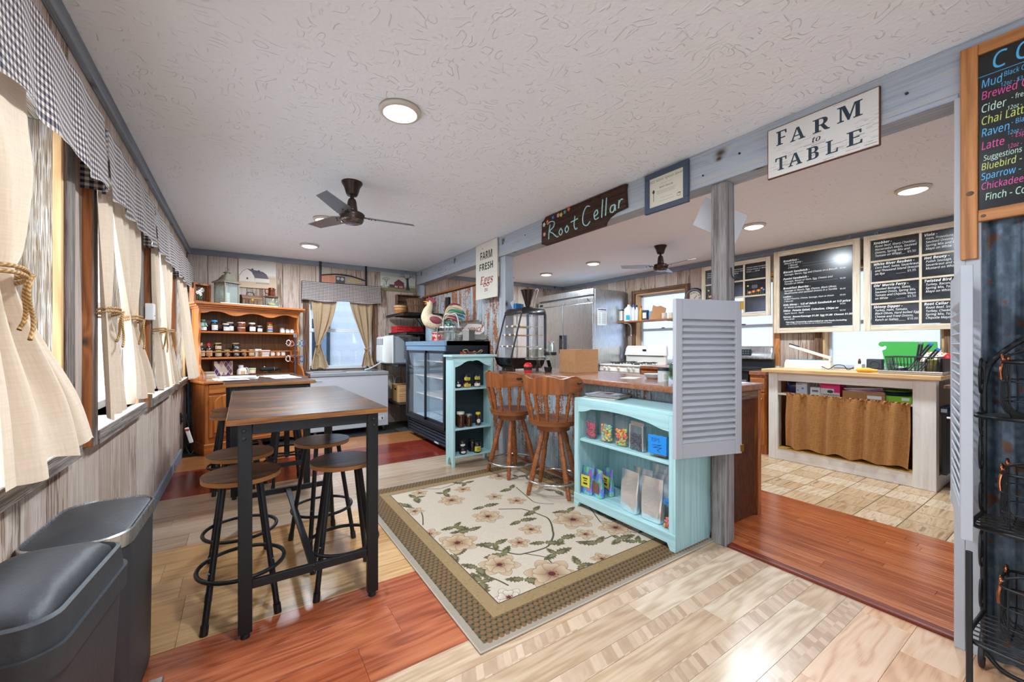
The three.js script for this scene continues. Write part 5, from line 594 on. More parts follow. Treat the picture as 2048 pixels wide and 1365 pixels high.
{
  const yt = 1.2565;
  const m = thing('milk_can', 'old galvanised milk can on the cooler, behind the rooster', 'milk can', [2.16, yt, -5.12]); part(m, 'can', lathe([[0.001, 0], [0.105, 0], [0.108, 0.01], [0.108, 0.22], [0.1, 0.245], [0.075, 0.275], [0.072, 0.32], [0.08, 0.33], [0.074, 0.335]], 30), M.galv); part(m, 'lid', lathe([[0.082, 0.33], [0.086, 0.345], [0.08, 0.36], [0.02, 0.365], [0.001, 0.365]], 26), M.galv); for (const s of [-1, 1]) part(m, 'handle', tube([[0, 0.24, s * 0.1], [0, 0.22, s * 0.145], [0, 0.13, s * 0.15], [0, 0.11, s * 0.108]], 0.008, 24), M.galv);
  const f = thing('coffee_tin', 'red coffee tin lettered in white on the cooler front', 'tin', [2.0, yt, -4.6], -0.75); part(f, 'tin', cyl(0.076, 0.076, 0.1, 0, 0, 0, 32), M.red); part(f, 'rim', [torus(0.076, 0.003, 0, 0.1, 0), torus(0.076, 0.003, 0, 0.003, 0)], M.steel); part(f, 'print', arcLabel(0.0768, 0.09, 0.005, 2.4), flatPrint(256, 128, (g, w, h) => { g.fillStyle = '#b5161c'; g.fillRect(0, 0, w, h); g.fillStyle = '#f4ece4'; g.font = 'bold 54px serif'; g.textAlign = 'center'; g.fillText("Folger's", w / 2, 56); g.font = 'bold 26px serif'; g.fillText('Coffee', w / 2, 116); g.fillStyle = '#d8b84a'; g.beginPath(); g.arc(w / 2, 78, 12, 0, 7); g.fill(); }, 0.4));
  // rooster, facing the left of the picture
  const r = thing('rooster_figurine', 'painted rooster figurine with red comb and green blue tail on the tin', 'rooster', [1.99, yt + 0.103, -4.62], -33.8 * PI / 180); const fb = S(0xffffff, 0.75, { map: mk(256, 256, 0.12, 0.12, (u, v) => ramp([[120, 96, 66], [214, 194, 158], [236, 222, 192]], 0.2 + 0.9 * fbm(u, v, 10, 26, 3, 131))), bumpMap: bumpGrain, bumpScale: 0.004 });
  part(r, 'body', vtube([[0.09, 0.14, 0, 0.03, 0.8], [0.05, 0.135, 0, 0.07, 0.85], [-0.01, 0.125, 0, 0.088, 0.85], [-0.085, 0.145, 0, 0.088, 0.9], [-0.125, 0.2, 0, 0.075, 0.9], [-0.115, 0.265, 0, 0.055, 0.9], [-0.09, 0.32, 0, 0.042, 0.9], [-0.085, 0.365, 0, 0.036, 0.9], [-0.09, 0.395, 0, 0.012, 0.9]], 20), fb);
  part(r, 'beak', [bar([-0.112, 0.372, 0], [-0.168, 0.386, 0], 0.016, 10, 0.001), bar([-0.112, 0.36, 0], [-0.155, 0.352, 0], 0.011, 10, 0.001)], S(0xd8801c, 0.5)); parts(r, 'eye', [new THREE.SphereGeometry(0.006, 10, 8).translate(-0.1, 0.378, 0.031), new THREE.SphereGeometry(0.006, 10, 8).translate(-0.1, 0.378, -0.031)], M.black);
  const cm = S(0x7d1f30, 0.5), cs = shape([[-0.13, 0.395], [-0.125, 0.425], [-0.11, 0.41], [-0.095, 0.44], [-0.08, 0.415], [-0.06, 0.44], [-0.05, 0.41], [-0.02, 0.425], [-0.03, 0.395], [-0.01, 0.38], [-0.045, 0.355], [-0.07, 0.375]]); part(r, 'comb', uvm(ext(cs, 0.014, 0.004).translate(0, 0, -0.007), 0), cm); parts(r, 'wattle', [new THREE.SphereGeometry(0.022, 12, 10).scale(0.7, 1.5, 0.6).translate(-0.118, 0.325, 0.014), new THREE.SphereGeometry(0.022, 12, 10).scale(0.7, 1.5, 0.6).translate(-0.118, 0.325, -0.014)], cm); parts(r, 'wing', [1, -1].map(s => new THREE.SphereGeometry(0.06, 16, 10).scale(1.3, 0.75, 0.3).rotateZ(-0.25).translate(-0.005, 0.15, s * 0.07)), S(0x7a2a3a, 0.6));
  const tc = [0x7d2438, 0xcdbf98, 0x2f7a5e, 0x1f5f8c, 0x2c8070, 0x8a2a3a, 0x24657a, 0x3a7f5a], T = [[0.16, 0.33, 0.3, 0.3], [0.17, 0.3, 0.34, 0.27], [0.16, 0.26, 0.35, 0.22], [0.16, 0.23, 0.34, 0.18], [0.15, 0.2, 0.32, 0.14], [0.14, 0.18, 0.29, 0.1], [0.12, 0.12, 0.2, 0.03], [0.11, 0.11, 0.16, 0.0]];
  T.forEach(([mx, my, ex, ey], i) => part(r, 'tail_feather', vtube([[0.075, 0.15, 0, 0.012, 0.6], [lerp(0.08, mx, 0.6), lerp(0.16, my, 0.75), 0.012 * (i % 3 - 1), 0.022, 0.5], [mx + 0.03, my + 0.012, 0.014 * (i % 3 - 1), 0.026, 0.45], [lerp(mx, ex, 0.7), lerp(my, ey, 0.55) + 0.015, 0.012 * (i % 3 - 1), 0.024, 0.45], [ex, ey, 0, 0.006, 0.5]], 10), S(tc[i], 0.4))); for (let i = 0; i < 5; i++) part(r, 'tail_feather', vtube([[0.08, 0.15, 0.02, 0.008], [lerp(0.1, T[i][0], 0.8), T[i][1] - 0.015, 0.022, 0.007], [T[i][2] - 0.03, T[i][3], 0.016, 0.004]], 8), S(0xcdbf98, 0.5));
  parts(r, 'leg', [1, -1].map(s => vtube([[0.0, 0.07, s * 0.03, 0.022], [0.01, 0.04, s * 0.03, 0.012], [0.0, 0.012, s * 0.03, 0.01]], 10)), S(0x2b2a26, 0.6)); part(r, 'mound', lathe([[0.001, 0.02], [0.04, 0.018], [0.066, 0.006], [0.07, 0]], 24), S(0x7d7358, 0.85));
  const b = thing('bottle_carrier', 'aluminium carrier of milk bottles on the cooler', 'bottle carrier', [2.05, yt, -4.36], 0.35), al = S(0xc9ccd0, 0.3, { metalness: 0.85 }); for (const z of [-0.085, 0, 0.085]) for (const x of [-0.045, 0.045]) parts(b, 'ring', [torus(0.041, 0.004, x, 0.11, z, true, 24, 6), cyl(0.043, 0.043, 0.016, x, 0.155, z, 24, true), cyl(0.041, 0.041, 0.003, x, 0.002, z, 20)], ds(al)); parts(b, 'upright', [[-0.09, -0.13], [0.09, -0.13], [-0.09, 0.13], [0.09, 0.13]].map(([x, z]) => box(0.012, 0.17, 0.004, x, 0, z, 0)), al); part(b, 'handle', tube([[0, 0.15, -0.13], [0, 0.24, -0.12], [0, 0.31, -0.085], [0, 0.315, 0], [0, 0.31, 0.085], [0, 0.24, 0.12], [0, 0.15, 0.13]], 0.008, 40), al);
  const bp = [[0.001, 0.004], [0.036, 0.004], [0.039, 0.012], [0.039, 0.12], [0.03, 0.15], [0.02, 0.185], [0.019, 0.215], [0.023, 0.222], [0.023, 0.232], [0.019, 0.232]]; let b0; [[-0.045, -0.085, 'far left'], [0.045, -0.085, 'far right'], [-0.045, 0, 'middle left'], [0.045, 0, 'middle right'], [-0.045, 0.085, 'near left'], [0.045, 0.085, 'near right']].forEach(([x, z, n], i) => { const c = Math.cos(0.35), s = Math.sin(0.35), p = [2.05 + x * c + z * s, yt, -4.36 - x * s + z * c], l = `clear glass milk bottle, ${n} slot of the carrier`; if (!i) { b0 = thing('milk_bottle', l, 'bottle', p, 0, 'milk bottles in the carrier'); part(b0, 'glass', lathe(bp, 24), M.glassSolid); part(b0, 'lip', torus(0.022, 0.003, 0, 0.23, 0, true, 20, 6), M.glassSolid); } else copy(b0, l, p); });
  const g = thing('tin_box', 'small dull metal box in front of the leaning sign', 'box', [2.2, yt, -4.19], 0.5); part(g, 'box', box(0.125, 0.13, 0.09, 0, 0, 0, 0.003), S(0x8b8781, 0.4, { metalness: 0.7 })); part(g, 'lid', box(0.129, 0.016, 0.094, 0, 0.115, 0, 0.003), S(0x9b9791, 0.4, { metalness: 0.7 }));
  const s = thing('tin_sign', 'rusty tin drink sign leaning against the corrugated wall', 'sign', [2.36, yt + 0.004, -4.42], -PI / 2 + 0.42); const lean = q => { q.rotateX(-0.3); return q; }; const sh = new THREE.Shape(); sh.moveTo(-0.28, 0.01); sh.lineTo(0.2, 0.01); sh.quadraticCurveTo(0.22, 0.01, 0.225, 0.03); sh.lineTo(0.27, 0.255); sh.quadraticCurveTo(0.272, 0.275, 0.255, 0.275); sh.lineTo(-0.28, 0.26); sh.closePath(); part(s, 'plate', lean(uvm(ext(sh, 0.006, 0.003), 0)), S(0xffffff, 0.6, { map: M.rustWall.map, color: 0xb0a494, metalness: 0.3 })); const el = new THREE.Shape(); el.moveTo(-0.22, 0.08); el.lineTo(-0.1, 0.22); el.quadraticCurveTo(0.1, 0.22, 0.17, 0.19); el.quadraticCurveTo(0.22, 0.13, 0.12, 0.08); el.closePath(); part(s, 'panel', lean(ext(el, 0.004, 0.001).translate(0, 0, 0.0085)), S(0xd3c8bc, 0.6)); const tx = new THREE.ShapeGeometry(fontSans.generateShapes('VINCE', 0.055)); tx.applyMatrix4(new THREE.Matrix4().makeShear(0, 0, 0.25, 0, 0, 0)); tx.translate(-0.09, 0.115, 0.0142); part(s, 'lettering', lean(tx), S(0x9c2a20, 0.6));
}
// ---------------------------------------------------------------- narrow aqua shelf with jars
{
  const t = thing('jar_shelf', 'narrow aqua shelf unit with jars at the end of the cooler', 'shelf unit', [1.735, 0, -3.63]), m = M.teal, w = 0.455, d = 0.17;
  part(t, 'top', bx(-0.03, w + 0.04, 1.085, 1.11, -d - 0.01, 0.025, 0.008, 0), m); for (const x of [0, w - 0.02]) { const s = new THREE.Shape(); s.moveTo(0, 0); s.lineTo(0.03, 0); s.quadraticCurveTo(0.045, 0.06, 0.085, 0.09); s.quadraticCurveTo(0.125, 0.06, 0.135, 0); s.lineTo(d, 0); s.lineTo(d, 1.085); s.lineTo(0, 1.085); s.closePath(); const q = ext(s, 0.02, 0.001); q.rotateY(PI / 2); q.translate(x, 0, 0); part(t, 'side_panel', uvm(q, 1), m); }
  part(t, 'back_panel', bx(0.02, w - 0.02, 0.09, 1.085, -d, -d + 0.006, 0), S(0x12262c, 0.6), 'dark back panel'); for (const y of [0.085, 0.36, 0.758]) part(t, 'shelf', bx(0.02, w - 0.02, y, y + 0.02, -d + 0.006, y < 0.1 ? 0 : 0.012, 0.004, 0), m);
  const a = new THREE.Shape(); a.moveTo(0.02, 1.085); a.lineTo(0.02, 0.985); a.quadraticCurveTo(0.08, 1.0, 0.12, 1.03); a.quadraticCurveTo(0.17, 1.055, 0.22, 1.045); a.quadraticCurveTo(0.26, 1.06, 0.3, 1.045); a.quadraticCurveTo(0.36, 1.0, w - 0.02, 0.985); a.lineTo(w - 0.02, 1.085); a.closePath(); part(t, 'scalloped_apron', uvm(ext(a, 0.016, 0).translate(0, 0, -0.018), 0), m);
  const J = (l, x, y, z, r, h, b, lid, lb) => jar(l, [x, y, -3.63 + z], -0.25, r, h, b, lid, lb);
  const y1 = 0.778, y2 = 0.38, y3 = 0.105; J('small black jar with round label, left on the top aqua shelf', 1.805, y1, -0.03, 0.03, 0.075, JAM.dark, LID.black, LBL.round); J('amber jar with yellow label, lower of the top-shelf stack', 1.905, y1, -0.04, 0.042, 0.062, JAM.amber, LID.black, LBL.yellow); J('dark jar with yellow label, upper of the top-shelf stack', 1.905, y1 + 0.063, -0.04, 0.037, 0.07, JAM.berry, LID.black, LBL.yellow); J('white-label jar, lower of the right top-shelf stack', 2.02, y1, -0.04, 0.036, 0.066, JAM.red, LID.black, LBL.white); J('yellow-label jar, upper of the right top-shelf stack', 2.02, y1 + 0.067, -0.04, 0.034, 0.066, JAM.dark, LID.black, LBL.yellow);
  J('big honey jar with white lid on the middle aqua shelf', 1.84, y2, -0.05, 0.042, 0.155, JAM.honey, LID.white, null); J('smaller honey jar with silver lid on the middle aqua shelf', 1.925, y2, -0.035, 0.035, 0.13, JAM.honey, LID.silver, null); J('slim honey bottle with yellow cap on the middle aqua shelf', 2.035, y2, -0.04, 0.028, 0.135, JAM.honey, LID.yellow, LBL.round);
  J('black jar with round label, lower of the bottom-shelf stack', 1.865, y3, -0.05, 0.038, 0.072, JAM.dark, LID.black, LBL.round); J('black jar with round label, upper of the bottom-shelf stack', 1.86, y3 + 0.072, -0.055, 0.038, 0.07, JAM.dark, LID.black, LBL.round); J('black jar behind the yellow and white labelled jar', 2.0, y3, -0.1, 0.042, 0.125, JAM.dark, LID.black, null); J('dark jar with white and yellow labels on the bottom aqua shelf', 2.02, y3, -0.03, 0.038, 0.115, JAM.dark, LID.black, LBL.yellow);
  const k = thing('twig_bundle', 'little bundle of twigs tied with raffia loops on the aqua shelf', 'twig bundle', [1.99, 1.112, -3.7], 0.1); part(k, 'twig', Array.from({ length: 7 }, (_, i) => bar([-0.09, 0.008 + (i % 3) * 0.007, -0.015 + i * 0.005], [0.1, 0.01 + ((i + 1) % 3) * 0.007, 0.012 - i * 0.004], 0.004, 6)), M.barnBrown); part(k, 'loop', [tube([[-0.08, 0.01, 0], [-0.12, 0.04, 0], [-0.08, 0.05, 0.01], [-0.05, 0.02, 0]], 0.004, 30, 6), tube([[0.08, 0.01, 0], [0.12, 0.035, 0], [0.1, 0.045, 0.01], [0.06, 0.02, 0]], 0.004, 30, 6), torus(0.016, 0.004, 0.02, 0.014, 0, false).rotateY(0)], M.rope);
}
// ---------------------------------------------------------------- rug
{
  const tex = canvasTex(1280, 1600, (g, w, h) => {
    const r = rng(77), fx = p => p[0] / 100 * w, fy = p => p[1] / 100 * h; g.fillStyle = '#a89a88'; g.fillRect(0, 0, w, h);
    const b1 = 24, b2 = 112, b3 = 168; g.fillStyle = '#5c5236'; g.fillRect(b1, b1, w - 2 * b1, h - 2 * b1);
    const cell = (x, y) => { g.fillStyle = '#86603a'; g.beginPath(); g.ellipse(x + 11, y + 11, 9.5, 9.5, 0, 0, 7); g.fill(); g.fillStyle = '#343828'; g.fillRect(x - 1, y - 1, 8, 8); };
    for (let x = b1; x < w - b1 - 8; x += 22) for (let y = b1; y < h - b1 - 8; y += 22) if (x < b2 || y < b2 || x > w - b2 - 20 || y > h - b2 - 20) cell(x + ((y / 22 | 0) % 2 ? 11 : 0), y);
    g.fillStyle = '#a2865c'; g.fillRect(b2, b2, w - 2 * b2, h - 2 * b2); for (let i = 0; i < 2600; i++) { g.fillStyle = r() < 0.5 ? 'rgba(120,96,58,0.35)' : 'rgba(190,160,114,0.4)'; g.fillRect(b2 + r() * (w - 2 * b2), b2 + r() * (h - 2 * b2), 7, 7); }
    g.fillStyle = '#4a3c2a'; g.fillRect(b3 - 4, b3 - 4, w - 2 * b3 + 8, h - 2 * b3 + 8); g.fillStyle = '#d9c8b2'; g.fillRect(b3, b3, w - 2 * b3, h - 2 * b3);
    for (let i = 0; i < 9000; i++) { g.fillStyle = r() < 0.5 ? 'rgba(190,168,142,0.28)' : 'rgba(232,220,204,0.3)'; g.fillRect(b3 + r() * (w - 2 * b3 - 8), b3 + r() * (h - 2 * b3 - 8), 6, 3); }
    g.save(); g.beginPath(); g.rect(b3, b3, w - 2 * b3, h - 2 * b3); g.clip(); g.lineCap = 'round';
    const vine = (pts, lw) => { g.strokeStyle = '#4e4a34'; g.lineWidth = lw; g.beginPath(); pts.forEach((p, i) => { const x = fx(p), y = fy(p); if (!i) g.moveTo(x, y); else { const q = pts[i - 1]; g.quadraticCurveTo(fx(q) + (i > 1 ? (fx(q) - fx(pts[i - 2])) * 0.25 : 0), fy(q) + (i > 1 ? (fy(q) - fy(pts[i - 2])) * 0.25 : 0), x, y); } }); g.stroke(); };
    vine([[48, 45], [56, 49], [60, 59], [54, 69], [46, 75], [35, 75], [30, 71], [25, 64]], 9); vine([[11, 74], [17, 79], [20, 85]], 7); vine([[28, 10], [36, 14], [54, 10]], 7); vine([[56, 78], [63, 81], [75, 81]], 7); vine([[35, 75], [39, 79], [39, 83]], 6); vine([[14, 20], [18, 30], [14, 42]], 6); vine([[70, 30], [66, 45], [72, 52]], 6); vine([[84, 60], [76, 72], [80, 84]], 6);
    const leaf = (x, y, a, s) => { g.save(); g.translate(x, y); g.rotate(a); for (let k = 0; k < 3; k++) { g.fillStyle = ['#6d6340', '#55523a', '#857a52'][k]; g.beginPath(); const L = s * (1 - k * 0.22); g.moveTo(0, 0); for (let i = 1; i <= 5; i++) { g.lineTo(L * (i - 0.4) / 5, -L * 0.26 * Math.sin(i / 5.5 * PI) - L * 0.08); g.lineTo(L * i / 5, -L * 0.16 * Math.sin(i / 5.5 * PI)); } g.lineTo(L * 1.08, 0); for (let i = 5; i >= 1; i--) { g.lineTo(L * i / 5, L * 0.14 * Math.sin(i / 5.5 * PI)); g.lineTo(L * (i - 0.5) / 5, L * 0.22 * Math.sin(i / 5.5 * PI) + L * 0.06); } g.closePath(); g.fill(); } g.restore(); };
    const LV = [[24, 49], [60, 53], [46, 73], [29, 72], [14, 80], [26, 85], [53, 74], [62, 82], [14, 65], [14, 21], [27, 54], [49, 57], [44, 80], [30, 66], [46, 88], [75, 88], [51, 14], [67, 30], [71, 84], [17, 74], [80, 20], [84, 42], [82, 70], [86, 84], [36, 20], [22, 18], [44, 40], [72, 60]];
    for (const p of LV) { const a = r() * 2 * PI; leaf(fx(p), fy(p), a, 92); leaf(fx(p), fy(p), a + 2.1 + r(), 74); if (r() < 0.5) leaf(fx(p), fy(p), a - 1.6, 60); }
    const flower = (x, y, s, c1, c2, n) => { const a0 = r() * 6; for (let k = 0; k < 2; k++) for (let i = 0; i < n; i++) { const a = a0 + i / n * 2 * PI + k * 0.5; g.save(); g.translate(x, y); g.rotate(a); const gr = g.createLinearGradient(0, 0, s * (1 - k * 0.4), 0); gr.addColorStop(0, '#7c4a30'); gr.addColorStop(0.35, c1); gr.addColorStop(1, c2); g.fillStyle = gr; g.beginPath(); g.moveTo(0, 0); g.bezierCurveTo(s * 0.3, -s * 0.42, s * 0.85, -s * 0.4, s * (1 - k * 0.38), 0); g.bezierCurveTo(s * 0.85, s * 0.4, s * 0.3, s * 0.42, 0, 0); g.fill(); g.strokeStyle = 'rgba(110,74,46,0.55)'; g.lineWidth = 2; g.stroke(); g.restore(); } g.fillStyle = '#5e1f26'; g.beginPath(); g.arc(x, y, s * 0.13, 0, 7); g.fill(); for (let i = 0; i < 9; i++) { g.fillRect(x + Math.cos(i) * s * 0.2, y + Math.sin(i) * s * 0.2, 4, 4); } };
    const F = [[40, 48, 88], [19, 59, 104], [24, 76, 92], [35, 87, 116], [68, 66, 118], [77, 78, 92], [38, 69, 56], [48, 64, 64], [17, 89, 62, 1], [16, 30, 58], [13, 49, 60], [35, 28, 84], [54, 34, 56], [60, 42, 62], [63, 76, 60], [55, 89, 52], [72, 14, 84], [82, 32, 90], [26, 14, 56], [84, 54, 66], [46, 20, 60]];
    for (const [x, y, s, wt] of F) flower(fx([x, y]), fy([x, y]), s, wt ? '#cdb9a4' : ['#b48f68', '#b99874', '#b08c6c'][(x + y) % 3], wt ? '#e4d6c2' : '#d3b999', s > 80 ? 6 : 5);
    g.restore();
  });
  const t = thing('area_rug', 'cream floral area rug with olive checked border', 'rug', [1.595, 0, -2.4]); part(t, 'binding', box(1.65, 0.009, 2.06, 0, 0, 0, 0.004, 0), S(0xb0a08e, 0.95)); const q = new THREE.PlaneGeometry(1.64, 2.05); q.rotateX(-PI / 2); q.translate(0, 0.0095, 0); part(t, 'pile', q, S(0xffffff, 0.95, { map: tex, bumpMap: Object.assign(bumpFine.clone(), { needsUpdate: true }), bumpScale: 0.004 })); t.children[1].material.bumpMap.repeat.set(30, 38);
}
// ---------------------------------------------------------------- bar counter
const CT = 0.935;
{
  const t = thing('bar_counter', 'bar counter with speckled brown top and rusty corrugated metal front', 'counter', [0, 0, 0]);
  part(t, 'worktop', bx(2.3, 3.08, CT - 0.042, CT, -3.69, -1.39, 0.008, 2), M.counter); part(t, 'body', bx(2.5, 3.02, 0.016, CT - 0.042, -3.68, -1.43, 0.002), M.barnBrown);
  for (let k = 0; k < 3; k++) { const q = uvm(corrugated(0.757, CT - 0.06, 0.03, 0.0045), 1, k * 0.31, k * 0.2); q.rotateY(-PI / 2); q.translate(2.488, 0.016, -3.68 + k * 0.757); part(t, 'metal_sheet', q, M.rustBlue); }
  { const q = uvm(corrugated(0.5, CT - 0.06, 0.03, 0.005), 1); q.translate(2.505, 0.017, -1.42); part(t, 'end_sheet', q, M.rustDark, 'dark rusty end sheet'); } part(t, 'corner_board', bx(3.005, 3.05, 0.016, CT - 0.042, -1.44, -1.395, 0.003), M.orange); part(t, 'trim_board', bx(2.5, 3.01, CT - 0.1, CT - 0.042, -1.418, -1.398, 0.003, 0), M.barnBrown);
}
function onC(x, z) { return [x, CT, z]; }
{
  const b = thing('cardboard_box', 'plain brown closed cardboard box on the bar counter', 'box', [2.835, CT, -3.02], 0.1); part(b, 'carton', box(0.345, 0.226, 0.21, 0, 0, 0, 0.002, 0), M.cardboard); part(b, 'flap', [bx(-0.172, 0.172, 0.226, 0.229, 0.002, 0.105, 0.001, 0)], M.cardboard); part(b, 'flap', [bx(-0.172, 0.172, 0.226, 0.229, -0.105, -0.002, 0.001, 0)], M.cardboard);
  const d = thing('pastry_case', 'black heated display case with slanted glass on the far counter end', 'display case', [2.47, CT, -3.53]), bk = P(0x141416, 0.25, { clearcoat: 0.4 }); // front faces -x
  part(d, 'base', [loft([[0.03, 0.36, 0.26, 0.03, 0.02], [0.07, 0.42, 0.31, 0.03], [0.142, 0.45, 0.318, 0.012]], true, 4)], bk); parts(d, 'foot', [[-0.15, -0.1], [0.15, -0.1], [-0.15, 0.1], [0.15, 0.1]].map(([x, z]) => cyl(0.014, 0.016, 0.035, x, 0, z, 12)), M.black); part(d, 'hood', loft([[0.59, 0.318, 0.32, 0.006, 0.06], [0.62, 0.32, 0.322, 0.006, 0.06], [0.655, 0.29, 0.3, 0.01, 0.07], [0.66, 0.27, 0.28, 0.01, 0.075]], true, 4), bk);
  for (const z of [-0.155, 0.155]) { part(d, 'slanted_post', latheBar([-0.222, 0.142, z], [-0.095, 0.595, z], [[0, 0.009], [1, 0.009]], 8), M.blackMetal); part(d, 'back_post', box(0.022, 0.46, 0.022, 0.212, 0.14, z), bk); part(d, 'slotted_rail', box(0.016, 0.45, 0.006, 0.05, 0.142, z * 0.9), M.steel); const sh = shape([[-0.215, 0.145], [0.205, 0.145], [0.205, 0.592], [-0.088, 0.592]]); part(d, 'side_pane', ext(sh, 0.004).translate(0, 0, z - 0.002), M.glass); }
  { const q = box(0.004, 0.468, 0.3, 0, 0, 0, 0); q.rotateZ(-0.273); q.translate(-0.218, 0.142, 0); part(d, 'front_pane', q, M.glass); } part(d, 'back_pane', bx(0.208, 0.212, 0.145, 0.59, -0.15, 0.15, 0), M.glass);
  for (const [y, x0] of [[0.25, -0.16], [0.37, -0.13], [0.46, -0.1]]) { const s = part(d, 'shelf', [box(0.3, 0.006, 0.006, (x0 + 0.2) / 2, y, 0.14, 0), box(0.3, 0.006, 0.006, (x0 + 0.2) / 2, y, -0.14, 0), box(0.006, 0.014, 0.28, x0, y, 0, 0)], M.brass); part(s, 'wire', Array.from({ length: 12 }, (_, i) => box(0.3, 0.003, 0.003, (x0 + 0.2) / 2, y + 0.005, -0.125 + i * 0.0227, 0)), M.chrome); part(s, 'price_clip', [0, 1, 2].map(i => box(0.004, 0.02, 0.03, x0 - 0.004, y, -0.1 + i * 0.1, 0)), M.paper); }
  const g = thing('coffee_grinder', 'brown cone hopper grinder on top of the display case', 'grinder', [2.56, CT + 0.66, -3.52]); part(g, 'hopper', lathe([[0.02, 0.02], [0.075, 0.2], [0.078, 0.205], [0.07, 0.2], [0.018, 0.028]], 4 * 7), P(0x2e2019, 0.15, { transmission: 0.2, thickness: 0 })); part(g, 'beans', lathe([[0.001, 0.025], [0.018, 0.03], [0.06, 0.17], [0.001, 0.18]], 24), S(0x2a1b12, 0.7)); part(g, 'base', [cyl(0.05, 0.06, 0.02, 0, 0, 0, 20), cyl(0.02, 0.03, 0.012, 0, 0.014, 0, 16)], M.black); part(g, 'lid', [cyl(0.079, 0.079, 0.008, 0, 0.202, 0, 28), new THREE.SphereGeometry(0.02, 16, 10).translate(0, 0.222, 0)], S(0x6a4a22, 0.4)); part(g, 'handle', tube([[0.06, 0.01, 0.03], [0.085, 0.12, 0.03], [0.115, 0.21, 0.03], [0.1, 0.22, 0.03], [0.075, 0.2, 0.03]], 0.005, 40), M.chrome);
  const bt = thing('blue_tub', 'small blue plastic tub with papers on the display case', 'tub', [2.5, CT + 0.66, -3.63], 0.2); part(bt, 'tub', [bx(-0.06, 0.06, 0, 0.005, -0.04, 0.04, 0.001), bx(-0.06, -0.056, 0, 0.06, -0.04, 0.04, 0.001), bx(0.056, 0.06, 0, 0.06, -0.04, 0.04, 0.001), bx(-0.06, 0.06, 0, 0.06, 0.036, 0.04, 0.001), bx(-0.06, 0.06, 0, 0.06, -0.04, -0.036, 0.001)], S(0x2272b4, 0.4)); { const q = box(0.08, 0.1, 0.004, -0.02, 0.01, 0, 0); q.rotateZ(0.5); part(bt, 'paper', q, M.paper); }
  const c = thing('cake_stand', 'clear glass domed cake stand on the bar counter', 'cake stand', onC(2.41, -3.14)); part(c, 'foot', lathe([[0.001, 0.012], [0.05, 0.01], [0.062, 0], [0.064, 0.003], [0.055, 0.03], [0.03, 0.06], [0.016, 0.085], [0.014, 0.11], [0.03, 0.128], [0.001, 0.128]], 32), M.glassSolid); part(c, 'plate', lathe([[0.001, 0.128], [0.13, 0.13], [0.134, 0.136], [0.128, 0.138], [0.001, 0.134]], 40), M.glassSolid); const dm = new THREE.LatheGeometry([[0.118, 0.139], [0.122, 0.142], [0.121, 0.185], [0.108, 0.215], [0.08, 0.232], [0.02, 0.24], [0.001, 0.24]].map(p => V2(p[0], p[1])), 64); { const p = dm.attributes.position; for (let i = 0; i < p.count; i++) { const a = Math.atan2(p.getZ(i), p.getX(i)), f = 1 + 0.012 * Math.cos(a * 16); p.setX(i, p.getX(i) * f); p.setZ(i, p.getZ(i) * f); } dm.computeVertexNormals(); } part(c, 'dome', dm, M.glassSolid); part(c, 'knob', lathe([[0.012, 0.238], [0.01, 0.25], [0.02, 0.262], [0.014, 0.276], [0.001, 0.278]], 20), M.glassSolid);
  const j = thing('citrus_press', 'small red and black citrus press beside the cake stand', 'juicer', onC(2.33, -3.2)); part(j, 'cup', cyl(0.038, 0.036, 0.03, 0, 0, 0, 24), S(0xc0151a, 0.35)); part(j, 'band', cyl(0.042, 0.04, 0.03, 0, 0.03, 0, 24), M.black); { const q = new THREE.SphereGeometry(0.042, 28, 12, 0, 2 * PI, 0, PI / 2); const p = q.attributes.position; for (let i = 0; i < p.count; i++) { const a = Math.atan2(p.getZ(i), p.getX(i)), f = 1 + 0.06 * Math.cos(a * 9); p.setX(i, p.getX(i) * f); p.setZ(i, p.getZ(i) * f); } q.computeVertexNormals(); part(j, 'reamer', q.translate(0, 0.06, 0), S(0xd0181c, 0.35)); }
  const p = thing('glass_canister', 'ribbed glass canister with black lid behind the cardboard box', 'canister', onC(2.72, -3.32)); { const q = new THREE.LatheGeometry([[0.001, 0.004], [0.052, 0], [0.056, 0.01], [0.056, 0.15], [0.05, 0.165]].map(a => V2(a[0], a[1])), 60), v = q.attributes.position; for (let i = 0; i < v.count; i++) { const a = Math.atan2(v.getZ(i), v.getX(i)), f = 1 + 0.03 * Math.cos(a * 20); v.setX(i, v.getX(i) * f); v.setZ(i, v.getZ(i) * f); } q.computeVertexNormals(); part(p, 'glass', q, M.glassSolid); } part(p, 'lid', cyl(0.058, 0.056, 0.035, 0, 0.165, 0, 32), M.black);
  const cr = thing('crystal_shade', 'crystal glass cup upside down on the black-lidded canister', 'glass cup', [2.72, CT + 0.2, -3.32]); { const q = new THREE.LatheGeometry([[0.058, 0], [0.052, 0.01], [0.032, 0.09], [0.03, 0.105], [0.027, 0.105], [0.028, 0.09], [0.05, 0.008]].map(a => V2(a[0], a[1])), 48), v = q.attributes.position; for (let i = 0; i < v.count; i++) { const a = Math.atan2(v.getZ(i), v.getX(i)), f = 1 + 0.05 * Math.cos(a * 12); v.setX(i, v.getX(i) * f); v.setZ(i, v.getZ(i) * f); } q.computeVertexNormals(); part(cr, 'glass', q, M.glassSolid); } part(cr, 'rim', torus(0.0285, 0.004, 0, 0.104, 0, true, 30, 6), M.chrome);
  const bh = thing('black_scoop', 'black handled scoop lying behind the cake stand foot', 'scoop', onC(2.6, -3.22), 0.6); part(bh, 'head', loft([[0, 0.07, 0.06, 0.02], [0.05, 0.09, 0.08, 0.03]], true, 4), M.black); { const q = box(0.03, 0.14, 0.035, 0, 0, 0, 0.01); q.rotateZ(0.7); part(bh, 'handle', q.translate(0.08, 0.02, 0), M.black); }
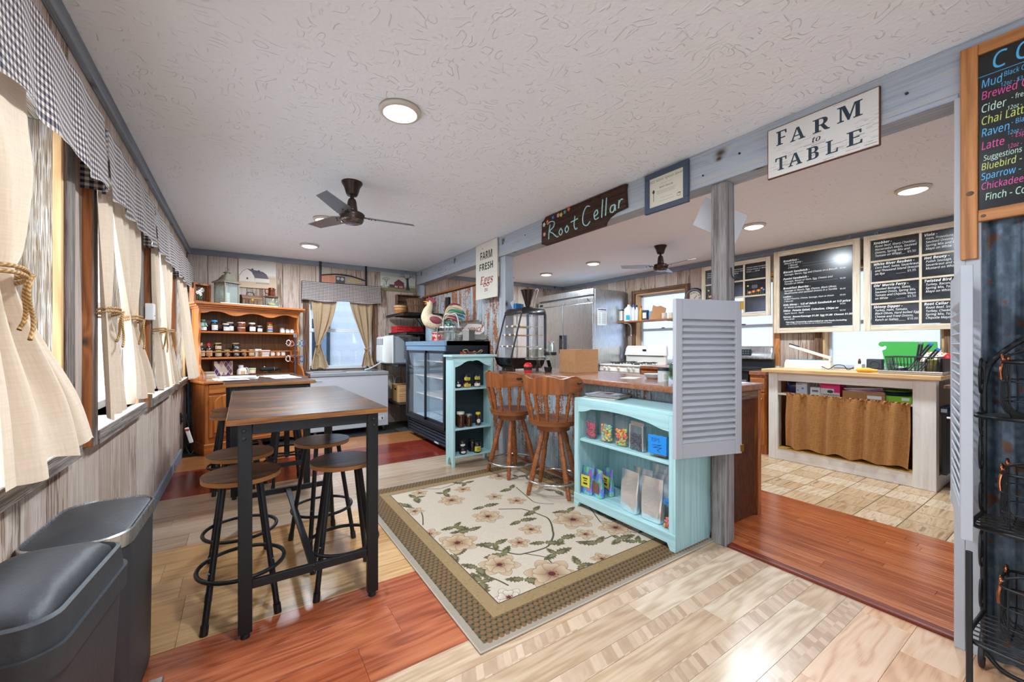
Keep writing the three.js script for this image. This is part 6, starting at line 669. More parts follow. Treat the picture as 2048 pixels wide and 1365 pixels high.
  const cn = thing('coffee_can', 'white tin can with dark band on the counter by the door', 'can', onC(2.57, -1.85)); part(cn, 'can', cyl(0.037, 0.037, 0.085, 0, 0, 0, 28), S(0xc9ccce, 0.5)); part(cn, 'lid', cyl(0.038, 0.038, 0.024, 0, 0.082, 0, 28), S(0x333a3e, 0.4)); part(cn, 'print', arcLabel(0.0375, 0.06, 0.01, 2.2), LBL.white);
  const gj = thing('glass_dispenser', 'big round green-tinted glass jar half hidden by the louvered door', 'glass jar', onC(2.63, -1.74)); part(gj, 'glass', lathe([[0.001, 0.0], [0.05, 0], [0.085, 0.035], [0.095, 0.08], [0.085, 0.125], [0.06, 0.15], [0.055, 0.16], [0.05, 0.16], [0.055, 0.148], [0.08, 0.123], [0.09, 0.08], [0.08, 0.038], [0.048, 0.006], [0.001, 0.006]], 36), M.greenGlass); part(gj, 'lid', cyl(0.058, 0.06, 0.04, 0, 0.16, 0, 28), M.black); part(gj, 'ring', torus(0.056, 0.004, 0, 0.155, 0), M.chrome);
  const pl = thing('paper_plates', 'stack of white paper plates on the counter', 'plates', onC(2.77, -2.08)); for (let i = 0; i < 4; i++) part(pl, 'plate', lathe([[0.001, 0.002], [0.05, 0.002], [0.075, 0.02], [0.077, 0.021], [0.05, 0.0], [0.001, 0.0]], 28, 0, i * 0.006, 0), M.paper); solo('paper_napkin', 'white paper napkin lying flat on the counter', 'napkin', box(0.16, 0.003, 0.12, 0, 0, 0, 0.001), M.paper, onC(2.66, -2.22), 0.3);
  const rs = thing('receipt_papers', 'white papers lying on the counter end right of the post', 'papers', onC(2.86, -1.55), 0.1); part(rs, 'sheet', box(0.3, 0.003, 0.2, 0, 0, 0, 0.001), M.paper); part(rs, 'pad', box(0.14, 0.02, 0.1, -0.05, 0.003, -0.05, 0.002), S(0xd8c4a8, 0.8)); part(rs, 'slip', box(0.08, 0.004, 0.12, 0.09, 0.003, -0.03, 0.001), M.paper);
  const tr = thing('terminal', 'beige card machine on the counter behind the papers', 'card machine', onC(2.82, -1.72), 0.3); part(tr, 'body', loft([[0, 0.12, 0.16, 0.02], [0.04, 0.12, 0.16, 0.02], [0.07, 0.11, 0.09, 0.02, 0, -0.03]], true, 4), S(0xc7b7a2, 0.5)); part(tr, 'screen', box(0.08, 0.004, 0.05, 0, 0.068, -0.03, 0.001), M.black);
  solo('counter_cables', 'black cables drooping from the counter end beside the post', 'cable', [tube([[2.6, 0.93, -1.4], [2.57, 0.86, -1.36], [2.6, 0.7, -1.37], [2.63, 0.5, -1.37], [2.58, 0.38, -1.385], [2.55, 0.45, -1.39]], 0.004, 50), tube([[2.62, 0.9, -1.375], [2.6, 0.75, -1.37], [2.57, 0.55, -1.375], [2.62, 0.42, -1.38], [2.64, 0.6, -1.38]], 0.004, 50)], M.black);
  { const s = thing('cable_adapter', 'little white plug hanging on the counter cables', 'plug', [2.632, 0.78, -1.37]); part(s, 'plug', box(0.014, 0.05, 0.014, 0, 0, 0, 0.003), M.white); part(s, 'lead', bar([0, 0.05, 0], [-0.03, 0.08, 0], 0.0025, 6), M.black); }
}
// ---------------------------------------------------------------- captain's chairs (bar height, swivel)
{
  const t = thing('captain_stool', 'orange-brown swivel captain stool, the farther of two at the bar', 'stool', [2.125, 0.0095, -3.17], 0.06, undefined), m = M.chair, hs = 0.6;
  part(t, 'seat', (() => { const q = new THREE.CylinderGeometry(0.21, 0.195, 0.04, 44); const p = q.attributes.position; for (let i = 0; i < p.count; i++) { const r = Math.hypot(p.getX(i), p.getZ(i)); if (p.getY(i) > 0.01 && r < 0.05) p.setY(i, p.getY(i) - 0.008); p.setX(i, p.getX(i) * 1.02); } q.computeVertexNormals(); return uvm(toCreasedNormals(q.translate(0, hs - 0.02, 0), 0.8), 2); })(), m);
  part(t, 'swivel_ring', [cyl(0.135, 0.135, 0.045, 0, hs - 0.09, 0, 36), cyl(0.1, 0.1, 0.012, 0, hs - 0.048, 0, 24)], m);
  const lp = [[0, 0.014], [0.1, 0.019], [0.13, 0.014], [0.15, 0.02], [0.17, 0.014], [0.19, 0.021], [0.36, 0.023], [0.39, 0.017], [0.41, 0.024], [0.43, 0.017], [0.45, 0.023], [0.62, 0.021], [0.65, 0.016], [0.67, 0.022], [0.69, 0.016], [0.85, 0.022], [1, 0.017]];
  for (let i = 0; i < 4; i++) { const a = PI / 4 + i * PI / 2; part(t, 'leg', latheBar([0.235 * Math.cos(a), 0, 0.235 * Math.sin(a)], [0.095 * Math.cos(a), hs - 0.088, 0.095 * Math.sin(a)], lp, 16), m); }
  part(t, 'foot_ring', torus(0.222, 0.009, 0, 0.115, 0, true, 60, 10), M.chrome, 'chrome foot ring');
  // back: curved rail over turned spindles
  const R0 = 0.185, R1 = 0.235, sweep = 1.42, yb = 0.815, n = 48, pos = [], idx = [], top = s => 0.952 - 0.016 * Math.abs(s) + 0.012 * Math.cos(s * 9.4) * (Math.abs(s) > 0.25 ? 1 : 0.3) - 0.02 * sstep(0.9, 1, Math.abs(s));
  for (let i = 0; i <= n; i++) { const s = i / n * 2 - 1, a = PI + s * sweep, b = yb + 0.02 * s * s; for (const [r, y] of [[R1 - 0.012, b], [R1 + 0.012, b], [R1 + 0.022, top(s)], [R1, top(s) + 0.002]]) pos.push(r * Math.cos(a), y, r * Math.sin(a)); }
  for (let i = 0; i < n; i++) for (let k = 0; k < 4; k++) { const a = i * 4 + k, b = i * 4 + (k + 1) % 4; idx.push(a, b, a + 4, b, b + 4, a + 4); } idx.push(0, 2, 1, 0, 3, 2, n * 4, n * 4 + 1, n * 4 + 2, n * 4, n * 4 + 2, n * 4 + 3); const q = new THREE.BufferGeometry(); q.setAttribute('position', new THREE.Float32BufferAttribute(pos, 3)); q.setIndex(idx); const rail = part(t, 'back_rail', uvm(toCreasedNormals(q.toNonIndexed(), 0.6), 0), ds(m)); 
  for (const s of [-0.82, 0.82]) { const a = PI + s * sweep, c = box(0.05, 0.016, 0.06, 0, -0.008, 0, 0.006); c.rotateY(-a + PI / 2); part(rail, 'hand_slot', c.translate(R1 * Math.cos(a), 0.9, R1 * Math.sin(a)), M.black); }
  const spn = [[0, 0.01], [0.08, 0.014], [0.14, 0.01], [0.2, 0.016], [0.24, 0.011], [0.5, 0.019], [0.72, 0.012], [0.76, 0.017], [0.8, 0.012], [0.9, 0.018], [1, 0.01]]; for (let i = 0; i < 7; i++) { const a = PI + (i / 6 * 2 - 1) * 1.22; part(t, 'spindle', latheBar([R0 * Math.cos(a), hs - 0.003, R0 * Math.sin(a)], [(R1 + 0.001) * Math.cos(a), yb + 0.012, (R1 + 0.001) * Math.sin(a)], spn, 12), m); }
  copy(t, 'orange-brown swivel captain stool, the nearer of two at the bar', [2.13, 0.0095, -2.57], 0.62);
}
// ---------------------------------------------------------------- aqua bookcase and sweets
{
  const t = thing('bookcase', 'low aqua bookcase with bags of sweets in front of the counter', 'bookcase', [2.09, 0, -1.835], -PI / 2), m = M.teal, w = 0.425, d = 0.345;
  part(t, 'top', bx(-w - 0.008, w + 0.008, 0.79, 0.812, -d, 0.008, 0.004, 0), m); const side = new THREE.Shape(); side.moveTo(0.0, 0); side.lineTo(d - 0.02, 0); side.quadraticCurveTo(d - 0.004, 0.02, d, 0.06); side.lineTo(d, 0.79); side.lineTo(0, 0.79); side.closePath(); for (const x of [-w, w - 0.018]) { const q = ext(side, 0.018, 0.0008); q.rotateY(PI / 2); q.translate(x, 0, 0); q.translate(0, 0, 0); part(t, 'side_panel', uvm(q, 1), m); }
  part(t, 'back_panel', bx(-w + 0.018, w - 0.018, 0.05, 0.79, -d, -d + 0.006, 0), m); part(t, 'shelf', bx(-w + 0.018, w - 0.018, 0.495, 0.515, -d + 0.006, -0.004, 0.003, 0), m); part(t, 'shelf', bx(-w + 0.018, w - 0.018, 0.085, 0.105, -d + 0.006, -0.002, 0.003, 0), m);
  for (const s of [-1, 1]) part(t, 'stile', bx(s * w, s * (w - 0.045), 0.1, 0.79, -0.002, 0.016, 0.002), m); const a = new THREE.Shape(); a.moveTo(-w + 0.045, 0.79); a.lineTo(-w + 0.045, 0.715); a.quadraticCurveTo(-w + 0.12, 0.72, -w + 0.17, 0.745); a.quadraticCurveTo(0, 0.77, w - 0.17, 0.725); a.quadraticCurveTo(w - 0.1, 0.7, w - 0.045, 0.7); a.lineTo(w - 0.045, 0.79); a.closePath(); part(t, 'arched_rail', uvm(ext(a, 0.016, 0.001).translate(0, 0, 0), 0), m);
  const pl = shape([[-w, 0], [-w + 0.03, 0], [-w + 0.055, 0.048], [w - 0.055, 0.048], [w - 0.03, 0], [w, 0], [w, 0.105], [-w, 0.105]]); part(t, 'plinth', uvm(ext(pl, 0.018, 0.001), 0), m); part(t, 'peg_hole', Array.from({ length: 8 }, (_, i) => cyl(0.003, 0.003, 0.002, 0, 0, 0, 8).rotateZ(PI / 2).translate(-w + 0.0185, 0.25 + i * 0.032, -0.06)), M.black);
  const clear = P(0xf4f8fa, 0.12, { transmission: 0.95, thickness: 0 }), silver = S(0xf2f3f5, 0.28, { metalness: 0.9, bumpMap: mk(256, 256, 0.12, 0.12, (u, v) => { const n = fbm(u, v, 4, 4, 3, 171), q = fbm(u, v, 7, 5, 2, 174); return Math.abs(2 * n - 1) * 0.7 + Math.abs(2 * q - 1) * 0.5; }, false), bumpScale: 0.0009 }), holo = S(0xffffff, 0.22, { metalness: 0.7, map: mk(128, 128, 0.1, 0.1, (u, v) => { const n = fbm(u, v, 3, 5, 3, 181); return [170 + 60 * Math.sin(9 * n), 190 + 50 * Math.sin(9 * n + 2), 215 + 40 * Math.sin(9 * n + 4)]; }) });
  const bag = (w, h, dp = 0.05) => loft([[0, w * 0.86, dp * 0.8, 0.02], [h * 0.05, w * 0.94, dp, 0.02], [h * 0.3, w * 0.97, dp * 0.9, 0.015], [h * 0.6, w, dp * 0.5, 0.008], [h * 0.82, w, dp * 0.15, 0.003], [h, w, 0.004, 0.001]], true, 4, 1.2);
  const sweets = (w, h, dp, cols, r0, n, seed) => { const r = rng(seed), g = []; for (let i = 0; i < n; i++) { const q = new THREE.IcosahedronGeometry(r0 * (0.8 + 0.5 * r()), 1); q.scale(1 + r() * 0.5, 0.8, 0.9); q.rotateX(r() * 6); q.rotateZ(r() * 6); const y = h * (0.05 + 0.5 * Math.pow(r(), 0.9)), f = 1 - y / h * 0.5; q.translate((r() - 0.5) * w * 0.76, y, (r() - 0.5) * dp * 0.5 * f); q.deleteAttribute('uv'); const c = new THREE.Color(cols[Math.floor(r() * cols.length)]), a = new Float32Array(q.attributes.position.count * 3); for (let k = 0; k < a.length; k += 3) { a[k] = c.r; a[k + 1] = c.g; a[k + 2] = c.b; } q.setAttribute('color', new THREE.BufferAttribute(a, 3)); g.push(q); } return mergeGeometries(g); };
  const VC = S(0xffffff, 0.4, { vertexColors: true }); let bn = 0;
  const candy = (label, z, w, h, cols, r0, n, mat = clear, x = 2.155, y = 0.516, tn = -PI / 2) => { const b = thing('candy_bag', label, 'bag', [x, y, z], tn + 0.15 * (bn % 3 - 1)); part(b, 'pouch', bag(w, h), mat); const s = part(b, 'sweets', sweets(w, h, mat === clear ? 0.055 : 0.105, cols, r0, n, 300 + bn++), VC); s.userData.kind = 'stuff'; part(b, 'zip_seal', [box(w * 0.98, 0.004, 0.005, 0, h * 0.86, 0, 0), box(w * 0.98, 0.003, 0.005, 0, h * 0.83, 0, 0)], clear); return b; };
  candy('clear pouch of pink-red sweets, far left on the upper bookcase shelf', -2.165, 0.105, 0.2, [0xc4304a, 0xd0506a, 0xb32a44], 0.008, 150); candy('clear pouch of orange, blue and yellow gummies, second on the shelf', -2.015, 0.115, 0.215, [0xe88a2a, 0x58b0d0, 0xe0c040, 0xe0704a, 0xa8c060], 0.009, 130); candy('clear pouch of orange and red gummies, third on the shelf', -1.875, 0.1, 0.205, [0xe87a2a, 0xd8402c, 0xe0a040, 0x8cbf4a], 0.009, 90);
  const dk = candy('silver-edged pouch of dark blue sweets, fourth on the shelf', -1.745, 0.125, 0.185, [0x23283e, 0x343a54, 0x1a1d2e], 0.009, 150); part(dk, 'silver_edge', [box(0.012, 0.16, 0.03, -0.06, 0.005, 0, 0.004), box(0.012, 0.16, 0.03, 0.06, 0.005, 0, 0.004), box(0.125, 0.03, 0.006, 0, 0.155, 0, 0.002)], silver);
  const j = thing('tip_jar', 'square glass jar with a blue paper reading TIPS', 'jar', [2.17, 0.516, -1.565], -PI / 2 + 0.1); part(j, 'glass', loft([[0, 0.125, 0.12, 0.025], [0.13, 0.128, 0.123, 0.028], [0.15, 0.11, 0.105, 0.045], [0.158, 0.1, 0.1, 0.05], [0.185, 0.1, 0.1, 0.05], [0.188, 0.106, 0.106, 0.053], [0.192, 0.106, 0.106, 0.053]], true, 8), M.glassSolid); part(j, 'note', slab(0.122, 0.115, 0.002, 0, 0.08, 0.063), flatPrint(256, 240, (g, w, h) => { g.fillStyle = '#1a86d8'; g.fillRect(0, 0, w, h); g.strokeStyle = '#101c34'; g.fillStyle = '#101c34'; g.lineWidth = 6; g.font = '64px sans-serif'; g.fillText('TIPS', 44, 84); g.beginPath(); g.moveTo(60, 130); g.lineTo(180, 118); g.lineTo(80, 160); g.lineTo(190, 150); g.lineTo(130, 190); g.lineTo(170, 210); g.stroke(); }, 0.8)); part(j, 'note_side', slab(0.002, 0.115, 0.06, 0.0645, 0.08, 0.03), S(0x1a86d8, 0.8)); part(j, 'banknote', [box(0.08, 0.006, 0.05, 0, 0.006, 0.01, 0), box(0.06, 0.004, 0.04, 0.01, 0.014, -0.01, 0)], S(0xc98a5a, 0.8));
  for (const [l, z, x, a, y] of [['rainbow foil pouch with a yellow label, front left of the lower bookcase shelf', -2.175, 2.13, 0.1, 1], ['foil pouch of brown nuts beside the yellow-labelled one', -2.085, 2.15, -0.2, 0], ['rainbow foil pouch standing behind the other two on the lower shelf', -2.07, 2.24, -0.25, 1]]) { const b = thing('foil_pouch', l, 'bag', [x, 0.106, z], -PI / 2 + a, undefined); part(b, 'pouch', bag(0.1, 0.2, 0.05), holo); if (y) part(b, 'yellow_label', slab(0.078, 0.085, 0.002, 0, 0.1, 0.0275), LBL.yellow); else part(b, 'window', slab(0.07, 0.08, 0.002, 0, 0.07, 0.027), S(0x7a5240, 0.5)); }
  for (const [l, z, x, a, h] of [['large plain silver pouch, front left of the silver group', -1.79, 2.14, -0.1, 0.27], ['plain silver pouch behind the front left silver one', -1.75, 2.22, 0.05, 0.28], ['plain silver pouch at the back of the silver group', -1.7, 2.33, 0.0, 0.3], ['large plain silver pouch, front right by the blue-lidded jar', -1.615, 2.14, 0.05, 0.27], ['plain silver pouch behind the front right one', -1.57, 2.23, 0.1, 0.28]]) { const b = thing('silver_pouch', l, 'bag', [x, 0.106, z], -PI / 2 + a); part(b, 'pouch', bag(0.15, h, 0.06), silver); part(b, 'zip_seal', [box(0.148, 0.004, 0.006, 0, h * 0.86, 0, 0), box(0.148, 0.003, 0.006, 0, h * 0.83, 0, 0)], silver); }
  const bj = thing('sweet_jar', 'clear jar of red orange sweets with blue lid, lower shelf right end', 'jar', [2.145, 0.106, -1.495]); part(bj, 'glass', lathe([[0.001, 0], [0.043, 0], [0.045, 0.01], [0.045, 0.12], [0.034, 0.145]], 28), M.glassSolid); part(bj, 'lid', [cyl(0.037, 0.037, 0.022, 0, 0.143, 0, 28), torus(0.037, 0.003, 0, 0.146, 0)], S(0x1f6aa8, 0.35)); const ss = part(bj, 'sweets', sweets(0.085, 0.11, 0.09, [0xe0742c, 0xd0402c, 0xe8a848, 0xe06a80], 0.009, 60, 411), VC); ss.userData.kind = 'stuff';
  const mz = thing('magazine_stack', 'small stack of magazines lying on the bookcase top', 'magazines', [2.28, 0.812, -2.13], 0.25); for (let i = 0; i < 4; i++) { const q = box(0.2, 0.007, 0.27, (i % 2) * 0.012, i * 0.0072, (i % 3) * 0.01, 0.001); q.rotateY((i - 1.5) * 0.06); part(mz, 'magazine', q, S([0xb8b0a4, 0x8a94a0, 0x9a8a7a, 0x7d8fa4][i], 0.4)); } part(mz, 'cover', (() => { const q = face(0.19, 0.26); q.rotateX(-PI / 2); return q.translate(0.01, 0.0295, 0.0); })(), flatPrint(128, 170, (g, w, h) => { g.fillStyle = '#8f9cae'; g.fillRect(0, 0, w, h); g.fillStyle = '#d9d4cc'; g.fillRect(10, 60, 108, 90); g.fillStyle = '#5a4a44'; g.fillRect(24, 76, 60, 44); g.fillStyle = '#f2f0ea'; g.fillRect(14, 12, 90, 26); }, 0.35));
}
// ---------------------------------------------------------------- kitchen appliances
const KF = 0.016;
{
  const t = thing('steel_refrigerator', 'tall two-door stainless steel refrigerator in the kitchen corner', 'refrigerator', [4.65, KF, -5.33], -PI / 2), w = 0.71, st = M.steel;
  part(t, 'cabinet', bx(-w, w, 0.14, 2.1, -0.78, -0.03, 0.012), st); part(t, 'header', [bx(-w, w, 2.0, 2.1, -0.03, 0.01, 0.006), bx(-w, w, 1.885, 1.965, -0.03, 0.008, 0.004)], st); part(t, 'air_slot', bx(-w + 0.02, w - 0.03, 1.965, 2.0, -0.03, -0.01, 0), M.steelDark); part(t, 'lock', cyl(0.018, 0.018, 0.008, 0, 0, 0, 20).rotateX(PI / 2).translate(0.6, 1.93, 0.01), M.chrome); part(t, 'thermometer', box(0.09, 0.04, 0.006, -0.62, 1.9, 0.01), M.black);
  for (const s of [-1, 1]) { const d = part(t, 'door', bx(s > 0 ? 0.004 : -w, s > 0 ? w : -0.004, 0.16, 1.876, -0.03, 0.022, 0.008), st); part(d, 'handle', [bx(s * 0.02, s * 0.075, 1.05, 1.36, 0.022, 0.024, 0), bx(s * 0.06, s * 0.075, 1.05, 1.36, 0.022, 0.05, 0.004), bx(s * 0.02, s * 0.075, 1.35, 1.365, 0.022, 0.045, 0.003)], M.darkGrey); part(d, 'hinge_pin', cyl(0.006, 0.006, 0.01, 0, 0, 0, 10).rotateX(PI / 2).translate(s * 0.05, 1.9, 0.012), M.black); }
  part(t, 'kick_grille', bx(-w, w, 0.06, 0.14, -0.7, -0.02, 0.004), M.steelDark); parts(t, 'caster', [-0.6, 0.6].flatMap(x => [-0.7, -0.1].map(z => cyl(0.035, 0.035, 0.06, x, 0, z, 14))), M.black);
  const n = thing('notice_sheet', 'printed notice stuck on the side of the steel refrigerator', 'notice', [4.835, 1.665, -4.615]); part(n, 'sheet', slab(0.21, 0.27, 0.002, 0, 0, 0.001), flatPrint(210, 270, (g, w2, h) => { g.fillStyle = '#c9cccc'; g.fillRect(0, 0, w2, h); g.fillStyle = '#50565c'; g.fillRect(10, 8, 190, 22); g.fillRect(10, 46, 190, 6); for (let i = 0; i < 12; i++) { g.fillRect(16, 70 + i * 15, 60, 5); g.fillRect(100, 70 + i * 15, 90, 5); } })); part(n, 'magnet', cyl(0.008, 0.008, 0.005, 0, 0, 0, 12).rotateX(PI / 2).translate(0, 0.12, 0.004), M.black);
  // white gas range
  const s = thing('white_stove', 'white gas stove with black grates under the kitchen window', 'stove', [4.72, KF, -4.165], -PI / 2), wh = S(0xe2ddd4, 0.3), W2 = 0.38; part(s, 'body', [bx(-W2, W2, 0.08, 0.84, -0.66, 0, 0.006)], wh); part(s, 'cooktop', bx(-W2, W2, 0.88, 0.9, -0.66, 0.01, 0.006), wh); part(s, 'control_front', loft([[0.8, 0.76, 0.03, 0.004, 0, 0.0], [0.885, 0.76, 0.03, 0.004, 0, -0.02]], true, 2), wh); for (const x of [-0.28, -0.19, 0, 0.19, 0.28]) part(s, 'knob', [cyl(0.02, 0.022, 0.02, 0, 0, 0, 18).rotateX(PI / 2).translate(x, 0.845, 0.01), box(0.007, 0.03, 0.012, x, 0.83, 0.032, 0.002)], M.cream);
  part(s, 'backguard', loft([[0.9, 0.76, 0.05, 0.01, 0, -0.63], [1.03, 0.76, 0.05, 0.01, 0, -0.63], [1.032, 0.8, 0.07, 0.02, 0, -0.62], [1.15, 0.77, 0.06, 0.02, 0, -0.635], [1.185, 0.74, 0.03, 0.012, 0, -0.645]], true, 4), wh); part(s, 'vent_gap', bx(-0.34, 0.34, 1.02, 1.035, -0.605, -0.59, 0.003), M.black); part(s, 'clock_display', box(0.07, 0.028, 0.006, 0, 1.1, -0.588), M.black); const d = part(s, 'oven_door', bx(-W2 + 0.01, W2 - 0.01, 0.24, 0.78, 0, 0.025, 0.006), wh); part(d, 'handle', bar([-0.3, 0.74, 0.06], [0.3, 0.74, 0.06], 0.011, 12), M.cream); part(s, 'drawer', bx(-W2 + 0.01, W2 - 0.01, 0.08, 0.22, 0, 0.02, 0.006), wh);
  for (const x of [-0.19, 0.19]) for (const z of [-0.47, -0.18]) { part(s, 'burner', [cyl(0.04, 0.045, 0.014, x, 0.9, z, 20)], M.black); part(s, 'grate', [0, 1, 2, 3].map(i => { const q = box(0.11, 0.008, 0.008, 0.065, 0.925, 0, 0.002); q.rotateY(i * PI / 2); return q.translate(x, 0, z); }).concat([torus(0.115, 0.004, x, 0.926, z, true, 24, 6)]).concat([0, 1, 2, 3].map(i => box(0.007, 0.028, 0.007, x + 0.1 * Math.cos(i * PI / 2), 0.9, z + 0.1 * Math.sin(i * PI / 2), 0))), M.black); }
  const e = thing('steel_stove', 'stainless stove with black cooktop right of the post', 'stove', [4.72, KF, -2.68], -PI / 2); part(e, 'body', bx(-W2, W2, 0.08, 0.88, -0.66, 0, 0.006), M.black); part(e, 'cooktop', bx(-W2, W2, 0.88, 0.91, -0.66, 0.02, 0.006), P(0x141518, 0.15)); part(e, 'lower_backguard', bx(-W2 + 0.005, W2 - 0.005, 0.91, 1.03, -0.66, -0.61, 0.004), M.black); part(e, 'backguard', loft([[1.02, 0.75, 0.07, 0.015, 0, -0.615], [1.06, 0.755, 0.075, 0.02, 0, -0.613], [1.15, 0.75, 0.06, 0.02, 0, -0.63], [1.178, 0.73, 0.03, 0.012, 0, -0.64]], true, 4), M.steel); part(e, 'keypad', slab(0.28, 0.08, 0.006, 0, 1.1, -0.578), flatPrint(128, 40, (g) => { g.fillStyle = '#1a2428'; g.fillRect(0, 0, 128, 40); g.fillStyle = '#7d8a8c'; for (let i = 0; i < 8; i++) for (let j = 0; j < 2; j++) g.fillRect(10 + i * 14, 10 + j * 14, 7, 4); })); for (const x of [-0.19, 0.19]) part(e, 'grate', [0, 1, 2, 3, 4].map(i => box(0.3, 0.014, 0.012, x, 0.912, -0.58 + i * 0.12, 0.003)).concat([box(0.012, 0.014, 0.52, x - 0.15, 0.912, -0.34, 0.003), box(0.012, 0.014, 0.52, x + 0.15, 0.912, -0.34, 0.003)]), M.black); parts(e, 'knob', [-0.28, -0.14, 0, 0.14, 0.28].map(x => cyl(0.02, 0.022, 0.025, 0, 0, 0, 16).rotateX(PI / 2).translate(x, 0.85, 0.012)), M.steel); { const d2 = part(e, 'oven_door', bx(-W2 + 0.01, W2 - 0.01, 0.24, 0.8, 0, 0.025, 0.006), M.steel); part(d2, 'handle', bar([-0.3, 0.75, 0.06], [0.3, 0.75, 0.06], 0.012, 12), M.steel); }
  const cab = (l, z0, z1) => { const c = thing('base_cabinet', l, 'cabinet', [4.74, KF, (z0 + z1) / 2], -PI / 2), h = (z1 - z0) / 2; part(c, 'carcass', bx(-h, h, 0.0, 0.86, -0.6, 0, 0.003), M.hutch); part(c, 'worktop', bx(-h, h, 0.86, 0.9, -0.62, 0.025, 0.006, 0), M.counter); const d = part(c, 'drawer', bx(-h + 0.01, h - 0.01, 0.68, 0.83, 0, 0.02, 0.008, 0), M.orange); part(d, 'knob', new THREE.SphereGeometry(0.012, 12, 8).translate(0, 0.755, 0.03), M.brass); const e2 = part(c, 'door', bx(-h + 0.01, h - 0.01, 0.1, 0.665, 0, 0.02, 0.008), M.hutch); part(e2, 'knob', new THREE.SphereGeometry(0.012, 12, 8).translate(h - 0.04, 0.6, 0.03), M.brass); }; cab('orange wooden base cabinet with brown top between the two stoves', -3.77, -3.07); cab('narrow wooden drawer cabinet between the steel stove and the white table', -2.29, -2.115);
}
{ // shelf across the kitchen window
  const sh = thing('window_shelf', 'wooden shelf with white brackets across the kitchen window', 'shelf', [5.47, 1.585, -4.13]); part(sh, 'board', bx(-0.26, 0, 0, 0.018, -0.56, 0.56, 0.003, 2), M.orange); for (const z of [-0.42, 0.42]) part(sh, 'bracket', tube([[-0.2, -0.008, z], [-0.08, -0.015, z], [-0.02, -0.06, z], [-0.008, -0.22, z]], 0.009, 30), M.white); const y = 1.603, X = 5.32;
  const b1 = thing('spice_tin_stack', 'stack of two cream and black tins, left end of the window shelf', 'tins', [X, y, -4.63], 0.1); part(b1, 'tin', box(0.09, 0.1, 0.08, 0, 0, 0), M.cream); part(b1, 'tin', box(0.09, 0.1, 0.08, 0, 0.1, 0), M.cream); part(b1, 'band', [box(0.092, 0.02, 0.082, 0, 0, 0), box(0.092, 0.02, 0.082, 0, 0.18, 0)], M.black);
  const b2 = thing('detergent_jug', 'large white jug with blue square label on the window shelf', 'jug', [X, y, -4.48]); part(b2, 'jug', loft([[0, 0.13, 0.12, 0.03], [0.2, 0.13, 0.12, 0.03], [0.24, 0.07, 0.07, 0.03], [0.25, 0.05, 0.05, 0.024]], true, 5), S(0xe6eaec, 0.4)); part(b2, 'cap', cyl(0.026, 0.026, 0.03, 0, 0.245, 0, 18), S(0xd8cfc0, 0.4)); part(b2, 'label', [slab(0.002, 0.08, 0.07, -0.066, 0.06, 0.03)], S(0x1aa0b8, 0.6));
  const bot = (l, z, c, cc, r, h) => { const b = thing('shelf_bottle', l, 'bottle', [X, y, z]); part(b, 'bottle', lathe([[0.001, 0], [r, 0], [r, h * 0.65], [r * 0.45, h * 0.82], [r * 0.45, h * 0.9]], 18), c); part(b, 'cap', cyl(r * 0.5, r * 0.55, h * 0.14, 0, h * 0.88, 0, 14), cc); }; bot('clear bottle with blue cap on the window shelf', -4.385, S(0xdde8ee, 0.3), S(0x1c5fc0, 0.4), 0.03, 0.26); bot('white bottle with black cap on the window shelf', -4.32, M.white, M.black, 0.028, 0.25); bot('yellow mustard bottle with red cap on the window shelf', -4.235, S(0xd09a1c, 0.4), LID.red, 0.028, 0.23);
  const bx2 = thing('blue_carton', 'dark blue carton with cream label on the window shelf', 'carton', [X, y, -4.15], 0.2); part(bx2, 'carton', box(0.07, 0.16, 0.09, 0, 0, 0), S(0x22344e, 0.6)); part(bx2, 'label', slab(0.002, 0.09, 0.06, -0.037, 0.075, 0), M.cream); solo('small_blue_bag', 'pale blue bag behind the dark blue carton', 'bag', loft([[0, 0.06, 0.08, 0.02], [0.1, 0.06, 0.08, 0.02], [0.14, 0.03, 0.08, 0.01]], true, 4), S(0x6f9cc0, 0.6), [X + 0.03, y, -4.06]);
  solo('torn_cardboard', 'torn brown cardboard piece standing on the window shelf', 'cardboard', (() => { const q = ext(shape([[-0.12, 0], [0.11, 0], [0.13, 0.17], [0.04, 0.215], [-0.02, 0.205], [-0.085, 0.235], [-0.1, 0.12], [-0.125, 0.07]]), 0.006); q.rotateY(-PI / 2); q.rotateZ(-0.15); return uvm(q, 1); })(), M.cardboard, [X, y, -3.93], 0.2);
  const m = thing('mug', 'pale mug with handle, left of two on the window shelf', 'mug', [X - 0.02, y, -3.79], 0.6); part(m, 'cup', lathe([[0.001, 0.004], [0.034, 0], [0.038, 0.01], [0.038, 0.09], [0.034, 0.09], [0.034, 0.012], [0.001, 0.01]], 24), S(0xd6cbbb, 0.3)); part(m, 'handle', tube([[-0.036, 0.075, 0], [-0.068, 0.065, 0], [-0.068, 0.03, 0], [-0.036, 0.018, 0]], 0.006, 24), S(0xd6cbbb, 0.3)); copy(m, 'pale mug, right of two on the window shelf', [X, y, -3.69], 1.6); 
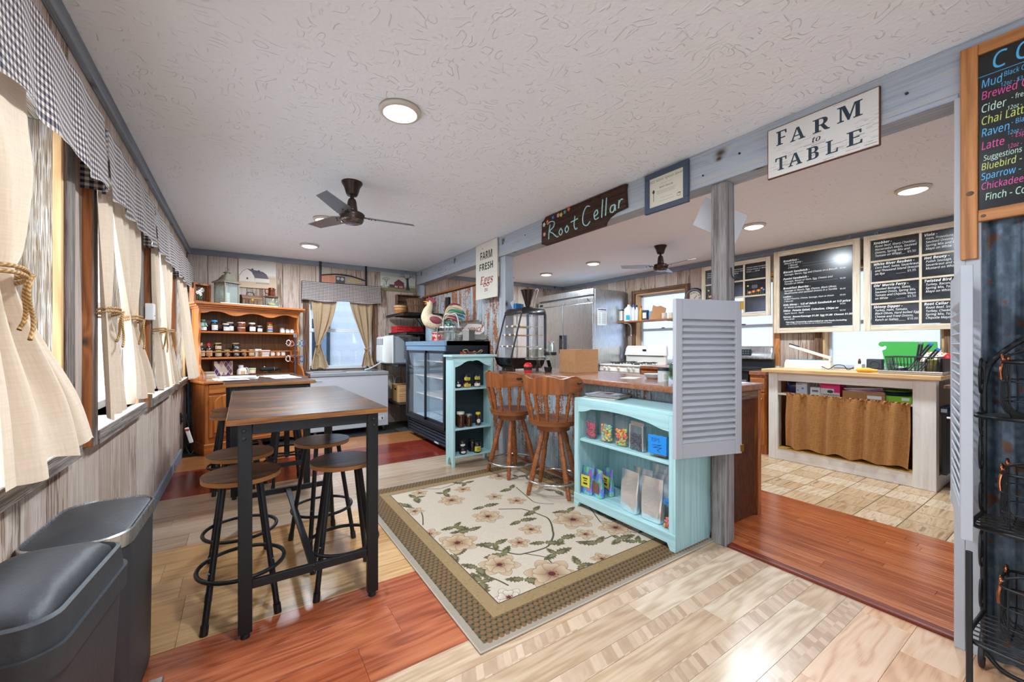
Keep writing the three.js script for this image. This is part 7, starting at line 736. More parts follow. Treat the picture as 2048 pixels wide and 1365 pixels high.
  const ck = thing('wall_clock', 'round black wall clock with pale face by the kitchen window', 'clock', [5.488, 1.885, -3.42], -PI / 2); part(ck, 'rim', (() => { const q = lathe([[0.11, 0], [0.155, 0], [0.158, 0.012], [0.14, 0.028], [0.112, 0.02]], 44); q.rotateX(PI / 2); return q; })(), S(0x20242a, 0.4)); part(ck, 'dial', (() => { const q = new THREE.CircleGeometry(0.113, 40); q.translate(0, 0, 0.014); return q; })(), flatPrint(256, 256, (g) => { g.fillStyle = '#c8bba8'; g.fillRect(0, 0, 256, 256); g.fillStyle = '#2a2622'; g.font = 'bold 34px serif'; g.textAlign = 'center'; ['XII', 'I', 'II', 'III', 'IV', 'V', 'VI', 'VII', 'VIII', 'IX', 'X', 'XI'].forEach((s, i) => { const a = i / 12 * 2 * PI; g.fillText(s, 128 + 98 * Math.sin(a), 139 - 98 * Math.cos(a)); }); })); part(ck, 'hand', [(() => { const q = box(0.006, 0.06, 0.002, 0, 0, 0.017, 0); q.rotateZ(-0.8); return q; })(), (() => { const q = box(0.004, 0.085, 0.002, 0, 0, 0.018, 0); q.rotateZ(-2.2); return q; })()], M.black);
}
// ---------------------------------------------------------------- white kitchen table with burlap skirt
{
  const t = thing('kitchen_table', 'white-painted work table with burlap curtain in the kitchen', 'table', [0, KF, 0]), m = M.whitePaint, b = (n, ...a) => part(t, n, bx(...a), m);
  part(t, 'worktop', bx(4.61, 5.36, 0.905, 0.94, -2.11, -0.775, 0.004, 2), M.pine, 'pale wood top'); b('leg', 4.66, 4.75, 0, 0.905, -2.06, -1.974); b('leg', 4.66, 4.75, 0, 0.905, -0.95, -0.81); b('leg', 5.26, 5.35, 0, 0.905, -2.06, -1.974); b('leg', 5.26, 5.35, 0, 0.905, -0.95, -0.81); b('apron', 4.672, 4.7, 0.82, 0.905, -1.974, -0.95, 0.003, 2); b('lower_rail', 4.672, 4.7, 0, 0.115, -1.974, -0.95, 0.003, 2); part(t, 'lip', bx(4.668, 4.76, 0.115, 0.126, -1.974, -0.95, 0.003, 2), S(0xc0923c, 0.4)); b('end_rail', 4.75, 5.26, 0, 0.115, -0.84, -0.81, 0.003, 0);
  part(t, 'shelf', bx(4.67, 5.34, 0.672, 0.692, -1.975, -0.95, 0.003, 2), m); part(t, 'bottom_board', bx(4.7, 5.34, 0.09, 0.105, -1.975, -0.95, 0.002, 2), M.barnBrown); part(t, 'back_panel', bx(5.33, 5.345, 0.1, 0.69, -1.975, -0.95, 0, 1), M.barnBrown);
  const c = thing('burlap_curtain', 'brown burlap curtain hung across the front of the white table', 'curtain'); part(c, 'cloth', clothSheet([[0.708, -1.43, 0.93, 0, 0.012], [0.68, -1.43, 0.93, 0, 0.018], [0.45, -1.435, 0.94, 0, 0.022], [0.165, -1.44, 0.92, 0, 0.022]], 6.3, 0.7, (a, y, o) => [4.662 + o - 0.012, y, a], 150, 40), M.burlap); part(c, 'header_ruffle', clothSheet([[0.72, -1.43, 0.94, 0, 0.012], [0.712, -1.43, 0.94, 0, 0.018], [0.7, -1.43, 0.93, 0, 0.012]], 24, 0.2, (a, y, o) => [4.652 + o, y, a], 200, 6), M.burlap);
  const y = KF + 0.693, X = 4.82; const box3 = (n, l, cat, z, w, h, d, m2, f) => { const q = thing(n, l, cat, [X, y, z], -PI / 2); part(q, 'carton', box(w, h, d, 0, 0, 0, 0.002), m2); if (f) f(q, w, h, d); return q; };
  const sn = thing('snack_packet', 'dark blue shiny snack packets at the left of the table shelf', 'packet', [X, y, -1.9], -PI / 2); for (let i = 0; i < 3; i++) { const q = loft([[0, 0.1, 0.03, 0.01], [0.04, 0.12, 0.05, 0.02], [0.09, 0.11, 0.03, 0.01], [0.1, 0.11, 0.004, 0.002]], true, 3, 1.2); q.rotateZ((i - 1) * 0.3); part(sn, 'packet', q.translate(-0.03 + i * 0.035, 0.018 * Math.abs(i - 1), -0.05 + i * 0.03), S([0x1c2a66, 0x2a3a80, 0x202a50][i], 0.3)); }
  box3('white_carton', 'pale grey printed carton on the table shelf', 'carton', -1.79, 0.1, 0.115, 0.14, S(0xc9c9d2, 0.6), (q, w, h, d) => part(q, 'print', slab(w * 0.9, h * 0.9, 0.002, 0, h / 2, d / 2 + 0.001), flatPrint(96, 100, (g) => { g.fillStyle = '#cfcfd8'; g.fillRect(0, 0, 96, 100); g.fillStyle = '#8f93a6'; g.fillRect(6, 6, 50, 8); g.fillStyle = '#4f80c0'; g.beginPath(); g.arc(60, 50, 10, 0, 7); g.fill(); g.fillStyle = '#c05a4a'; g.fillRect(8, 66, 12, 10); })));
  box3('small_white_carton', 'small white carton between the grey and pink cartons', 'carton', -1.675, 0.085, 0.075, 0.12, M.white, (q, w, h, d) => part(q, 'print', slab(0.05, 0.02, 0.002, 0, 0.04, d / 2 + 0.001), S(0x74787a, 0.6)));
  box3('pink_carton', 'pink and white carton lettered Companions on the table shelf', 'carton', -1.545, 0.155, 0.125, 0.16, S(0xe01870, 0.5), (q, w, h, d) => { part(q, 'print', slab(w * 0.99, h * 0.6, 0.002, 0, h * 0.3, d / 2 + 0.001), flatPrint(256, 128, (g) => { g.fillStyle = '#d9d4cf'; g.fillRect(0, 0, 256, 128); g.fillStyle = '#e0186e'; g.fillRect(180, 0, 76, 60); g.fillStyle = '#3c3c44'; g.beginPath(); g.ellipse(130, 48, 42, 26, 0, 0, 7); g.fill(); g.fillStyle = '#1a1a1c'; g.font = 'bold 40px sans-serif'; g.fillText('Companions', 10, 114); })); });
  const cb = thing('cardboard_tray', 'open cardboard tray full of papers on the table shelf', 'tray', [X, y, -1.29], -PI / 2); part(cb, 'tray', [box(0.3, 0.07, 0.004, 0, 0, 0.1, 0), box(0.3, 0.07, 0.004, 0, 0, -0.1, 0), box(0.004, 0.07, 0.2, -0.15, 0, 0, 0), box(0.004, 0.07, 0.2, 0.15, 0, 0, 0), box(0.3, 0.004, 0.2, 0, 0, 0, 0)], M.cardboard); part(cb, 'label', slab(0.1, 0.03, 0.002, 0.08, 0.025, 0.1035), M.paper); for (let i = 0; i < 4; i++) { const q = box(0.28, 0.008, 0.16, 0, 0.062 + i * 0.01, 0, 0.001); q.rotateZ((i - 1.5) * 0.05); part(cb, 'packet', q, S([0xd8d4d0, 0xc08a9c, 0xb06880, 0xd0d6dc][i], 0.5)); }
  box3('lime_carton', 'lime green carton under the green plates', 'carton', -1.055, 0.17, 0.05, 0.15, S(0x86c820, 0.5), (q, w, h, d) => part(q, 'label', slab(0.05, 0.025, 0.002, 0.045, 0.028, d / 2 + 0.001), M.paper)); const gp = thing('green_plates', 'green-rimmed plates lying on the lime carton', 'plates', [X + 0.02, y + 0.051, -1.09]); for (let i = 0; i < 3; i++) part(gp, 'plate', lathe([[0.001, 0.003], [0.07, 0.003], [0.1, 0.02], [0.105, 0.022], [0.1, 0.016], [0.07, 0]], 36, 0, i * 0.012, 0), i === 2 ? S(0x5ea82a, 0.4) : S(0x22305a, 0.4));
}
{ // on the table
  const y = KF + 0.941;
  const s = thing('bag_sealer', 'cream impulse bag sealer with raised arm on the kitchen table', 'sealer', [5.02, y, -1.83], -PI / 2), c = S(0xd5cdbd, 0.4); part(s, 'body', loft([[0, 0.43, 0.09, 0.01], [0.06, 0.42, 0.085, 0.01], [0.09, 0.4, 0.07, 0.01]], true, 3), c); part(s, 'seal_strip', box(0.32, 0.008, 0.02, -0.02, 0.09, 0.0), S(0x2a7ca0, 0.4)); part(s, 'label', slab(0.15, 0.035, 0.002, 0, 0.035, 0.0455), M.paper); { const q = box(0.4, 0.028, 0.045, -0.2, 0, 0, 0.006, 0); q.rotateZ(-0.33); part(s, 'arm', q.translate(0.2, 0.1, 0), c); const k = box(0.1, 0.012, 0.03, -0.36, 0.028, 0, 0.004); k.rotateZ(-0.33); part(s, 'grip', k.translate(0.2, 0.1, 0), M.black); } part(s, 'hinge', box(0.02, 0.05, 0.06, 0.2, 0.08, 0), c); solo('sealer_cord', 'black cord curling from the bag sealer across the table', 'cord', tube([[4.97, y + 0.03, -1.69], [4.94, y + 0.008, -1.62], [4.97, y + 0.05, -1.57], [5.0, y + 0.045, -1.52], [5.02, y + 0.005, -1.49], [5.05, y + 0.03, -1.45], [5.08, y + 0.045, -1.41]], 0.004, 60), M.black);
  const sp = thing('speaker', 'small dark square speaker on the kitchen table', 'speaker', [5.1, y, -1.3], -PI / 2 + 0.1); part(sp, 'case', box(0.12, 0.115, 0.09, 0, 0, 0, 0.008), S(0x1c2226, 0.5)); part(sp, 'grille', [box(0.1, 0.08, 0.004, 0, 0.026, 0.046, 0)], S(0x2e373d, 0.7)); part(sp, 'cone', torus(0.035, 0.004, 0, 0.062, 0.049, false, 24, 6), M.darkGrey); const wb = thing('beige_box', 'small beige box beside the speaker', 'box', [5.06, y, -1.41], 0); part(wb, 'box', box(0.09, 0.06, 0.06, 0, 0, 0), M.cream); part(wb, 'lid', box(0.092, 0.012, 0.062, 0, 0.052, 0), M.cream); const dr = thing('dropper_bottle', 'tiny dark bottle with red cap on the beige box', 'bottle', [5.06, y + 0.065, -1.41]); part(dr, 'bottle', cyl(0.012, 0.012, 0.03, 0, 0, 0, 14), S(0x1d3a24, 0.3)); part(dr, 'cap', cyl(0.008, 0.01, 0.02, 0, 0.03, 0, 12), S(0x8a2c1c, 0.4)); solo('clear_panel', 'clear plastic panel standing right of the speaker', 'panel', box(0.004, 0.11, 0.08, 0, 0, 0, 0), P(0xe0eaf0, 0.1, { transmission: 0.9, thickness: 0 }), [5.12, y, -1.19], 0.2); solo('yellow_squash', 'yellow squash lying at the table front', 'squash', vtube([[0, 0.02, -0.08, 0.006], [0, 0.02, -0.065, 0.02], [0, 0.022, 0, 0.022], [0, 0.018, 0.06, 0.014], [0.004, 0.02, 0.085, 0.007]], 14), S(0xd29a2c, 0.5), [4.72, y, -1.26], 0.15);
  const tr = thing('sheet_pan', 'worn aluminium sheet pan on the right of the kitchen table', 'tray', [4.92, y, -0.98]); part(tr, 'pan', [bx(-0.22, 0.22, 0, 0.004, -0.19, 0.19, 0.001), bx(-0.23, -0.218, 0.002, 0.024, -0.2, 0.2, 0.003), bx(0.218, 0.23, 0.002, 0.024, -0.2, 0.2, 0.003), bx(-0.22, 0.22, 0.002, 0.024, -0.2, -0.188, 0.003), bx(-0.22, 0.22, 0.002, 0.024, 0.188, 0.2, 0.003)], S(0xa8a49c, 0.45, { metalness: 0.6 })); part(tr, 'rim', [bar([-0.23, 0.025, -0.2], [-0.23, 0.025, 0.2], 0.004), bar([0.23, 0.025, -0.2], [0.23, 0.025, 0.2], 0.004)], M.steel);
  const wb2 = thing('wire_basket', 'black wire basket of kitchen tools on the sheet pan', 'basket', [4.95, y + 0.005, -0.995], 0); const bars = []; for (let i = 0; i <= 14; i++) bars.push(bar([-0.1, 0.004, -0.15 + i * 0.0214], [-0.13, 0.14, -0.165 + i * 0.0236], 0.0022, 5), bar([0.1, 0.004, -0.15 + i * 0.0214], [0.13, 0.14, -0.165 + i * 0.0236], 0.0022, 5)); for (let i = 0; i <= 8; i++) bars.push(bar([-0.1 + i * 0.025, 0.004, 0.15], [-0.13 + i * 0.0325, 0.14, 0.165], 0.0022, 5), bar([-0.1 + i * 0.025, 0.004, -0.15], [-0.13 + i * 0.0325, 0.14, -0.165], 0.0022, 5)); part(wb2, 'wire', bars, M.black); const rect = (hx, hz, yy, r) => tube([[-hx, yy, -hz], [hx, yy, -hz], [hx, yy, hz], [-hx, yy, hz]].flatMap((p, i, a) => { const n = a[(i + 1) % 4]; return [p, [lerp(p[0], n[0], 0.04), yy, lerp(p[2], n[2], 0.04)], [lerp(p[0], n[0], 0.96), yy, lerp(p[2], n[2], 0.96)]]; }), r, 90, 6, true); part(wb2, 'rim', rect(0.13, 0.165, 0.14, 0.005), M.black); part(wb2, 'hoop', rect(0.115, 0.157, 0.07, 0.0025), M.black); part(wb2, 'base', bx(-0.1, 0.1, 0, 0.003, -0.15, 0.15, 0), M.black);
  const tongs = (l, z, lean, len, blue) => { const q = thing('kitchen_tongs', l, 'tongs', [4.93, y + 0.012, z]); q.rotation.x = lean; part(q, 'arm', box(0.016, len, 0.01, 0, 0, 0, 0.003), M.steelDark); part(q, 'arm', box(0.016, len, 0.01, 0, 0, 0.016, 0.003), M.steelDark); part(q, 'grip', [box(0.02, len * 0.55, 0.014, 0, len * 0.4, -0.001, 0.005), box(0.02, len * 0.55, 0.014, 0, len * 0.4, 0.017, 0.005)], M.black); part(q, 'tip', box(0.02, 0.02, 0.03, 0, len - 0.02, 0.008, 0.004), blue); }; const bl = S(0x2060b0, 0.4); tongs('blue-tipped tongs leaning left in the wire basket', -1.05, 0.55, 0.3, bl); tongs('upright grey tongs in the wire basket', -0.99, 0.12, 0.26, M.steelDark); tongs('blue-tipped tongs leaning right in the wire basket', -0.98, 0.55, 0.25, bl);
  const pot = thing('utensil_pot', 'dull brass pot inside the wire basket', 'pot', [4.96, y + 0.01, -0.89]); part(pot, 'pot', lathe([[0.001, 0.003], [0.038, 0], [0.042, 0.11], [0.039, 0.11], [0.035, 0.005]], 24), S(0x8a7a4a, 0.35, { metalness: 0.7 })); part(pot, 'lining', torus(0.041, 0.004, 0, 0.11, 0), S(0x8a9a3a, 0.5)); const bowl = thing('steel_bowl', 'small steel bowl in the wire basket', 'bowl', [4.92, y + 0.01, -1.08]); part(bowl, 'bowl', lathe([[0.001, 0.004], [0.03, 0], [0.05, 0.04], [0.047, 0.042], [0.028, 0.006]], 24), M.steel); part(bowl, 'rim', torus(0.049, 0.002, 0, 0.041, 0), M.steel);
  const bin = thing('brown_bin', 'dark brown plastic bin beside the wire basket', 'bin', [5.02, y + 0.005, -0.8]); part(bin, 'bin', [loft([[0, 0.1, 0.07, 0.01], [0.13, 0.12, 0.085, 0.01]], false, 3), box(0.1, 0.004, 0.07, 0, 0, 0, 0)], ds(S(0x3a2c26, 0.5))); part(bin, 'red_cloth', loft([[0.1, 0.1, 0.06, 0.02], [0.15, 0.08, 0.05, 0.02], [0.17, 0.03, 0.02, 0.01]], true, 4), M.red);
  const co = thing('colander', 'pale upturned colander speckled red behind the basket', 'colander', [5.16, y + 0.1, -0.9]); const dome = new THREE.SphereGeometry(0.13, 32, 14, 0, 2 * PI, 0, PI / 2).scale(1, 0.7, 1); part(co, 'bowl', dome, ds(S(0xd9bfae, 0.5))); part(co, 'hole', Array.from({ length: 40 }, (_, i) => { const a = i * 2.4, e = 0.25 + 0.85 * (i / 40); return new THREE.SphereGeometry(0.005, 6, 5).translate(0.131 * Math.sin(e) * Math.cos(a), 0.131 * 0.7 * Math.cos(e), 0.131 * Math.sin(e) * Math.sin(a)); }), S(0x9c3a30, 0.6)); part(co, 'support', cyl(0.1, 0.1, 0.1, 0, -0.1, 0, 24), S(0x9a8a6a, 0.6));
  const gb = thing('green_cutting_board', 'green cutting board with hook handle leaning at the window', 'cutting board', [5.4, y, -1.13], -PI / 2); const sh = new THREE.Shape(); sh.moveTo(-0.16, 0); sh.lineTo(0.21, 0); sh.lineTo(0.19, 0.28); sh.lineTo(-0.2, 0.285); sh.quadraticCurveTo(-0.23, 0.28, -0.225, 0.25); sh.quadraticCurveTo(-0.2, 0.225, -0.185, 0.245); sh.quadraticCurveTo(-0.15, 0.25, -0.17, 0.205); sh.lineTo(-0.195, 0.195); sh.closePath(); const q = ext(sh, 0.01, 0.002); q.rotateX(-0.12); part(gb, 'board', uvm(q, 1), S(0x2f9a34, 0.45)); part(gb, 'rubber_edge', bx(-0.165, 0.215, 0, 0.012, -0.004, 0.016, 0.004), S(0x8a9298, 0.6));
  const c2 = thing('side_cabinet', 'pale cabinet with burlap skirt right of the white table', 'cabinet', [4.56, KF, -0.72]); part(c2, 'top', bx(-0.02, 0.85, 0.85, 0.875, -0.03, 1.1, 0.003, 0), M.barnBrown); part(c2, 'side', bx(0.6, 0.85, 0, 0.85, 0, 0.03, 0.002), M.whitePaint); part(c2, 'kick', bx(0.0, 0.85, 0, 0.06, 0, 1.1, 0.003), M.whitePaint); part(c2, 'rod', bar([0.03, 0.62, -0.02], [0.03, 0.62, 1.1], 0.008), M.white); part(c2, 'skirt', clothSheet([[0.635, 0.5, 0.95, 0, 0.012], [0.4, 0.5, 0.97, 0, 0.02], [0.07, 0.5, 0.97, 0, 0.022]], 9, 0.3, (a, yy, o) => [0.02 + o, yy, a], 90, 16), M.burlap); part(c2, 'upper_box', bx(0.02, 0.5, 0.64, 0.84, 0.02, 0.6, 0.006), S(0xb9c0c6, 0.5)); const bb = thing('blue_box', 'blue box with a white label on the shelf beside the white table', 'box', [4.92, KF + 0.62, -0.79]); part(bb, 'box', box(0.25, 0.06, 0.05, 0, 0, 0), S(0x2c3f66, 0.6)); part(bb, 'label', slab(0.002, 0.03, 0.035, -0.126, 0.03, 0.0), M.paper); part(bb, 'support', box(0.24, 0.5, 0.03, 0, -0.5, 0, 0.002), M.darkGrey);
}
// ---------------------------------------------------------------- signs on the beam
const FX = XB - 0.002;
{
  const s = thing('farm_to_table_sign', 'white weathered sign reading FARM to TABLE on the beam', 'sign', [FX, 2.223, -0.8145], -PI / 2), w = 0.463, h = 0.265; part(s, 'board', box(w, h, 0.016, 0, -h / 2, 0.008, 0.004, 0), S(0x5a3826, 0.7)); part(s, 'face', face(w - 0.006, h - 0.006, 0, 0, 0.0163), flatPrint(926, 530, (g, W2, H2) => { g.fillStyle = '#d6d3cd'; g.fillRect(0, 0, W2, H2); const r = rng(8); for (let i = 0; i < 320; i++) { const y = r() * H2, x = r() * W2, L = 20 + r() * 110; g.fillStyle = r() < 0.4 ? 'rgba(88,54,44,0.55)' : 'rgba(140,126,118,0.4)'; if (fbm(x / W2, y / H2, 3, 5, 2, 9) > 0.52) g.fillRect(x, y, L, 1.5 + r() * 2.5); } g.strokeStyle = '#7a4a34'; g.lineWidth = 5; g.strokeRect(2, 2, W2 - 4, H2 - 4);
    g.fillStyle = '#25333f'; const tx = (t, x, y, wd, sz) => { g.save(); g.font = `bold ${sz}px serif`; const m = g.measureText(t).width; g.translate(x, y); g.scale(wd / m, 1); g.fillText(t, 0, 0); g.restore(); }; tx('F', 78, 200, 110, 210); tx('A', 214, 216, 138, 190); tx('R', 410, 216, 148, 190); tx('M', 610, 204, 205, 210); tx('T', 72, 470, 112, 190); tx('A', 196, 470, 130, 180); tx('B', 358, 470, 116, 180); tx('L', 520, 470, 108, 180); tx('E', 684, 462, 130, 190); g.save(); g.translate(400, 300); g.transform(1, 0, -0.25, 1, 0, 0); g.font = 'bold 78px serif'; g.fillText('to', 0, 0); g.restore(); }, 0.7));
  const e = thing('eggs_sign', 'cream sign reading FARM FRESH Eggs 25 cents hanging below the beam', 'sign', [FX - 0.005, 2.07, -4.045], -PI / 2), ew = 0.49, eh = 0.65; part(e, 'board', box(ew, eh, 0.014, 0, -eh / 2, 0.007, 0.003, 0), S(0xc9c4b4, 0.7)); part(e, 'face', face(ew - 0.004, eh - 0.004, 0, 0, 0.0145), flatPrint(490, 650, (g, W2, H2) => { g.fillStyle = '#d9d5c8'; g.fillRect(0, 0, W2, H2); g.fillStyle = '#23211f'; g.textAlign = 'center'; const tx = (t, y, wd, sz) => { g.save(); g.font = `bold ${sz}px sans-serif`; const m = g.measureText(t).width; g.translate(W2 / 2, y); g.scale(wd / m, 1); g.fillText(t, 0, 0); g.restore(); }; tx('FARM', 190, 290, 124); tx('FRESH', 315, 330, 112); g.strokeStyle = 'rgba(200,190,150,0.9)'; g.lineWidth = 4; g.beginPath(); g.arc(245, 460, 140, 0, 7); g.stroke(); g.fillStyle = '#8c2420'; g.strokeStyle = '#8c2420'; g.save(); g.translate(245, 480); g.transform(1, 0, -0.28, 1, 0, 0); g.font = 'bold 130px serif'; g.fillText('Eggs', 0, 0); g.restore(); g.fillStyle = '#7a2a24'; g.font = 'bold 52px sans-serif'; g.fillText('25¢', 245, 568); g.fillStyle = '#1c1c1c'; g.beginPath(); g.ellipse(160, 60, 10, 4, 0, 0, 7); g.fill(); }, 0.7));
  const r = thing('root_cellar_sign', 'dark barn board sign painted Root Cellar with little flowers', 'sign', [FX, 2.265, -2.5025], -PI / 2); const sh = shape([[-0.5, -0.11], [-0.495, 0.09], [-0.46, 0.105], [-0.44, 0.125], [0.46, 0.125], [0.5, 0.12], [0.492, 0.09], [0.5, -0.045], [0.4, -0.055], [0.33, -0.08], [0.3, -0.105], [0.29, -0.13], [-0.44, -0.133]]); const uq = ext(sh, 0.022, 0.003); part(r, 'board', uvm(uq, 0), wood(M.barnBrown.map, 0.95, 0.006, { color: 0x9a8a80 }));
  const line = (pts, z = 0.027) => tube(pts.map(p => [p[0], p[1], z]), 0.0048, pts.length * 5, 6); const mint = S(0xa8d8d4, 0.8), L = [[[-0.37, 0.04], [-0.385, -0.02], [-0.39, -0.09]], [[-0.41, 0.05], [-0.36, 0.065], [-0.31, 0.045], [-0.32, 0.01], [-0.375, -0.02], [-0.33, -0.05], [-0.27, -0.095], [-0.25, -0.092]], [[-0.22, -0.03], [-0.245, -0.06], [-0.225, -0.09], [-0.2, -0.065], [-0.22, -0.03]], [[-0.14, -0.025], [-0.165, -0.055], [-0.145, -0.085], [-0.12, -0.06], [-0.14, -0.025]], [[-0.04, 0.03], [-0.05, -0.05], [-0.03, -0.085], [-0.01, -0.075]], [[-0.09, -0.01], [0.0, 0.0]], [[0.14, 0.06], [0.1, 0.07], [0.06, 0.02], [0.06, -0.06], [0.1, -0.085], [0.14, -0.06]], [[0.18, -0.035], [0.22, -0.02], [0.215, 0.01], [0.185, -0.01], [0.195, -0.06], [0.235, -0.055]], [[0.275, 0.075], [0.265, -0.065]], [[0.315, 0.075], [0.305, -0.06]], [[0.4, 0.0], [0.36, -0.005], [0.355, -0.045], [0.385, -0.05], [0.4, 0.0], [0.405, -0.05]], [[0.44, 0.02], [0.435, -0.04]], [[0.438, -0.005], [0.46, 0.02], [0.48, 0.015]]];
  L.forEach(p => part(r, 'letter_stroke', line(p), mint)); const fc = [0xd8e4e0, 0xd0582c, 0x2c62a8, 0xd89890, 0xd8c44a, 0x4a88a0, 0xd8502c, 0xd89088]; [[-0.46, 0.06], [-0.41, 0.075], [-0.33, 0.095], [-0.26, 0.095], [-0.22, 0.09], [-0.17, 0.1], [-0.12, 0.11], [-0.455, -0.03]].forEach(([x, y], i) => { const pe = Array.from({ length: 5 }, (_, k) => new THREE.SphereGeometry(0.008, 8, 6).scale(1, 1, 0.35).translate(x + 0.012 * Math.cos(k * 1.257), y + 0.012 * Math.sin(k * 1.257), 0.0255)); const f = part(r, 'painted_flower', pe, S(fc[i], 0.7)); part(f, 'heart', new THREE.SphereGeometry(0.005, 8, 6).translate(x, y, 0.0285), S(0xe8d890, 0.7)); });
  const c = thing('award_certificate', 'award certificate in a slate blue wooden frame on the beam', 'certificate', [FX, 2.249, -1.673], -PI / 2), cw = 0.332, ch = 0.272, f = wood(M.blue.map, 0.6, 0.001, { color: 0x66728a }); for (const [x0, x1, y0, y1, g] of [[-cw / 2, cw / 2, ch / 2 - 0.036, ch / 2, 0], [-cw / 2, cw / 2, -ch / 2, -ch / 2 + 0.036, 0], [-cw / 2, -cw / 2 + 0.036, -ch / 2 + 0.036, ch / 2 - 0.036, 1], [cw / 2 - 0.036, cw / 2, -ch / 2 + 0.036, ch / 2 - 0.036, 1]]) part(c, 'frame_rail', bx(x0, x1, y0, y1, 0, 0.022, 0.003, g), f);
  part(c, 'certificate', slab(cw - 0.07, ch - 0.07, 0.004, 0, 0, 0.01), flatPrint(524, 404, (g, W2, H2) => { g.fillStyle = '#d3cfba'; g.fillRect(0, 0, W2, H2); g.fillStyle = '#4a4a48'; g.textAlign = 'center'; g.save(); g.translate(W2 / 2, 66); g.transform(1, 0, -0.25, 1, 0, 0); g.font = '46px serif'; g.fillText('2022 Silver Spoon Award', 0, 0); g.restore(); g.font = 'bold 28px serif'; g.fillStyle = '#22221f'; g.fillText('ROOT CELLAR', W2 / 2, 166); g.fillStyle = '#8a887c'; g.fillRect(180, 108, 160, 4); for (let i = 0; i < 3; i++) g.fillRect(110 + i * 10, 200 + i * 18, 300 - i * 20, 4); g.fillRect(170, 300, 190, 3); g.fillRect(150, 340, 230, 3); g.fillStyle = '#2c2c2a'; g.beginPath(); g.ellipse(66, 190, 18, 26, 0, 0, 7); g.fill(); g.fillRect(62, 214, 8, 110); g.beginPath(); g.arc(450, 330, 22, 0, 7); g.lineWidth = 6; g.strokeStyle = '#5a584e'; g.stroke(); g.fillRect(440, 306, 40, 10); }, 0.5));
  const pw = thing('tilted_paper', 'white paper hanging askew behind the brown post', 'paper', [2.6, 2.02, -1.44], -0.6); { const q = slab(0.3, 0.2, 0.003, 0, 0, 0); q.rotateZ(-0.42); part(pw, 'sheet', q, S(0xd9dadc, 0.8)); const k = box(0.02, 0.02, 0.006, -0.05, 0.07, 0.002, 0.002); part(pw, 'tack', k, M.steel); } solo('post_hook', 'dark iron hook on the brown post', 'hook', tube([[0, 0.05, 0], [0, 0, 0.005], [0, -0.02, 0.02], [0, 0.0, 0.03]], 0.004, 20), M.black, [2.445, 1.62, -1.288]); solo('hanging_cord', 'thin dark cord running down the back of the brown post', 'cord', tube([[0, 0.5, 0], [0.004, 0.2, 0], [0, -0.05, 0.002], [0.01, -0.3, 0.004], [0, -0.7, 0]], 0.003, 40), M.black, [2.496, 1.6, -1.3]);
  const ws = thing('wall_speaker', 'small black speaker high on the rusty half wall', 'speaker', [2.43, 1.715, -5.26]); part(ws, 'case', box(0.04, 0.17, 0.1, 0, 0, 0, 0.006), M.black); part(ws, 'grille', box(0.004, 0.15, 0.085, -0.021, 0.01, 0, 0), S(0x26282a, 0.8));
}
// ---------------------------------------------------------------- menu boards: old window sashes with chalk panes
function chalk(w, h, draw) { return flatPrint(w, h, (g) => { g.fillStyle = '#1f2224'; g.fillRect(0, 0, w, h); const r = rng(w + h); for (let i = 0; i < 60; i++) { g.fillStyle = 'rgba(110,116,118,0.05)'; g.fillRect(r() * w, r() * h, 120, 30); } draw(g, w, h); }, 0.22); }
function lines(g, list, x, y, sz, lh, col = '#f2f2ec', sx = 1) { g.fillStyle = col; list.forEach((t, i) => { g.save(); g.translate(x + (i ? sz * 0.5 : 0), y + i * lh); g.transform(sx, 0, -0.2, 1, 0, 0); g.font = `${i ? '' : 'bold '}${(i ? sz : sz * 1.2) * 1.12}px sans-serif`; g.fillText(t, 0, 0); g.restore(); }); }
function menuBoard(label, z0, z1, y0, y1, cols, rows, panes, rail = 0.055) {
  const t = thing('menu_board', label, 'menu board', [5.42, (y0 + y1) / 2, (z0 + z1) / 2], -PI / 2), w = z1 - z0, h = y1 - y0, a = w / 2, b = h / 2;
  for (const s of [-1, 1]) { part(t, 'stile', bx(s * a, s * (a - rail), -b, b, 0, 0.03, 0.003, 1), M.ivory); part(t, 'rail', bx(-a + rail, a - rail, s * b, s * (b - rail), 0, 0.03, 0.003, 0), M.ivory); part(t, 'hook', [torus(0.012, 0.002, s * (a - 0.1), b + 0.012, 0.015, false, 16, 6), tube([[s * (a - 0.1), b + 0.02, 0.015], [s * (a - 0.1) + 0.01, b + 0.04, 0.0], [s * (a - 0.1), b + 0.055, -0.03]], 0.002, 16, 6)], M.steel); }
  const iw = w - 2 * rail, ih = h - 2 * rail; for (let i = 1; i < cols; i++) part(t, 'muntin', box(0.02, ih, 0.022, -a + rail + iw * i / cols, -ih / 2, 0.015, 0.003, 1), M.ivory); for (let j = 1; j < rows; j++) part(t, 'muntin', box(iw, 0.02, 0.02, 0, -b + rail + ih * j / rows - 0.01, 0.015, 0.003, 0), M.ivory);
  for (let j = 0; j < rows; j++) for (let i = 0; i < cols; i++) { const m = panes[j * cols + i]; if (m) part(t, 'pane', slab(iw / cols - 0.012, ih / rows - 0.012, 0.004, -a + rail + iw * (i + 0.5) / cols, b - rail - ih * (j + 0.5) / rows, 0.012), m); }
}
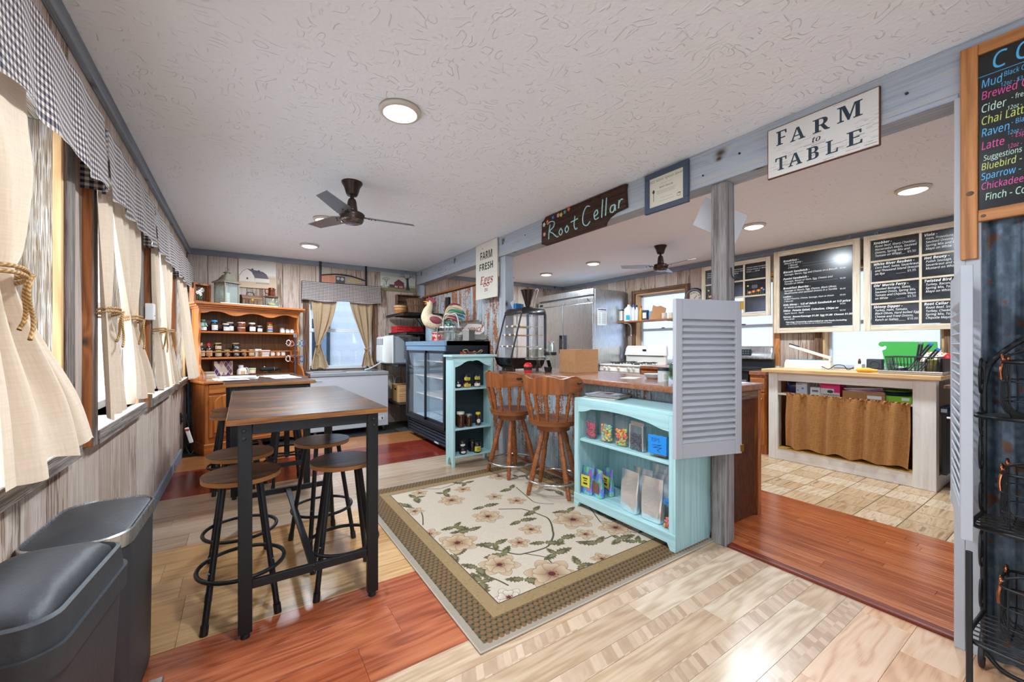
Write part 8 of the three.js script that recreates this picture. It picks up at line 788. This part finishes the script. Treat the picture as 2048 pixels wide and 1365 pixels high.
{
  const big = chalk(900, 1100, (g) => { const c = '#f0f0ea', P1 = (x, y, s) => { g.fillStyle = c; g.font = '26px sans-serif'; g.fillText(s, x, y); }, rule = (x0, x1, y) => { g.fillStyle = '#9a9a96'; g.fillRect(x0, y, x1 - x0, 2); };
    lines(g, ['Breakfast -', 'Biscuit & Gravy -', '      1 Biscuit', '      2 Biscuits'], 40, 90, 30, 36); P1(760, 156, '$3.00'); P1(760, 196, '$5.00'); rule(300, 740, 150); rule(300, 740, 188); lines(g, ['Biscuit Sandwich -', 'Sausage, Bacon, Egg and Cheese on a Biscuit'], 40, 262, 30, 38); P1(760, 300, '$5.00'); lines(g, ['Panini Sandwich -', 'Sausage, Bacon or Ham, Egg, Cheese and', 'Tomato on White'], 40, 366, 30, 38); P1(760, 442, '$6.00'); rule(330, 740, 436); lines(g, ['Breakfast Burrito -', 'Sausage or Bacon, Egg, Cheese, Black Olives,', 'Mushrooms and sauteed Onions in a Tortilla'], 40, 510, 30, 38); P1(760, 590, '$6.00'); lines(g, ['Ladies -', 'Grilled Pimento, Cheese, Sausage, Ham or Onion', '2 Biscuits'], 40, 640, 26, 34); P1(760, 676, '$5.00'); lines(g, ['Kids Menu -  1/2 of Adult Sandwich at 1/2 price', 'Or Whole Grilled Cheese'], 40, 766, 28, 38); P1(760, 800, '$4.00'); lines(g, ['Sides:  Potato Salad, Coleslaw, Chips or', 'Apple Sauce.  Each'], 40, 856, 28, 38); P1(760, 892, '$2.50'); rule(330, 740, 888); lines(g, ['Extras:  Bacon/Sausage $1.00  Egg $1.00  Cheese $1.00', 'Meat $2.00'], 40, 950, 25, 34); lines(g, ['*Warning: Consuming undercooked or raw foods (including', 'eggs and meat) may increase the risk of food borne illness'], 70, 1030, 20, 26); });
  const q = (a, price) => chalk(512, 256, (g) => { lines(g, a, 22, 44, 32, 40); if (price) { g.fillStyle = '#d6d6d0'; g.font = '36px sans-serif'; g.fillText(price, 386, 44 + 40 * (a.length - 1)); g.fillRect(270, 48 + 40 * (a.length - 1), 100, 2); } });
  menuBoard('large single-pane chalk breakfast menu in an old ivory sash', -2.325, -1.5, 1.352, 2.335, 1, 1, [big], 0.06);
  menuBoard('eight-pane chalk sandwich menu in an old ivory window sash', -1.47, -0.62, 1.352, 2.335, 2, 4, [q(['Knobber -', 'Roast Beef, Sharp Cheddar,', 'Horseradish Mayo, Sauteed', 'Onions, Spring Mix and', 'Tomato on Wheat'], '$9.50'), q(['Viola -', 'Ham, Provolone, Apple,', 'Sauteed Onions, Tomato,', 'Spring Mix and Chipotle', 'Mayo on White']), q(['White River Reuben -', 'Corn Beef, Swiss, Sauerkraut,', 'and Thousand Island Dressing', 'on Rye'], '$9.95'), q(['Hot Bouey -', 'Polish Sausage, Swiss,', 'Sauerkraut and Cuban', 'Mustard on White']), q(["Ole' Morris Ferry -", 'Smoked Bologna, Swiss,', 'Sauteed Onion, Spring Mix,', 'Tomato and Chipotle Mayo', 'on White'], '$9.50'), q(['Twisted Bird -', 'Turkey, Bacon, Swiss,', 'Spring Mix, Tomato,', 'Mayo on White']), q(['Skinny Dipper -', 'Turkey, Ham, Tomato,', 'Black Olives, Hard boiled Egg,', 'Cheese and Fried Onions,', 'Ranch or Italian'], '$10.00'), q(['Root Cellar -', 'Roast Beef, Smoked', 'Turkey, Cheddar,', 'Spring Mix, Tomato,', 'Chipotle Mayo'])]);
  const fl = chalk(256, 256, (g) => { const f = (x, y, c, s) => { g.fillStyle = c; for (let k = 0; k < 5; k++) { g.beginPath(); g.arc(x + s * Math.cos(k * 1.26), y + s * Math.sin(k * 1.26), s * 0.7, 0, 7); g.fill(); } g.fillStyle = '#f0d060'; g.beginPath(); g.arc(x, y, s * 0.5, 0, 7); g.fill(); }; g.strokeStyle = '#4f9a4a'; g.lineWidth = 4; for (let i = 0; i < 8; i++) { g.beginPath(); g.moveTo(30 + i * 28, 240); g.lineTo(36 + i * 27, 150 + (i % 3) * 24); g.stroke(); } f(60, 200, '#e08070', 14); f(110, 190, '#e86a30', 14); f(170, 180, '#e8702c', 14); f(210, 150, '#e0706a', 10); f(232, 176, '#3a70c8', 10); f(40, 90, '#e0d04a', 8); g.fillStyle = '#6a606a'; for (const x of [100, 124, 146]) { g.beginPath(); g.ellipse(x, 110, 13, 34, 0, 0, 7); g.fill(); } }), tx = chalk(256, 256, (g) => { lines(g, ['', 'Chicken Salad Sandwich', 'Toasted Wheat or White', 'Bread ____ $8.50'], 10, 30, 20, 34); g.fillStyle = '#33302e'; g.beginPath(); g.ellipse(140, 200, 40, 30, 0, 0, 7); g.fill(); }), dk = chalk(64, 64, () => {});
  menuBoard('smaller nine-pane chalk menu with painted flowers, behind the post', -3.255, -2.367, 1.575, 2.3, 3, 3, [tx, tx, tx, fl, dk, fl, dk, M.glass, dk], 0.05);
}
{ // coffee board on the stub wall
  const y0 = 1.675, y1 = 2.36, z0 = -0.343, z1 = 0.56, t = thing('coffee_chalkboard', 'tall coffee menu chalkboard in a knotty wooden frame', 'chalkboard', [2.375, 0, (z0 + z1) / 2], -PI / 2), a = (z1 - z0) / 2, m = M.frameWood;
  part(t, 'stile', bx(-a, -a + 0.046, 1.535, y1, 0, 0.026, 0.004, 1), m); part(t, 'stile', bx(a - 0.046, a, 1.535, y1, 0, 0.026, 0.004, 1), m); part(t, 'rail', bx(-a + 0.046, a - 0.046, y1 - 0.045, y1, 0, 0.026, 0.004, 0), m); part(t, 'rail', bx(-a + 0.046, a - 0.046, y0, y0 + 0.045, 0, 0.026, 0.004, 0), m); parts(t, 'knot', [[-a + 0.026, 1.79, 0.009], [-a + 0.06, y0 + 0.02, 0.006]].map(([x, y, r]) => new THREE.SphereGeometry(r, 14, 8).scale(1.2, 1, 0.15).translate(x, y, 0.0262)), S(0x5a3418, 0.5));
  const w = 2 * a - 0.092, h = y1 - y0 - 0.09; part(t, 'slate', slab(w, h, 0.006, 0, (y0 + y1) / 2, 0.012), chalk(1620, 1190, (g) => { const X = 2000, Y = v => (2.315 - v) * X, B = '#55b4ea', K = '#e0509c', Wt = '#c4e4d0', Yl = '#ccd86a'; const tx = (s, x, y, c, sz, sx = 0.62) => { g.save(); g.fillStyle = c; g.translate(x * X, Y(y)); g.scale(sx, 1); g.transform(1, 0, -0.12, 1, 0, 0); g.font = `${sz * X}px sans-serif`; g.fillText(s, 0, 0); g.restore(); };
    g.save(); g.strokeStyle = B; g.lineWidth = 9; g.restore(); tx('C O F F E E', 0.03, 2.245, B, 0.085, 0.75); g.fillStyle = B; g.fillRect(0, Y(2.232), 1620, 4);
    for (const [s, y, c, sub, sy] of [['Mud', 2.187, B, '- Black Coffee and Espresso', '12oz - $3.00'], ['Brewed Coffee', 2.142, K, '', '12oz - $1.75   16oz - $2.25'], ['Cider', 2.092, Wt, '- fresh pressed local apples', '12oz - $3.00'], ['Chai Latte', 2.045, Yl, '', '12oz - $3.75   16oz - $4.50'], ['Raven', 2.0, B, '- Black tea latte', '12oz - $3.50'], ['Latte', 1.95, K, '- Espresso and steamed milk', '12oz - $3.50   16oz - $4.25']]) { tx(s, 0.006, y, c, 0.042); if (sub) tx(sub, 0.012 + s.length * 0.0135, y + 0.016, c, 0.025); tx(sy, 0.03 + s.length * 0.008, y - 0.019, c, 0.021); }
    tx('Suggestions', 0.012, 1.907, Wt, 0.028); tx('Bluebird - Blueberry and Vanilla', 0.006, 1.872, Yl, 0.036); tx('Sparrow - Caramel and Hazelnut', 0.006, 1.835, B, 0.036); tx('Chickadee - Chocolate Mint', 0.006, 1.797, K, 0.036); tx('Finch - Coconut and White Chocolate', 0.016, 1.755, Wt, 0.036); }));
}
// ---------------------------------------------------------------- louvered half doors
function louverDoor(label, hx, hz, ang) { // from the hinge, along local -x
  const t = thing('louvered_door', label, 'half door', [hx, 0, hz], ang), m = M.greyDoor, w = 0.47, y0 = 0.562, y1 = 1.465, th = 0.028;
  part(t, 'stile', bx(-0.045, 0, y0, y1, -th / 2, th / 2, 0.003), m); part(t, 'stile', bx(-w, -w + 0.045, y0, y1, -th / 2, th / 2, 0.003), m); part(t, 'top_rail', bx(-w + 0.045, -0.045, y1 - 0.115, y1, -th / 2 + 0.002, th / 2 - 0.002, 0.003, 0), m); part(t, 'bottom_rail', bx(-w + 0.045, -0.045, y0, y0 + 0.085, -th / 2 + 0.002, th / 2 - 0.002, 0.003, 0), m);
  const n = 20, ya = y0 + 0.085, yb = y1 - 0.115; for (let i = 0; i < n; i++) { const q = box(w - 0.088, 0.042, 0.006, 0, -0.021, 0, 0.002, 0); q.rotateX(-0.62); q.translate(-w / 2, lerp(ya, yb, (i + 0.5) / n), 0); part(t, 'slat', q, m); }
  part(t, 'hinge', [cyl(0.006, 0.006, 0.05, 0.006, y1 - 0.05, 0, 10), cyl(0.006, 0.006, 0.05, 0.006, y0 + 0.01, 0, 10), box(0.024, 0.05, 0.004, 0.0, y1 - 0.05, 0.015, 0.001), box(0.024, 0.04, 0.004, 0.0, y0 + 0.012, 0.015, 0.001)], M.brass);
}
louverDoor('grey louvered half door swung open in front of the post', 2.472, -1.25, -0.285); louverDoor('grey louvered half door at the right wall, seen edge-on', 2.43, -0.368, 0.205);
// ---------------------------------------------------------------- wire rack with baskets at the right edge
{
  const t = thing('bakers_rack', 'black wrought wire rack against the galvanised wall', 'rack', [0, 0, 0]), m = M.black, xf = 2.05, xb = 2.33, za = -0.28, zb = 0.5;
  const legs = [[xb, za, 0.9], [xb, zb, 0.9]]; for (const [x, z, h] of legs) part(t, 'post', bar([x, 0.04, z], [x, 1.14, z], 0.009, 10), m); part(t, 'front_leg', bar([xf + 0.01, 0.5, za], [xf - 0.02, 0.0, za + 0.005], 0.0085, 10), m); part(t, 'front_leg', bar([xf + 0.01, 0.5, zb], [xf - 0.02, 0.0, zb], 0.0085, 10), m); part(t, 'arch', tube([[xb, 1.05, za], [xb, 1.14, za + 0.02], [xb, 1.27, za + 0.16], [xb, 1.33, (za + zb) / 2], [xb, 1.27, zb - 0.16], [xb, 1.14, zb - 0.02], [xb, 1.05, zb]], 0.009, 60), m);
  for (const [y, x0] of [[0.2, xf], [0.575, xf + 0.06], [0.95, xf + 0.12]]) { const s = part(t, 'shelf_frame', tube([[xb, y, za], [x0 + 0.02, y, za], [x0, y, za + 0.02], [x0, y, zb - 0.02], [x0 + 0.02, y, zb], [xb, y, zb]], 0.007, 60), m); const n = Math.round((xb - x0) / 0.034); part(s, 'rod', Array.from({ length: n }, (_, i) => bar([x0 + 0.03 + i * 0.034, y - 0.004, za], [x0 + 0.03 + i * 0.034, y - 0.004, zb], 0.0032, 6)), m); }
  const scroll = (x, y, s, f) => { const p = []; for (let i = 0; i <= 26; i++) { const a = i / 26 * 3.6 * PI, r = s * (1 - i / 32); p.push([x + 0.45 * r * Math.cos(a + 1), y + f * (r * Math.sin(a + 1)), za]); } return tube(p, 0.004, 80, 6); }; for (const y of [0.36, 0.72, 1.0]) { part(t, 'scroll', scroll(xb - 0.05, y + 0.08, 0.075, 1), m); part(t, 'scroll', scroll(xb - 0.05, y - 0.07, 0.06, -1), m); } parts(t, 'foot_scroll', [tube([[xb, 0.05, za], [xb - 0.02, 0.012, za + 0.05], [xb - 0.02, 0.008, za + 0.12], [xb - 0.01, 0.03, za + 0.16], [xb, 0.06, za + 0.12]], 0.008, 40), tube([[xb - 0.02, 0.12, za], [xb - 0.06, 0.04, za], [xb - 0.04, 0.009, za], [xb - 0.015, 0.03, za]], 0.008, 40)], m);
  const cu = S(0xb8704a, 0.25, { metalness: 1 }); const bk = (l, y, x, z) => { const b = thing('handled_basket', l, 'basket', [x, y, z]), q = []; for (let i = 0; i <= 6; i++) { const zz = -0.1 + i * 0.0333; q.push(tube([[-0.095, 0.19, zz], [-0.095, 0.03, zz], [-0.07, 0.004, zz], [0.07, 0.004, zz], [0.095, 0.03, zz], [0.095, 0.19, zz]], 0.0024, 40, 5)); } for (let i = 0; i <= 4; i++) { const xx = -0.07 + i * 0.035; q.push(tube([[xx, 0.19, -0.115], [xx, 0.03, -0.115], [xx, 0.005, -0.09], [xx, 0.005, 0.09], [xx, 0.03, 0.115], [xx, 0.19, 0.115]], 0.0024, 40, 5)); } part(b, 'wire', q, M.black); for (const yy of [0.06, 0.125, 0.19]) part(b, yy > 0.15 ? 'rim' : 'hoop', tube([[-0.095, yy, -0.1], [-0.08, yy, -0.115], [0.08, yy, -0.115], [0.095, yy, -0.1], [0.095, yy, 0.1], [0.08, yy, 0.115], [-0.08, yy, 0.115], [-0.095, yy, 0.1]], yy > 0.15 ? 0.005 : 0.0026, 80, 6, true), M.black); parts(b, 'copper_ring', [-0.06, 0.06].map(xx => torus(0.016, 0.004, xx, 0.2, -0.118, false, 20, 8)), cu); parts(b, 'copper_tail', [-0.06, 0.06].map(xx => tube([[xx - 0.012, 0.19, -0.118], [xx - 0.02, 0.16, -0.122], [xx - 0.025, 0.13, -0.12]], 0.0045, 20, 8)), cu); part(b, 'handle', tube([[-0.06, 0.205, -0.118], [-0.06, 0.235, -0.06], [-0.06, 0.235, 0.06], [-0.06, 0.205, 0.118]], 0.004, 30), M.black); };
  bk('wire basket with copper rings on the bottom rack shelf', 0.204, 2.2, -0.1); bk('wire basket with copper rings on the middle rack shelf', 0.579, 2.22, -0.1); bk('wire basket with copper rings on the top rack shelf', 0.954, 2.24, -0.1);
  const p = thing('blue_gift_bag', 'blue bag with a white printed shape in the lowest wire basket', 'bag', [2.2, 0.214, -0.09], 0.2); part(p, 'bag', loft([[0, 0.12, 0.15, 0.03], [0.14, 0.13, 0.16, 0.03], [0.21, 0.07, 0.16, 0.02], [0.24, 0.03, 0.15, 0.01]], true, 5), S(0x1a78a0, 0.4)); part(p, 'white_patch', new THREE.SphereGeometry(0.045, 18, 12).scale(0.4, 1.3, 1).translate(-0.055, 0.1, -0.02), S(0xd8d2c4, 0.6));
}
// ---------------------------------------------------------------- ceiling fans
{
  const br = S(0x3a2a24, 0.35, { metalness: 0.5 }), t = thing('ceiling_fan', 'three-blade bronze ceiling fan over the bar tables', 'ceiling fan', [0.678, CH, -3.123], 0); part(t, 'canopy', lathe([[0.001, 0], [0.073, 0], [0.073, -0.008], [0.055, -0.04], [0.042, -0.085], [0.034, -0.1], [0.001, -0.1]], 32), br); part(t, 'rod', [cyl(0.013, 0.013, 0.05, 0, -0.14, 0, 16), lathe([[0.013, -0.115], [0.024, -0.125], [0.03, -0.14], [0.038, -0.2], [0.042, -0.225], [0.001, -0.225]], 24)], br); part(t, 'motor', lathe([[0.001, -0.222], [0.075, -0.225], [0.088, -0.235], [0.088, -0.25], [0.082, -0.253], [0.082, -0.275], [0.076, -0.285], [0.001, -0.285]], 40), br); part(t, 'end_cap', lathe([[0.08, -0.28], [0.072, -0.295], [0.05, -0.305], [0.001, -0.308]], 36), S(0x6a5f5a, 0.25, { metalness: 0.8 }), 'polished lower cap');
  for (let i = 0; i < 3; i++) { const a = -(4 + i * 120) * PI / 180, s = shape([[0.09, -0.05], [0.12, -0.062], [0.44, -0.05], [0.475, 0.035], [0.16, 0.055], [0.1, 0.035]]), q = ext(s, 0.0025, 0.0006); q.rotateX(-PI / 2); q.rotateX(0.2); q.rotateY(a); q.translate(0, -0.25, 0); const b = part(t, 'blade', uvm(q, 0), S(0x8f9298, 0.32, { metalness: 0.75 })); parts(b, 'screw', [[0.12, 0.0], [0.14, -0.025], [0.165, 0.0]].map(([x, z]) => { const g = new THREE.SphereGeometry(0.005, 8, 6); g.translate(x, -0.003, z); g.rotateX(0.2); g.rotateY(a); return g.translate(0, -0.25, 0); }), M.black); const ar = box(0.06, 0.006, 0.03, 0.1, -0.003, 0, 0.002); ar.rotateY(a); part(b, 'blade_arm', ar.translate(0, -0.248, 0), br); }
  copy(t, 'three-blade bronze ceiling fan in the kitchen beside the post', [4.184, CH, -3.047], 0.45);
}
renderer.render(scene, camera);
